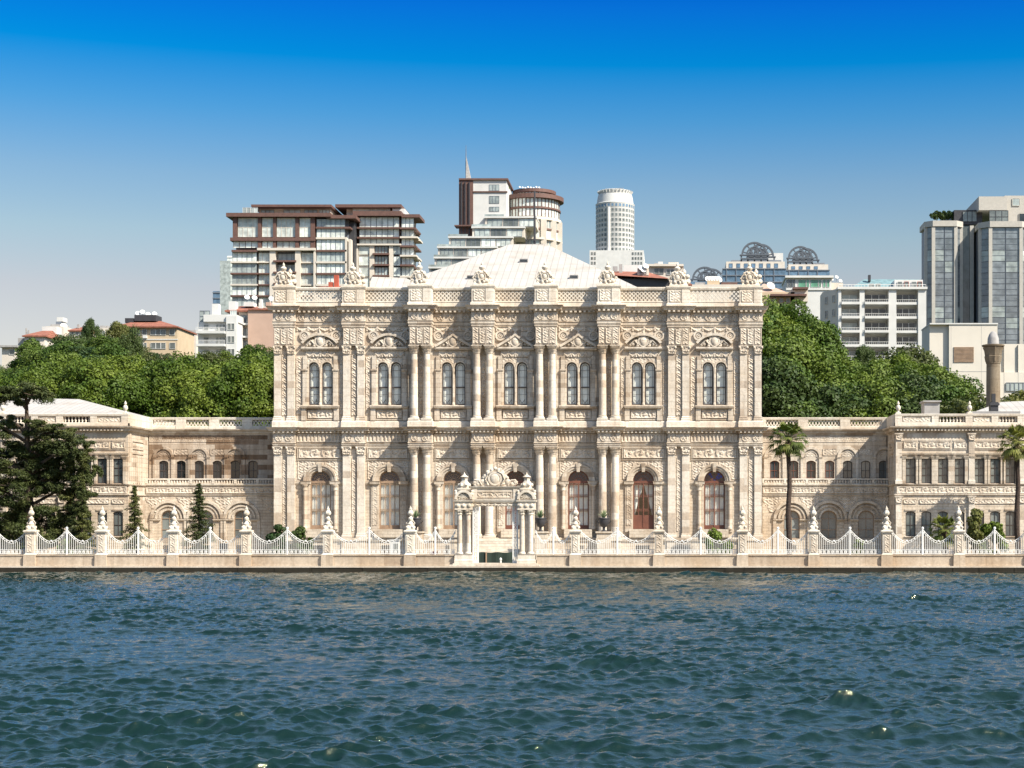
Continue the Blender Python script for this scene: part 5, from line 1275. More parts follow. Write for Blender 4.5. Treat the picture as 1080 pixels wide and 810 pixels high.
for j, (ya, yb) in enumerate([(259.8,268.5),(270.3,280),(281.8,291.5),(293.3,304)]):
    B_.win(378.5, 389.5, ya, yb, 'paleglass', 'cream', 1, 1, -0.05); B_.win(395.5, 409, ya, yb-1, 'midglass', 'rust', 4, 1, 0.05); B_.box('balcony', 'rust', 393.5, 411, yb-1, yb+0.8, -1.0, 2.5); B_.win(415, 422.5, ya, yb, 'paleglass', 'greymetal', 2, 1, -0.05)
    B_.box('floor_slab', 'cream', 377, 390, yb, yb+1.6, 0.2, 2.5)
for x0, x1 in ((375,378),(390,395),(410.5,414.8)): B_.box('pier', 'cream', x0, x1, 258.5, 330, -0.4, 2.6)
for j, (ya, yb) in enumerate([(229.5,240.5),(242.3,250),(252,259.5),(261.5,269.5),(271.5,279.5),(281.5,291.5),(293.5,304)]):
    m_ = MB(); xa, xb = B_.x(430), B_.x([439,441,439.5,440,437,439,437][j]); cr_ = 2.5
    m_.column_poly([(xa,1.0),(xb-cr_,1.0),(xb-0.7,2.0),(xb,4.0),(xb,9),(xa,9)], B_.z(yb+1.8)+0.01, B_.z(yb)-0.01); m_.build('balcony', M['rust' if j % 2 == 0 else 'cream'], B_.root)
    for q in range(1):
        o = pane(B_.root, 5.2, B_.z(ya)-B_.z(yb), 'paleglass', 'greymetal', 3, 1, 0.12); o.location = (B_.x(434), 5.5+q*6, B_.z(yb)); o.rotation_euler.z = pi/2
# distant glass towers at the left
D1 = Bld('office_tower', 'pale stepped glass office tower far off at the left edge of the terraced block', 'office tower', 237, 760)
D1.box('body', 'midglass', 232, 243, 275, 335, 0, 20); D1.box('body', 'paleglass', 236.5, 247, 268, 335, 6, 30)
for j in range(12): D1.box('floor_band', 'white', 236.3, 247.2, 269+j*5, 270+j*5, 5.7, 6.4)
D2 = Bld('office_tower', 'low blue glass office tower far off, leftmost of the distant towers', 'office tower', 229, 840)
D2.box('body', 'bluetower', 224.5, 236, 307, 345, 0, 20) if 'bluetower' in M else None
M['bluetower'] = glassy('blue_tower_glass', (0.10,0.17,0.25), 0.1, 0.1)
D2.box('body', 'bluetower', 224.5, 236, 307, 345, 0, 20)
for j in range(6): D2.box('floor_band', 'greymetal', 224.3, 236.2, 308+j*6, 309+j*6, -0.4, 0.3)
# --- tower with the spire
YS = 390
S = Bld('apartment_tower', 'stepped apartment tower with round glazed top and pointed spire behind the hall roof', 'apartment tower', 530, YS)
S.box('dark_shaft', 'rust', 484, 499, 189.5, 252, 0, 14)
for x0, x1 in ((486.2,487.6),(490.2,491.2),(494.5,495.6)): S.box('fin', 'darkmetal', x0, x1, 192, 250, -0.5, 0.02)
S.box('canopy', 'rust', 480, 499, 238.3, 239.5, -2, 3)
S.box('white_wall', 'white', 499, 534, 189.2, 252, 0.2, 18); S.box('roof_slab', 'rust', 484, 536, 188.2, 190, -0.4, 18.5); S.box('string_band', 'rust', 499, 535, 201.6, 202.8, -0.15, 1)
for ya, yb in ((194.5,201),(206.5,214.5),(218,223)): S.win(516, 526.5, ya, yb, 'midglass', 'greymetal', 3, 1, 0.1)
m_ = MB(); x = S.x(489.7); z = S.z(189)
m_.add([(x+0.1,3,z),(S.x(495.6),3,z),(S.x(495.6),6,z),(x+0.1,6,z),(x+0.1,4.5,S.z(161.5))],[(0,1,4),(1,2,4),(2,3,4),(3,0,4),(3,2,1,0)]); m_.build('spire', M['grey'], S.root)
m_ = MB(); m_.tube([(x,4.4,S.z(252)),(x,4.4,S.z(165)),(x,4.4,S.z(150))],[0.22,0.16,0.06],6); m_.build('mast', M['greymetal'], S.root)
cx = S.x(557); r0 = S.x(588)-S.x(557); cyl = 16.0
def ring_slab(b, cx, cy, r, zt, zb, mat, name='floor_slab', seg=40):
    m = MB(); m.lathe(cx, cy, [(zb,r),(zt,r)], seg); return m.build(name, M[mat], b.root)
def ring_wins(b, cx, cy, r, ya, yb, n, glass, frame, a0=pi, a1=2*pi, mull=1, rows=1, t=None):
    h = b.z(ya)-b.z(yb); w = r*abs(a1-a0)/n*0.98
    for i in range(n):
        a = a0+(a1-a0)*(i+0.5)/n; o = pane(b.root, w, h, glass, frame, mull, rows, t); o.location = (cx+r*cos(a), cy+r*sin(a), b.z(yb)); o.rotation_euler.z = a+pi/2
S_top = [(189.5,'roof_slab')]
ring_slab(S, cx+S.x(558)-S.x(557), cyl+4, r0*0.77, S.z(190.0), S.z(193.5), 'rust', 'roof_slab'); ring_slab(S, cx, cyl+4, r0*0.68, S.z(193.4), S.z(199), 'greymetal', 'core')
ring_wins(S, cx, cyl+4, r0*0.70, 193.6, 199.5, 10, 'paleglass', 'rust', pi*0.95, pi*2.05, 2, 1, 0.2)
ring_slab(S, cx+0.4, cyl, r0*1.06, S.z(199.5), S.z(204), 'rust', 'roof_slab'); ring_slab(S, cx, cyl, r0*0.93, S.z(204), S.z(300), 'greymetal', 'core')
for ya, yb in ((204,213.3),(215,223.8)): ring_wins(S, cx, cyl, r0*0.955, ya, yb, 11, 'paleglass', 'rust', pi, 2*pi, 2, 1, 0.3); 
ring_slab(S, cx, cyl, r0*1.0, S.z(213.3), S.z(215), 'rust'); ring_slab(S, cx, cyl, r0*1.02, S.z(224), S.z(227), 'cream')
for j in range(6):
    ya = 227+j*10.8; ring_wins(S, cx, cyl, r0*0.955, ya, ya+8.8, 9, 'paleglass' if j % 2 else 'midglass', 'cream', pi*1.0, pi*2, 2, 1, 0.3); ring_slab(S, cx, cyl, r0*(1.06 if j % 2 else 0.99), S.z(ya+8.8), S.z(ya+10.8), 'rust' if j % 2 == 0 else 'cream')
for k in range(3): m_ = MB(); a = radians(-62+k*24); m_.box(cx+r0*cos(a)-0.9, cx+r0*cos(a)+0.9, cyl+r0*sin(a)-0.5, cyl+r0*sin(a)+0.6, S.z(300), S.z(227)); m_.build('pier', M['cream'], S.root)
for k, (x0, x1, y0) in enumerate(((512,566,229),(499,554,240.3),(475,542,251.3),(464,526,262.5),(461,512,274),(456,500,285))):
    yb = y0+11; S.box('terrace_block', 'cream', x0, x1, y0+1.8, yb+0.2, -1.0-1.2*k, 16); S.box('terrace_slab', 'white', x0-0.8, x1+0.5, y0, y0+1.8, -1.6-1.2*k, 16)
    n = int((x1-x0-4)/13)
    for i in range(n): 
        xa = x0+2+(x1-x0-4)*i/n; S.win(xa+0.6, xa+(x1-x0-4)/n-0.6, y0+2.4, yb-0.6, ['midglass','greyglass','paleglass','paleglass','paleglass'][min(i,4)], 'greymetal', 3, 1, -1.12-1.2*k)
    S.box('terrace_railing', 'midglass', x0-0.5, x0+20, y0-2.2, y0-0.05, -1.5-1.2*k, -1.42-1.2*k)
for i in range(8): S.dish(544+i*3.0, 188.3+(i % 3)*0.5, 14, 0.32)
m_ = MB(); m_.ball(S.x(499), 8, S.z(187.6), 1.3, seg=10); m_.ball(S.x(506.5), 8, S.z(187.8), 1.1, seg=10); m_.build('radome', M['white'], S.root)
tag(MB().ball(0, 0, 0, 2.2, 1.2, 1.5, seg=12, jit=0.3).build('terrace_shrub', M['hill'], None, (PX(529,YS+8), YS+8, PZ(197,YS+8))), 'small green shrub on the roof terrace of the stepped tower', 'shrub')
# --- round white tower
YR = 900
R = Bld('hotel_tower', 'round white tower with a grid of square windows, right of the hall roof', 'tower', 648, YR)
cx = R.x(648); r0 = R.x(669)-R.x(648); m_ = MB()
m_.lathe(cx, r0, [(0,r0*0.97),(R.z(214),r0*0.97),(R.z(212.5),r0*1.0),(R.z(211.8),r0*0.94),(R.z(204),r0*0.88),(R.z(202.5),r0*0.86)], 48); autosmooth(m_.build('shaft', M['white'], R.root), 40)
m_ = MB(); m_.lathe(cx, r0, [(R.z(202.5),r0*0.78),(R.z(200),r0*0.82),(R.z(198.4),r0*0.84),(R.z(198),r0*0.8)], 48)
for k in range(30): a = 2*pi*k/30; m_.tube([(cx+r0*0.8*cos(a), r0+r0*0.8*sin(a), R.z(201.5)), (cx+r0*0.9*cos(a), r0+r0*0.9*sin(a), R.z(198.3))], 0.3, 4)
m_.build('crown', M['white'], R.root)
m_ = MB(); m_.tube([(R.x(642),r0,R.z(198)),(R.x(642),r0,R.z(194.5))],0.25,5); m_.tube([(R.x(637),r0,R.z(195.2)),(R.x(657),r0,R.z(194.2))],0.2,5); m_.build('antenna', M['greymetal'], R.root)
for j in range(13):
    y0 = 213.9+j*5.22
    for i in range(16):
        if i == 6 and j > 0: continue
        a = pi+pi*(i+0.5)/16; o = pane(R.root, r0*pi/16*0.68, (R.z(y0)-R.z(y0+3.3)), 'greyglass' if j else 'bluetower', 'white', 1, 1, 0.2); o.location = (cx+r0*0.978*cos(a), r0+r0*0.978*sin(a), R.z(y0+3.3)); o.rotation_euler.z = a+pi/2
a = pi+pi*6.5/16; m_ = MB(); m_.tube([(cx+r0*0.99*cos(a), r0+r0*0.99*sin(a), 0), (cx+r0*0.99*cos(a), r0+r0*0.99*sin(a), R.z(218))], 1.0, 6); m_.build('rib', M['white'], R.root)
R.box('podium', 'white', 622, 679, 264.5, 300, -2, 40)
for i in range(6):
    for j in range(3): R.win([623.5,626.5,666.5,669.5,672.5,675.5][i], [625.5,628.5,668.5,671.5,674.5,677.5][i], 266.5+j*5, 269.5+j*5, 'greyglass', 'pink' if i < 2 else 'white', 1, 1, -2.1)
# --- office complex with lattice arches
YO = 800
def arch_crown(b, px, py, r_px, d):
    cx, cz = b.x(px), b.z(py); r = b.x(px+r_px)-b.x(px)
    for k, off in enumerate((0, r*0.55)):
        m = MB(); xo = cx+(off if k else 0)
        m.arc_band(xo, cz, r*0.86, r, d+k*7, d+k*7+1.6, 0, pi, 24); m.arc_band(xo, cz, r*0.52, r*0.64, d+k*7, d+k*7+1.2, 0, pi, 18)
        for t in np.linspace(0.25, pi-0.25, 5): m.bar((xo+r*0.2*cos(t), d+k*7+0.6, cz+r*0.2*sin(t)), (xo+r*0.93*cos(t), d+k*7+0.6, cz+r*0.93*sin(t)), r*0.09, 0.9)
        m.arc_band(xo, cz+r*0.25, r*0.18, r*0.32, d+k*7, d+k*7+1.0, 0, 2*pi, 14)
        m.box(xo-r*1.12, xo+r*1.12, d+k*7-0.5, d+k*7+2, cz-r*0.05, cz+r*0.04); m.box(xo-r*1.05, xo+r*1.05, d+k*7-0.5, d+k*7+2, cz-r*0.32, cz-r*0.24)
        for q in (-1, -0.5, 0, 0.5, 1): m.box(xo+q*r-0.4, xo+q*r+0.4, d+k*7, d+k*7+1.5, cz-r*0.6, cz)
        m.build('arch_lattice', M['lattice'], b.root)
for lab, x0, x1, yt, yg, yb, ax, ay, ar in (('blue glass office block under a steel lattice arch, left of its twin', 762, 829, 275, 283, 320, 796.5, 266.5, 14),
                                 ('blue glass office block under a steel lattice arch, right of its twin', 828, 875, 278, 284.5, 320, 845, 270, 13)):
    b = Bld('office_building', lab, 'office building', (x0+x1)/2, YO + (20 if x0 > 800 else 0))
    b.box('glass_body', 'bluetower', x0, x1, yg, yb, 0, 60); b.box('upper_body', 'greypanel' if 'greypanel' in M else 'cream', x0+4, x1-1, yt, yg, 3, 55)
    b.box('roof_deck', 'greymetal', x0+10, x1-4, yt-3, yt, 8, 45)
    for i in range(int((x1-x0-8)/8)): b.win(x0+7+i*8, x0+11+i*8, yt+2, yg-1.5, 'bluetower', 'greymetal', 1, 1, 2.85)
    for j in range(5): b.box('floor_band', 'greymetal', x0-0.2, x1+0.2, yg+j*7, yg+0.9+j*7, -0.5, 0.5)
    n = int((x1-x0)/10)
    for i in range(n): b.box('mullion', 'greymetal', x0+10*i+4, x0+10*i+4.7, yg, yb, -0.4, 0.3)
    arch_crown(b, ax, ay, ar, 8)
    if x0 < 800: b.box('plant_room', 'white', 811, 829, 259.5, 274, 25, 45)
b = Bld('office_building', 'lower office block whose steel lattice arch just shows above the hall parapet', 'office building', 745, YO+30)
b.box('body', 'bluetower', 728, 765, 297, 320, 0, 40); arch_crown(b, 743.5, 293, 13.5, 6)
# --- white block with green glass top floor
b = Bld('apartment_building', 'white block with a strip of green glass under its flat roof', 'apartment building', 855, 270)
b.box('body', 'white', 829, 877, 292, 345, 0, 14); b.box('roof_slab', 'white', 828, 879, 291, 293.3, -0.8, 14.5); b.box('band', 'white', 829, 877, 304, 306, -0.25, 0.1)
M['greenglass'] = glassy('green_window_glass', (0.10,0.26,0.17), 0.12, 0.1)
for x0, x1 in ((842,850),(850.6,853.5),(855,863),(863.6,866),(868,871),(872,875)): b.win(x0, x1, 295, 303, 'greenglass', 'white', 1, 1, -0.1)
for x0 in (829.7, 832.8, 835.9): b.win(x0, x0+2.6, 295, 303, 'greyglass', 'greymetal', 1, 1, -0.1)
b.box('side_block', 'cream', 877, 890, 297, 345, 2, 14)
for p, q in ((879,292),(884,290),(888,294)): b.dish(p, q, 4, 0.5)
# --- white balconied apartment house with teal roof
YG = 185
g = Bld('apartment_building', 'white five storey apartment house with wide balconies and a teal roof', 'apartment building', 925, YG)
g.box('body', 'white', 884, 976.5, 303, 420, 2.0, 16)
m_ = MB(); m_.column_poly([(g.x(884.2),2.01),(g.x(884.2),15.9),(g.x(871),13),(g.x(871),7.2)], g.z(420), g.z(303)); m_.build('side_body', M['cream'], g.root)
m_ = MB(); z0, z1 = g.z(301.5), g.z(288.5)
m_.add([(g.x(900),1.8,z0),(g.x(976),1.8,z0),(g.x(976),15,z0),(g.x(900),15,z0),(g.x(916),8,z1),(g.x(975.5),8,z1)],[(0,1,5,4),(1,2,5),(2,3,4,5),(3,0,4),(3,2,1,0)]); m_.build('roof', M['teal'], g.root)
g.box('attic', 'white', 944, 974, 294.5, 303, 0.8, 8); 
for x0 in (947, 954, 962, 968): g.win(x0, x0+5, 296.5, 302.5, 'greyglass', 'red' if x0 in (954,968) else 'white', 1, 1, 0.6)
for x0 in (917, 924): g.win(x0, x0+6, 298, 303, 'greyglass', 'white', 1, 1, 1.5)
g.box('chimney', 'darkmetal', 919, 921.5, 286, 293, 5, 6)
g.box('cornice', 'white', 883, 977.5, 303, 305.5, -0.9, 2.4)
for (x0, x1) in ((884,887),(906.5,911.5),(937,945),(968,976.5)): g.box('pier', 'white', x0, x1, 305.5, 420, -0.5, 2.1)
for j in range(7):
    y0 = 306+j*14.9
    for i, (x0, x1, n) in enumerate(((887.5,906,2),(912,936.5,3),(945.5,967.5,3))):
        g.win(x0+1, x1-1, y0+3.5, y0+13, 'darkglass' if i else 'balconyroom' if 'balconyroom' in M else 'midglass', 'white', n, 1, 1.75)
        g.box('balcony_slab', 'white', x0-0.3, x1+0.3, y0+12.8, y0+15.4, -0.9 if i != 2 else -0.3, 2.0)
        m_ = MB(); xa, xb = g.x(x0), g.x(x1); zz = g.z(y0+10.3); m_.tube([(xa,-0.8+(0.5 if i == 2 else 0),zz),(xb,-0.8+(0.5 if i == 2 else 0),zz)],0.035,4)
        for k in range(12): xx = xa+(xb-xa)*k/11; m_.box(xx-0.02,xx+0.02,-0.82+(0.5 if i == 2 else 0),-0.78+(0.5 if i == 2 else 0),g.z(y0+12.8),zz)
        m_.build('balcony_railing', M['iron'], g.root)
    m_ = MB()
    for k in range(2): 
        o = pane(g.root, 1.0, 1.5, 'greyglass', 'cream', 1, 1, 0.1); f = (k+0.5)/2; xx = g.x(884.2)+(g.x(871)-g.x(884.2))*f; yy = 2.01+(7.2-2.01)*f; o.location = (xx-0.05, yy-0.12, g.z(y0+11)); o.rotation_euler.z = math.atan2(7.2-2.01, g.x(871)-g.x(884.2))+pi
g.box('terrace_railing', 'iron', 884, 976, 300.5, 301, -0.8, -0.72)
for k in range(28): g.box('railing_post', 'iron', 884+k*3.4, 884.3+k*3.4, 300.9, 303, -0.79, -0.73)
# --- tall glass tower block at the right edge
YH = 260
M['towerglass'] = glassy('tower_glass', (0.15,0.17,0.185), 0.03, 0.15, 1.0); M['fin'] = plain('grey_stone_fin', (0.40,0.38,0.34), 0.8, var=0.05)
h = Bld('office_tower', 'tall faceted grey glass tower block with beige stone fins at the right edge', 'office tower', 1035, YH)
def shaft(b, cxp, half, ytop, ybot, dep, floors, nm):
    """chamfered shaft: polygon plan with stone fins on its corners and glass bands"""
    cx = b.x(cxp); w = b.x(cxp+half)-cx; c = w*0.36
    poly = [(cx-w, dep+c), (cx-w+c, dep), (cx+w-c, dep), (cx+w, dep+c), (cx+w, dep+9), (cx-w, dep+9)]
    m = MB(); m.column_poly(poly, b.z(ybot), b.z(ytop)-0.02); m.build('core', M['greymetal'], b.root)
    nf = floors; hh = (b.z(ytop+6)-b.z(ybot))/nf
    for (p, q) in zip(poly[:3], poly[1:4]):
        d = Vector((q[0]-p[0], q[1]-p[1])); L = d.length; d.normalize(); n_ = 2 if L > 4 else 1
        for j in range(nf):
            for i in range(n_):
                o = pane(b.root, L/n_-0.15, hh-0.06, 'towerglass' if (i+j) % 5 else 'midglass', 'greymetal', 1, 2, 0.07); t = L*(i+0.5)/n_
                o.location = (p[0]+d.x*t+d.y*0.12, p[1]+d.y*t-d.x*0.12, b.z(ybot)+j*hh); o.rotation_euler.z = math.atan2(d.y, d.x)
    for (x, y) in poly[:4]: m = MB(); m.box(x-0.42, x+0.42, y-0.4, y+0.6, b.z(ybot), b.z(ytop)); m.build('stone_fin', M['fin'], b.root)
    cr = [(cx-w-0.5, dep+c-0.3), (cx-w+c-0.2, dep-0.6), (cx+w-c+0.2, dep-0.6), (cx+w+0.5, dep+c-0.3), (cx+w+0.5, dep+9), (cx-w-0.5, dep+9)]
    m = MB(); m.column_poly(cr, b.z(ytop+6), b.z(ytop)); m.build('crown_band', M['fin'], b.root)
shaft(h, 997.5, 18.5, 231.5, 395, 2, 13, 'a'); shaft(h, 1058, 25, 236, 395, -3, 13, 'b'); shaft(h, 1112, 25, 236, 395, -1, 13, 'c')
h.box('dark_slot', 'darkmetal', 1016, 1034, 238, 395, 6, 20); 
h.box('side_glass', 'greyglass', 1017, 1026, 235, 395, 4.2, 5.9); h.box('stone_fin', 'fin', 1026, 1030, 235, 395, 3.8, 5.9)
h.box('penthouse', 'darkmetal', 1010, 1040, 217.5, 233, 5, 20); h.win(1019, 1034, 219, 230, 'greyglass', 'darkmetal', 3, 1, 4.85); h.box('upper_block', 'fin', 1034, 1064, 205.5, 220, 2, 20); h.box('upper_block', 'fin', 1063, 1130, 203, 236, 4, 20)
h.win(1045, 1065, 220.5, 234, 'greyglass', 'darkmetal', 3, 2, 1.8); h.win(1071, 1079, 206, 214, 'midglass', 'beige', 1, 1, 3.8); h.win(1078, 1090, 222, 231, 'darkglass', 'beige', 1, 1, 3.8)
# --- blank beige hall in front of it
i_ = Bld('concert_hall', 'plain windowless beige building with one louvred vent below the glass tower', 'building', 1030, 120)
i_.box('side_wall', 'beige', 981, 1001, 342, 450, 0.6, 9); i_.box('front_wall', 'beige', 1001, 1052, 342, 450, 0, 9); i_.box('lower_block', 'beige', 1051.5, 1190, 362, 392, 1.2, 30); i_.box('lower_block', 'beige', 1051.5, 1190, 392.2, 450, 0.9, 30)
i_.box('coping', 'white', 980.5, 1052.5, 340.8, 342.2, -0.15, 9.2); i_.box('joint_band', 'grey', 1001, 1052, 391.6, 392.1, -0.02, 0.1)
m_ = MB(); 
for k in range(12): m_.box(i_.x(1005.8), i_.x(1027), -0.12, 0.05, i_.z(382)+k*0.21, i_.z(382)+0.13+k*0.21)
m_.build('louvred_vent', M['brownwood'], i_.root)
i_.win(1062, 1085, 403, 412, 'midglass', 'greymetal', 5, 1, 0.75); i_.win(1088, 1112, 403, 412, 'midglass', 'greymetal', 5, 1, 0.75)
for q in (1003, 1035, 1060, 1075): i_.box('panel_joint', 'grey', q, q+0.25, 343 if q < 1050 else 363, 440, -0.01 if q < 1050 else 0.88, 0.1 if q < 1050 else 1.3)
# --- monumental chimney column
t = thing('column_chimney', 'dark stone column with a carved capital and a rounded pale cap at the right', 'column', (PX(1047.5, 40), 40, 0))
Zc = lambda p: PZ(p, 40); r = PX(1055, 40)-PX(1047.5, 40)
m_ = MB(); m_.rings(-1.3, 1.3, -1.3, 1.3, [(0,0),(Zc(436),0),(Zc(435),-0.2)]); m_.build('base', M['grey'], t)
M['darkstone'] = stone('dark_column_stone', (0.20,0.165,0.12), blocks=0.3, bw=4, bh=1.4)
m_ = MB(); m_.lathe(0, 0, [(Zc(435),r*1.1),(Zc(433),r*1.0),(Zc(384),r*0.95),(Zc(383.5),r*1.02),(Zc(382),r*1.02)], 20); autosmooth(m_.build('shaft', M['darkstone'], t), 40)
m_ = MB(); m_.lathe(0, 0, [(Zc(382),r*0.95),(Zc(376),r*1.08),(Zc(375.5),r*1.0),(Zc(370),r*1.1),(Zc(366.5),r*1.3)], 28, mod=cap_mod(10,0.16)); m_.lathe(0, 0, [(Zc(366.5),r*1.2),(Zc(365.5),r*1.55),(Zc(364),r*1.6),(Zc(363.5),r*1.3)], 24); autosmooth(m_.build('capital', M['darkstone'], t), 40)
m_ = MB(); m_.lathe(0, 0, [(Zc(363.5),r*0.82),(Zc(357),r*0.78),(Zc(353),r*0.6),(Zc(350),r*0.3),(Zc(349.3),0.02)], 18); autosmooth(m_.build('cap', M['grey'], t), 50)
# --- houses on the left hill
k = Bld('town_house', 'ochre town house with a red hipped roof and dishes, above the trees', 'house', 157, 190)
k.box('wall', 'yellow', 121, 187, 344.5, 400, 0, 12); hip(k, 'roof', 'tile', 119, 189, 344.5, 334.8, -0.9, 13, 136, 160)
for x0, x1, n in ((139,148,2),(150,155,1),(159,175,3),(179,184.5,1)): k.win(x0, x1, 347, 353.5, 'greyglass', 'white', n, 1, -0.1)
for x0, x1, n in ((148,155,2),(159,175,3),(179,185,1)): k.win(x0, x1, 361.5, 368, 'greyglass', 'white', n, 1, -0.1)
k.box('floor_band', 'white', 121, 187.5, 357.5, 358.5, -0.1, 0.2); k.box('air_conditioner', 'white', 151.5, 155.5, 354, 357, -0.6, -0.01)
k.box('roof_terrace', 'darkmetal', 135, 158, 329.5, 336, 4, 8); k.box('roof_terrace', 'darkmetal', 125, 134, 333, 338, 4, 8)
for p, q in ((137,327.5),(142,326),(148,328.5),(155,328)): k.dish(p, q, 5, 0.5)
k = Bld('apartment_building', 'white four storey house with chimneys and balconies, left of the pink wall', 'house', 228, 175)
k.box('wall', 'white', 207, 248, 339, 405, 1.2, 12); k.box('front_bay', 'white', 238.5, 249.5, 333, 405, 0, 1.2); k.box('roof_terrace', 'white', 214, 249, 331.5, 338.9, 0.4, 10)
k.box('chimney', 'white', 220.5, 227.5, 319, 338.8, 2, 3.6); k.box('chimney', 'white', 232.5, 240, 313.5, 323, 6, 8)
for j in range(4):
    y0 = 341+j*13.5; k.win(240, 247.5, y0, y0+7, 'greyglass', 'white', 2, 1, -0.1); k.win(213, 218.5, y0+0.5, y0+7, 'greyglass', 'white', 1, 1, 1.1); k.win(226, 236, y0+0.5, y0+8, 'greyglass', 'white', 3, 1, 1.1)
    k.box('balcony', 'white', 208, 238, y0+8.5, y0+11, -0.9, 1.3); m_ = MB()
    for q in range(24): xx = k.x(208)+(k.x(238)-k.x(208))*q/23; m_.box(xx-0.025, xx+0.025, -0.88, -0.84, k.z(y0+8.5), k.z(y0+4.8))
    m_.tube([(k.x(208),-0.86,k.z(y0+4.8)),(k.x(238),-0.86,k.z(y0+4.8))],0.04,4); m_.build('balcony_railing', M['iron'], k.root)
k.win(208, 213, 326.5, 338.8, 'midglass', 'greymetal', 1, 2, 1.6); k.win(213.2, 219, 326.5, 338.8, 'midglass', 'greymetal', 1, 2, 1.6)
k.win(241, 248, 326.5, 331.3, 'midglass', 'white', 3, 1, 1.2)
k = Bld('apartment_building', 'salmon pink windowless wall of a house with red roofs beside the hall', 'house', 275, 180)
k.box('wall', 'pink', 261.5, 300, 326, 405, 0, 10); k.box('set_back_wall', 'cream', 249.5, 261.6, 326, 405, 1.6, 10); hip(k, 'roof', 'tile', 236, 270, 327, 318.5, 0.5, 12, 245, 262); hip(k, 'roof', 'tile', 262, 303, 325.8, 321, -0.4, 11, 272, 298)
k.box('chimney', 'pink', 279, 283.5, 318, 326, 1, 2.2); k.box('chimney', 'white', 271, 273.5, 314, 326, 2, 3); k.box('dormer', 'white', 253, 263, 316.5, 321, 3, 6)
for j in range(3): y0 = 332+j*13.5; k.win(250.5, 260.5, y0, y0+8.5, 'midglass', 'greymetal', 3, 1, 1.45); k.box('balcony', 'white', 249.8, 261.3, y0+8.5, y0+10.3, 0.4, 1.7)
for p, q in ((255,311),(263,311.5),(281,312.5)): k.dish(p, q, 4, 0.55)
k = Bld('town_house', 'cream house with red roof and tall thin chimneys at the far left', 'house', 38, 210)
k.box('wall', 'cream', 26, 47, 354, 395, 0, 8); hip(k, 'roof', 'tile', 24, 50, 354.2, 346.5, -0.6, 9, 37, 48); k.box('chimney', 'grey', 23, 24.2, 345, 357, 2, 2.4); k.box('chimney', 'grey', 25.5, 26.8, 347, 357, 2, 2.4); k.win(30.5, 35.5, 356, 361, 'midglass', 'white', 2, 1, -0.1)
k.box('penthouse', 'white', 33, 49, 341, 349, 6, 9); k.box('side_wing', 'grey', 17, 26.5, 356, 395, 1, 8)
k = Bld('town_house', 'flat roofed cream house with a dark window at the far left, below the chimneys', 'house', 10, 170)
k.box('wall', 'cream', 2, 16, 366.5, 400, 0, 8); k.box('roof', 'grey', 0, 20, 364.5, 366.5, -0.8, 8.5); k.win(10, 15.5, 368.5, 374, 'greyglass', 'white', 1, 1, -0.1)
k = Bld('town_house', 'white house with stacked roof terraces and water tanks, left background', 'house', 57, 250)
k.box('wall', 'cream', 48, 67, 344, 390, 0, 8); k.box('terrace_block', 'grey', 50, 62, 341, 344, 2, 7); k.box('tank', 'white', 55, 61.5, 333, 337.5, 3, 6); k.box('tank_frame', 'greymetal', 54, 60, 337.6, 341, 3, 6); k.dish(64, 343, 2, 0.8)
for p in (51, 56, 61): k.win(p, p+3.5, 346, 350, 'greyglass', 'white', 1, 1, -0.1)
k = Bld('town_house', 'low house with a red roof between two trees, left background', 'house', 82, 250)
k.box('wall', 'cream', 73, 91, 348, 390, 0, 8); hip(k, 'roof', 'tile', 72, 92, 348.5, 343, -0.5, 8.5, 77, 88); k.box('chimney', 'grey', 78, 80, 341, 345, 2, 3); k.box('chimney', 'white', 84, 86, 341.5, 345, 2, 3)
for p in (75, 80, 85): k.win(p, p+3, 350, 354, 'greyglass', 'white', 1, 1, -0.1)
k = Bld('town_house', 'small pale house with a red roof between the ochre and white houses', 'house', 196, 240)
k.box('wall', 'cream', 187, 207, 354, 400, 0, 8); hip(k, 'roof', 'tile', 188, 204, 362, 356, -2.5, 2, 192, 201); k.box('penthouse', 'grey', 189, 205, 347, 354, 2, 8)
for p, q in ((192,353),(199,352)): k.dish(p, q, -0.5, 0.7)
for p in (189, 195, 201): k.win(p, p+3.5, 364, 369, 'greyglass', 'white', 1, 1, -0.1)
k = Bld('town_house', 'row of distant pale houses left of the ochre house', 'house', 108, 300)
k.box('wall', 'cream', 101, 121, 346, 390, 0, 8); k.box('penthouse', 'grey', 104, 112, 343, 346, 1, 6); k.box('penthouse', 'white', 114, 119, 343.5, 346, 1, 6)
for p in (103, 108, 113): k.win(p, p+3, 349, 353, 'greyglass', 'white', 1, 1, -0.1)
# --- houses behind the hall
k = Bld('town_house', 'brown walled house with a broad red tile roof behind the hall parapet', 'house', 665, 150)
k.box('wall', 'darkmetal', 640, 705, 293.5, 340, 0.5, 12); m_ = MB()
m_.add([(k.x(610),0,k.z(288)),(k.x(707),-0.6,k.z(294.5)),(k.x(707),12,k.z(294.5)),(k.x(610),12,k.z(288)),(k.x(622),7,k.z(279)),(k.x(683),7,k.z(281))],[(0,1,5,4),(1,2,5),(2,3,4,5),(3,0,4)]); m_.build('roof', M['tile'], k.root)
k.box('chimney', 'grey', 652, 655.5, 275, 287, 4, 5); k.box('chimney', 'white', 656.5, 675, 272.5, 283, 8, 11); k.box('dormer', 'cream', 672, 684, 281, 289, 1.5, 6); k.box('chimney', 'grey', 645, 650, 275.5, 283, 6, 8); k.win(674, 682, 283, 287.5, 'greyglass', 'white', 2, 1, 1.4)
for p, q in ((676,282),(681,280),(678,284)): k.dish(p, q, 1.2, 0.55)
k = Bld('apartment_building', 'cream flat topped house with rooftop tanks, right of the red roof', 'house', 703, 175)
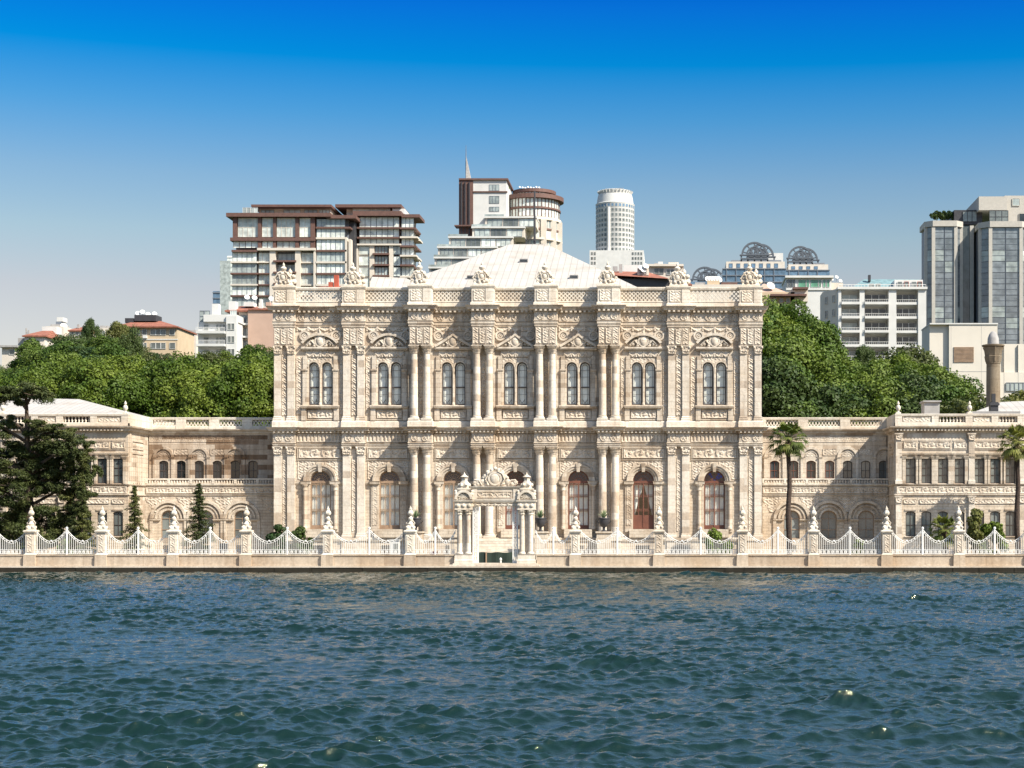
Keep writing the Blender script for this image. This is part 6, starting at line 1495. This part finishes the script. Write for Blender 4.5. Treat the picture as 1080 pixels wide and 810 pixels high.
k.box('wall', 'cream', 684, 720, 281, 340, 0, 10); k.box('roof_slab', 'cream', 682, 721, 279, 281.2, -0.7, 10); k.win(703, 711, 284, 290, 'greyglass', 'white', 2, 1, -0.1); k.win(690, 700, 283, 289, 'greyglass', 'grey', 2, 1, -0.1)
k.box('tank', 'white', 694, 699, 273.5, 276.5, 3, 5); k.box('tank', 'grey', 690, 694, 275, 279, 3, 5); k.box('penthouse', 'cream', 705, 716, 275, 279, 2, 6)
k = Bld('town_house', 'low house with rooftop tanks and red roof, behind the right half of the parapet', 'house', 755, 170)
k.box('wall', 'cream', 716, 782, 300, 340, 0, 10); hip(k, 'roof', 'tile', 714, 730, 300, 295, -0.3, 8, 718, 726); k.box('roof_block', 'yellow', 746, 759, 295.5, 303, 0.5, 4); k.box('roof_block', 'grey', 733, 744, 297, 302, 1, 4); k.box('roof_block', 'rust', 761, 778, 297, 302, 1, 4)
for q in range(5): k.dish(747+q*2.8, 293.5, 2, 0.7)
m_ = MB()
for q in range(5): m_.ball(k.x(748+q*2.6), 2, k.z(294.2), 0.5, seg=8)
m_.build('water_tank', M['white'], k.root)
k = Bld('town_house', 'orange gabled house with brown lean-to roofs just right of the hall', 'house', 822, 150)
k.box('wall', 'yellow', 800, 838, 308, 345, 0, 10); m_ = MB()
m_.add([(k.x(796),0,k.z(309)),(k.x(832),0,k.z(309)),(k.x(832),9,k.z(309)),(k.x(796),9,k.z(309)),(k.x(806),4,k.z(296)),(k.x(808),4,k.z(296))],[(0,1,5,4),(1,2,5),(2,3,4,5),(3,0,4)]); m_.build('roof', M['pink'], k.root)
k.box('lean_to', 'rust', 812, 850, 311.5, 313.5, -2, 2); k.box('lean_to', 'rust', 836, 852, 303.5, 305.5, -1, 3); k.box('terrace_wall', 'cream', 834, 852, 305.5, 318, 0, 4); k.dish(813, 301, 1, 0.8)
for p in (815, 822, 829): k.win(p, p+4, 314.5, 319, 'greyglass', 'white', 1, 1, -0.15)
k = Bld('town_house', 'red roofed house with a tall red chimney, behind the left end of the parapet', 'house', 352, 120)
k.box('wall', 'cream', 332, 384, 303.5, 345, 0, 8); hip(k, 'roof', 'tile', 330, 386, 303.5, 298, -0.5, 8.5, 340, 376); k.box('chimney', 'red', 350.8, 355.2, 289, 303.5, 1, 1.9); k.box('chimney', 'red', 345, 349.5, 296.5, 303, 1, 1.8); k.box('chimney', 'red', 374, 379, 298.5, 303, 1, 2)
for p in (337, 344, 351, 358, 365): k.win(p, p+4, 308, 313, 'greyglass', 'white', 1, 1, -0.15)
# ------------------------------------------------------------------ vegetation
def leaves_np(centres, normals, size, rs, aspect=1.0, jitter=0.55):
    """many small leaf quads; returns verts, faces"""
    n = len(centres); nrm = normals+rs.normal(size=(n,3))*jitter; nrm /= np.linalg.norm(nrm, axis=1, keepdims=True)+1e-9
    a = rs.normal(size=(n,3)); u = np.cross(nrm, a); u /= np.linalg.norm(u, axis=1, keepdims=True)+1e-9; v = np.cross(nrm, u)
    s = (size*(0.6+0.8*rs.random(n)))[:, None]*0.5
    p = [centres-u*s, centres+v*s*0.75*aspect, centres+u*s, centres-v*s*0.75*aspect]
    vs = np.stack(p, 1).reshape(-1, 3); fs = np.arange(4*n).reshape(n, 4)
    return vs, fs
def mesh_np(name, vs, fs, mat, parent=None, loc=(0,0,0)):
    me = bpy.data.meshes.new(name); me.vertices.add(len(vs)); me.vertices.foreach_set('co', np.asarray(vs, dtype=np.float32).ravel())
    k = fs.shape[1]; me.loops.add(fs.size); me.loops.foreach_set('vertex_index', fs.ravel().astype(np.int32))
    me.polygons.add(len(fs)); me.polygons.foreach_set('loop_start', np.arange(0, fs.size, k, dtype=np.int32)); me.polygons.foreach_set('loop_total', np.full(len(fs), k, dtype=np.int32))
    me.materials.append(mat); me.update(calc_edges=True); o = bpy.data.objects.new(name, me); C.objects.link(o); o.location = loc
    if parent is not None: o.parent = parent
    return o
M['leaf_plane'] = leafm('plane_tree_leaf', (0.055,0.095,0.010), (0.125,0.165,0.022), 0.2)
M['leaf_mid'] = leafm('broad_leaf', (0.04,0.078,0.010), (0.10,0.14,0.02), 0.15)
M['leaf_dark'] = leafm('dark_leaf', (0.018,0.042,0.010), (0.045,0.07,0.015), 0.1)
M['leaf_olive'] = leafm('olive_leaf', (0.06,0.075,0.02), (0.12,0.125,0.035), 0.2)
M['leaf_cedar'] = leafm('cedar_needle', (0.045,0.06,0.017), (0.13,0.135,0.04), 0.1, scale=0.6)
M['leaf_palm'] = leafm('palm_leaf', (0.06,0.085,0.015), (0.19,0.19,0.05), 0.2, scale=0.8)
M['palm_dead'] = plain('dry_palm_leaf', (0.16,0.12,0.06), 0.9)
def crown_np(R, Hc, n_blob, n_leaf, size, rs, flat=1.0, top=1.0):
    """crown of clumps: leaves on the skins of many clumps filling an uneven ellipsoid"""
    cs = []; rr = []
    for i in range(n_blob):
        while True:
            p = rs.uniform(-1, 1, 3)
            if 0.25 < np.linalg.norm(p) < 1: break
        w = 1-0.25*max(0, p[2])*top
        cs.append((p[0]*R*0.78*w, p[1]*R*0.78*w, Hc*0.5+p[2]*Hc*0.40)); rr.append(R*rs.uniform(0.17, 0.34))
    cs = np.array(cs); rr = np.array(rr); pick = rs.integers(0, n_blob, n_leaf)
    d = rs.normal(size=(n_leaf,3)); d[:,2] = d[:,2]*0.9+0.25; d /= np.linalg.norm(d, axis=1, keepdims=True)
    rad = rr[pick]*(0.75+0.35*rs.random(n_leaf)+0.12*np.sin(d[:,0]*7+pick)*np.cos(d[:,2]*6+pick))
    c = cs[pick]+d*rad[:,None]*np.array([1,1,flat])
    return leaves_np(c, d, size, rs)
def trunk_mb(h, r, R, rs, limbs=5):
    mb = MB(); mb.tube([(0,0,-0.8),(0.05*R*rs.normal()*0.3,0,h*0.5),(0.1*rs.normal(),0.1*rs.normal(),h)], [r*1.3,r,r*0.8], 7)
    for i in range(limbs):
        a = 2*pi*i/limbs+rs.random(); e = h+R*0.9*rs.uniform(0.6,1.0)
        mb.tube([(0,0,h*0.9),(cos(a)*R*0.25,sin(a)*R*0.25,h+R*0.35),(cos(a)*R*0.55,sin(a)*R*0.55,e)], [r*0.6,r*0.4,r*0.12], 5)
    return mb
PROT = {}
def tree_proto(kind, idx, R, Hc, th, n_blob, n_leaf, size, mat, flat=1.0):
    rs = np.random.default_rng(100+idx*7+len(kind))
    t = bpy.data.objects.new(kind, None); C.objects.link(t)
    vs, fs = crown_np(R, Hc, n_blob, n_leaf, size, rs, flat); vs[:,2] += th*0.75
    mesh_np('crown', vs, fs, M[mat], t); trunk_mb(th, R*0.07, R, rs).build('trunk', M['bark'], t)
    t['_h'] = th*0.75+Hc*0.93; return t
used_p = set()
def plant(key, x, y, z_top=None, sc=1.0, label=None, cat='tree', group=None, wide=1.0):
    o = PROT[key]
    if key in used_p: o = copy_tree(o)
    used_p.add(key)
    zg = hill_h(x, y) if y > 44 else 0.0
    s = sc if z_top is None else max(0.25, (z_top-zg)/PROT[key]['_h'])
    o.location = (x, y, zg-0.2); o.scale = (s*wide, s*wide, s); o.rotation_euler.z = random.uniform(0, 6.28)
    tag(o, label, cat, group); return o
for i in range(4):
    PROT['plane', i] = tree_proto('plane_tree', i, 3.6, 11.0, 6.0, 50, 30000, 0.21, 'leaf_plane')
    PROT['mid', i] = tree_proto('broadleaf_tree', 10+i, 4.6, 9.5, 4.0, 46, 30000, 0.22, 'leaf_mid')
for i in range(3):
    PROT['dark', i] = tree_proto('evergreen_tree', 20+i, 4.2, 9.0, 3.5, 42, 26000, 0.21, 'leaf_dark'); PROT['olive', i] = tree_proto('olive_green_tree', 30+i, 3.8, 7.5, 3.0, 36, 22000, 0.21, 'leaf_olive')
# the clipped plane trees behind the left wing, two staggered rows
rs_ = np.random.default_rng(3)
def top_l(px):      # height line of the front row in the picture
    return float(np.interp(px, [-80,0,25,60,90,130,165,200,235,262,285,310], [400,402,398,386,378,384,380,379,384,376,386,384]))
k = 0
for row, Yr in enumerate((58, 66)):
    for q in np.arange(-70+row*9, 330, 17.5):
        px = q+rs_.uniform(-3, 3); Y = Yr+rs_.uniform(-2, 2)
        plant(('plane', k % 4), PX(px, Y), Y, PZ(top_l(px)+rs_.uniform(-4, 5)+(3 if row == 0 else -3), Y), label='bright green plane tree in the even row behind the left wing', group='plane trees behind the left wing', wide=1.05); k += 1
# mixed wood on the left hill
def ridge_l(px): return float(np.interp(px, [-80,0,20,45,75,100,125,160,200,240,290,340], [380,382,372,356,350,348,352,368,372,366,362,352]))
rows_l = [(95, 24), (112, 14), (130, 4)]
labs = {'mid': 'mid green bushy tree in the wood on the left hill', 'dark': 'dark evergreen tree in the wood on the left hill', 'olive': 'yellowish olive tree in the wood on the left hill'}
k = 0
for Yr, drop in rows_l:
    for q in np.arange(-75, 335, 24):
        px = q+rs_.uniform(-9, 9); Y = Yr+rs_.uniform(-5, 5); kind = rs_.choice(['mid','mid','dark','olive'] if Yr > 100 else ['mid','dark','mid'])
        plant((kind, k % (4 if kind == 'mid' else 3)), PX(px, Y), Y, PZ(ridge_l(px)+drop+rs_.uniform(-5, 6), Y), label=labs[kind], group='trees of the wood on the left hill', wide=1.15); k += 1
# right slope
def ridge_r(px): return float(np.interp(px, [800,815,840,855,872,890,905,920,935,955,975,1000,1012,1030,1060,1160], [318,318,324,340,372,392,374,392,372,368,372,388,398,425,424,420]))
labs = {'mid': 'mid green bushy tree on the slope right of the hall', 'dark': 'dark evergreen tree on the slope right of the hall', 'olive': 'yellowish olive tree on the slope right of the hall', 'plane': 'bright green plane tree on the slope right of the hall'}
for Yr, drop, x0, x1, st, kinds in ((55, 46, 800, 1012, 19, ['mid','dark','mid']), (66, 26, 800, 1012, 19, ['mid','plane','mid']), (82, 6, 800, 1006, 20, ['mid','plane','mid','olive']), (100, -2, 800, 900, 19, ['mid','mid','plane'])):
    for q in np.arange(x0+4, x1, st):
        px = q+rs_.uniform(-5, 5); Y = Yr+rs_.uniform(-4, 4); kind = rs_.choice(kinds)
        ty = min(436, ridge_r(px)+drop*(0.5 if px > 880 else 1)*(1.35 if px < 860 else 1)+rs_.uniform(-5, 6)); hh = PZ(ty, Y)-hill_h(PX(px, Y), Y)
        plant((kind, k % (4 if kind in ('mid','plane') else 3)), PX(px, Y), Y, PZ(ty, Y), label=labs[kind], group='trees on the slope right of the hall', wide=1.1 if hh > 7 else 1.5); k += 1
for px, Y, ty in ((1033,48,424),(1062,46,422),(1074,48,420),(1095,48,418)): plant(('olive', k % 3), PX(px, Y), Y, PZ(ty, Y), label='small olive green tree by the dark chimney column', group='small trees by the chimney column', wide=1.2); k += 1
plant(('dark', 1), PX(97, 150), 150, PZ(334, 150), label='slim dark cypress standing above the wood on the left skyline', wide=0.5)
plant(('olive', 2), PX(122, 140), 140, PZ(341, 140), label='yellow leaved tree left of the ochre house', wide=0.8)
plant(('dark', 2), PX(138, 120), 120, PZ(345, 120), label='narrow dark tree before the ochre house', wide=0.45)
plant(('dark', 0), PX(912, 120), 120, PZ(365, 120), label='dark tree rising before the white balconied apartment house', wide=0.7)
for px, Y, ty in ((988,266,224),(996,267,226),(1003,267,226)):
    rs = np.random.default_rng(int(px)); vs, fs = crown_np(2.0, 2.6, 12, 1200, 0.35, rs); o = mesh_np('roof_shrub', vs, fs, M['leaf_dark'], None, (PX(px, Y), Y, PZ(232.5, Y)))
    tag(o, 'dark shrub growing on the roof edge of the glass tower', 'shrub', 'shrubs on the glass tower roof')

# --- conifers: needle tufts on tiers of boughs
def tuft_cloud(pads, n_per, size, rs):
    cs = []; ns = []
    for (x, y, z, rx, ry, rz, dens) in pads:
        n = int(n_per*dens); p = rs.normal(size=(n,3)); p /= np.linalg.norm(p, axis=1, keepdims=True); p *= (rs.random(n)**0.4)[:,None]
        lump = 1+0.25*np.sin(p[:,0]*9+x*3)*np.sin(p[:,1]*8+z)
        c = np.stack([x+p[:,0]*rx*lump, y+p[:,1]*ry*lump, z+p[:,2]*rz+0.25*rz*np.sin(p[:,0]*12+x)], 1); cs.append(c)
        nn = np.zeros((n,3)); nn[:,2] = 1; nn += p*0.5; ns.append(nn)
    return leaves_np(np.concatenate(cs), np.concatenate(ns), size, rs, 0.35, 0.6)
def cedar(px, Y, pads_px, top_py, lean, label):
    x0 = PX(px, Y); t = thing('cedar_tree', label, 'tree', (x0, Y, 0)); rs = np.random.default_rng(int(px)+5)
    pads = []; br = MB(); zt = PZ(top_py, Y)
    br.tube([(0,0,-0.3),(0.05,0,3),(-0.1,0.1,zt*0.6),(lean,0,zt)], [0.5,0.42,0.28,0.08], 9)
    for (bx, by, bw, bh) in pads_px:
        x = PX(bx, Y)-x0; z = PZ(by, Y); w = bw*0.0785/2*1.12; h = bh*0.0785/2*1.15; dy = rs.uniform(-1.5, 1.5)
        for k in range(18):
            f = rs.uniform(-1.1, 1.1); q_ = rs.uniform(0.18, 0.42); pads.append((x+f*w, dy+rs.uniform(-1.6,1.6), z-abs(f)**1.5*h*0.9+rs.uniform(-0.6,0.35), w*q_, max(0.4,w*q_), max(0.14,h*rs.uniform(0.18,0.5)), 0.75))
        br.tube([(lean*z/zt, 0, z-0.9-0.2*abs(x)), (x*0.5, dy*0.5, z-0.45), (x*0.95, dy, z-0.15)], [0.16,0.11,0.04], 5)
        br.tube([(x*0.6, dy*0.6, z-0.4), (x+w*0.7, dy+0.3, z-0.25)], [0.07,0.03], 4); br.tube([(x*0.6, dy*0.6, z-0.4), (x-w*0.7, dy-0.3, z-0.25)], [0.07,0.03], 4)
    vs, fs = tuft_cloud(pads, 420, 0.24, rs); mesh_np('foliage', vs, fs, M['leaf_cedar'], t); br.build('trunk', M['bark'], t); return t
cedar(30, -10.5, [(28,409,46,16),(14,416,30,12),(42,413,22,10),(2,441,30,12),(46,446,26,10),(62,452,40,16),(76,463,30,16),(60,470,50,18),(20,472,30,14),(8,470,34,18),(84,476,16,18),(12,492,46,18),(40,497,44,18),(24,505,50,20),(70,497,34,14),(88,492,16,18),(52,512,36,16),(6,528,40,18),(16,545,44,20),(44,540,30,18),(60,548,38,22),(4,556,30,18),(-14,446,40,16),(-20,480,44,20),(-22,512,46,20),(-20,545,46,20),(50,466,44,18),(30,486,50,20),(12,508,44,20),(56,486,34,16),(36,528,48,22),(30,556,50,24),(78,514,26,16),(70,534,30,20),(66,560,34,22),(10,568,50,22),(48,570,46,20)],
      407, -0.2, 'large dark cedar with flat spreading tiers before the left wing')
def spruce(px, Y, top_py, half_px, label, tiers=11, base=0.5, sparse=1.0, mat='leaf_cedar', name='spruce_tree', skew=0.0, seed=0):
    x0 = PX(px, Y); t = thing(name, label, 'tree', (x0, Y, 0)); rs = np.random.default_rng(int(px)+seed); zt = PZ(top_py, Y); W = half_px*0.08
    br = MB(); br.tube([(0,0,-0.3),(0,0,zt*0.97)], [0.16,0.03], 7); pads = []
    nb = tiers*9
    for i in range(nb):
        f = ((i+rs.random())/nb)**0.92; z = base+(zt-base-0.15)*f; r = W*(1-f)**0.75*rs.uniform(0.35, 1.3)+0.06; a = i*2.4+rs.uniform(-0.4, 0.4)
        droop = -0.12*r+rs.uniform(-0.12, 0.12); br.tube([(0,0,z),(r*cos(a),r*sin(a),z+droop)], [0.035,0.012], 4)
        for s_ in (0.3, 0.55, 0.8, 1.0): pads.append((r*s_*cos(a)+rs.uniform(-.06,.06), r*s_*sin(a)+rs.uniform(-.06,.06), z+droop*s_-0.04, 0.20*r+0.08, 0.20*r+0.08, 0.08+0.06*r, 0.06*sparse*(0.6+r)))
    vs, fs = tuft_cloud(pads, 420, 0.19, rs); mesh_np('foliage', vs, fs, M[mat], t); br.build('trunk', M['bark'], t); return t
spruce(86, -12.0, 497, 17, 'dark fir between the cedar and the second fence pillar', 12, 0.4, 1.3)
spruce(142, -11.0, 510, 15, 'open branched dark fir before the corner of the left wing', 10, 0.5, 0.9)
spruce(210, -10.0, 508, 17, 'slim yellowish green fir before the arcade of the left wing', 12, 0.4, 0.9)
# rounded and leafy shrubs
def shrub(px, Y, w_px, top_py, label, mat, n=3200, size=0.2, name='shrub', bot=0.0):
    R = w_px*0.08/2; Hh = PZ(top_py, Y)-bot; rs = np.random.default_rng(int(px)+77); t = thing(name, label, 'shrub', (PX(px, Y), Y, bot))
    vs, fs = crown_np(R*1.1, Hh*1.05, 22, n, size, rs); mesh_np('foliage', vs, fs, M[mat], t); m = MB()
    for k in range(4): a = k*1.6; m.tube([(0,0,-0.05),(R*0.4*cos(a),R*0.4*sin(a),Hh*0.7)], [0.06,0.02], 5)
    m.build('stem', M['bark'], t)
shrub(292, -11, 34, 553, 'rounded dark green bush behind the fence at the left corner of the hall', 'leaf_dark', 3600); shrub(316, -11, 30, 555, 'rounded dark green bush, right one of the two at the hall corner', 'leaf_dark', 3200)
shrub(757, -11.5, 34, 556, 'rounded dark bush with yellowish top below the right hand window', 'leaf_mid', 3800)
shrub(1028, -11, 26, 536, 'tall loose reddish green shrub right of the low fan palm', 'leaf_olive', 3600, 0.24); shrub(1046, -10, 34, 548, 'wide olive green shrub before the right pavilion', 'leaf_mid', 3600, 0.24)
shrub(72, -12.5, 30, 570, 'low green bush behind the fence under the cedar', 'leaf_mid', 2000)
shrub(905, -12, 14, 568, 'small bush behind the fence before the right arcade', 'leaf_mid', 1200)
# --- fan palms
def fan_palm(px, Y, crown_py, r_px, trunk_r, label, n_fr=46, dead=True, seed=1, base_z=0.0):
    x0 = PX(px, Y); t = thing('fan_palm', label, 'palm tree', (x0, Y, base_z), group=None); rs = np.random.default_rng(seed); zc = PZ(crown_py, Y)-base_z; R = r_px*0.0805
    tr = MB(); nz = max(6, int(zc/0.35)); tr.tube([(0.06*sin(i*0.4), 0, -0.2+(zc+0.1)*i/nz) for i in range(nz+1)], [trunk_r*(1.25-0.35*i/nz)*(1+0.07*(i % 2)) for i in range(nz+1)], 10); tr.build('trunk', M['palmbark'], t)
    for nm, mat, cnt, lo, hi in (('frond_crown', 'leaf_palm', n_fr, -0.95, 1.4), ('dry_fronds', 'palm_dead', 16 if dead else 0, -1.25, -0.7)):
        if not cnt: continue
        mb = MB()
        for k in range(cnt):
            a = k*2.39996+rs.uniform(-0.2, 0.2); el = lo+(hi-lo)*((k+0.5)/cnt)**0.9; d = Vector((cos(a)*cos(el), sin(a)*cos(el), sin(el))); dn = nm != 'frond_crown'
            L = R*rs.uniform(0.38, 0.55)*(0.6 if dn else 1); p0 = Vector((0.05*sin(zc), 0, zc-0.25)); p1 = p0+d*L+Vector((0,0,-0.04*L)); mb.tube([tuple(p0), tuple(p1)], [0.03,0.018], 4)
            u = d.cross(Vector((0,0,1)) if abs(d.z) < 0.95 else Vector((1,0,0))).normalized(); w = u.cross(d).normalized()
            if w.z < 0: w = -w
            fr = R*rs.uniform(0.48, 0.62)*(0.7 if dn else 1)
            for j in range(13):
                th = radians(-58+116*j/12); dd = (d*cos(th)+u*sin(th)); sag = fr*(0.10+0.25*abs(sin(th))+0.2*rs.random()); q = p1+dd*fr*0.5+w*0.03; e = p1+dd*fr*(1-0.25*abs(sin(th)))+Vector((0,0,-sag)); s = dd.cross(w).normalized()*0.032*R
                mb.add([tuple(p1-s*0.3), tuple(q-s), tuple(q+s), tuple(p1+s*0.3)], [(0,1,2,3)]); mb.add([tuple(q-s), tuple(e), tuple(q+s)], [(0,1,2)])
        mb.build(nm, M[mat], t)
    return t
fan_palm(832, -7.5, 460, 25, 0.19, 'tall fan palm with slim dark trunk before the right arcade', 40, True, 4)
fan_palm(1073, -7.5, 464, 25, 0.19, 'tall fan palm with slim dark trunk at the right edge', 40, True, 9)
fan_palm(996, -10.5, 556, 21, 0.22, 'low bushy fan palm behind the fence before the right pavilion', 40, False, 6)
fan_palm(-6, 165, 356, 12, 0.3, 'distant palm top at the far left skyline', 30, False, 8)
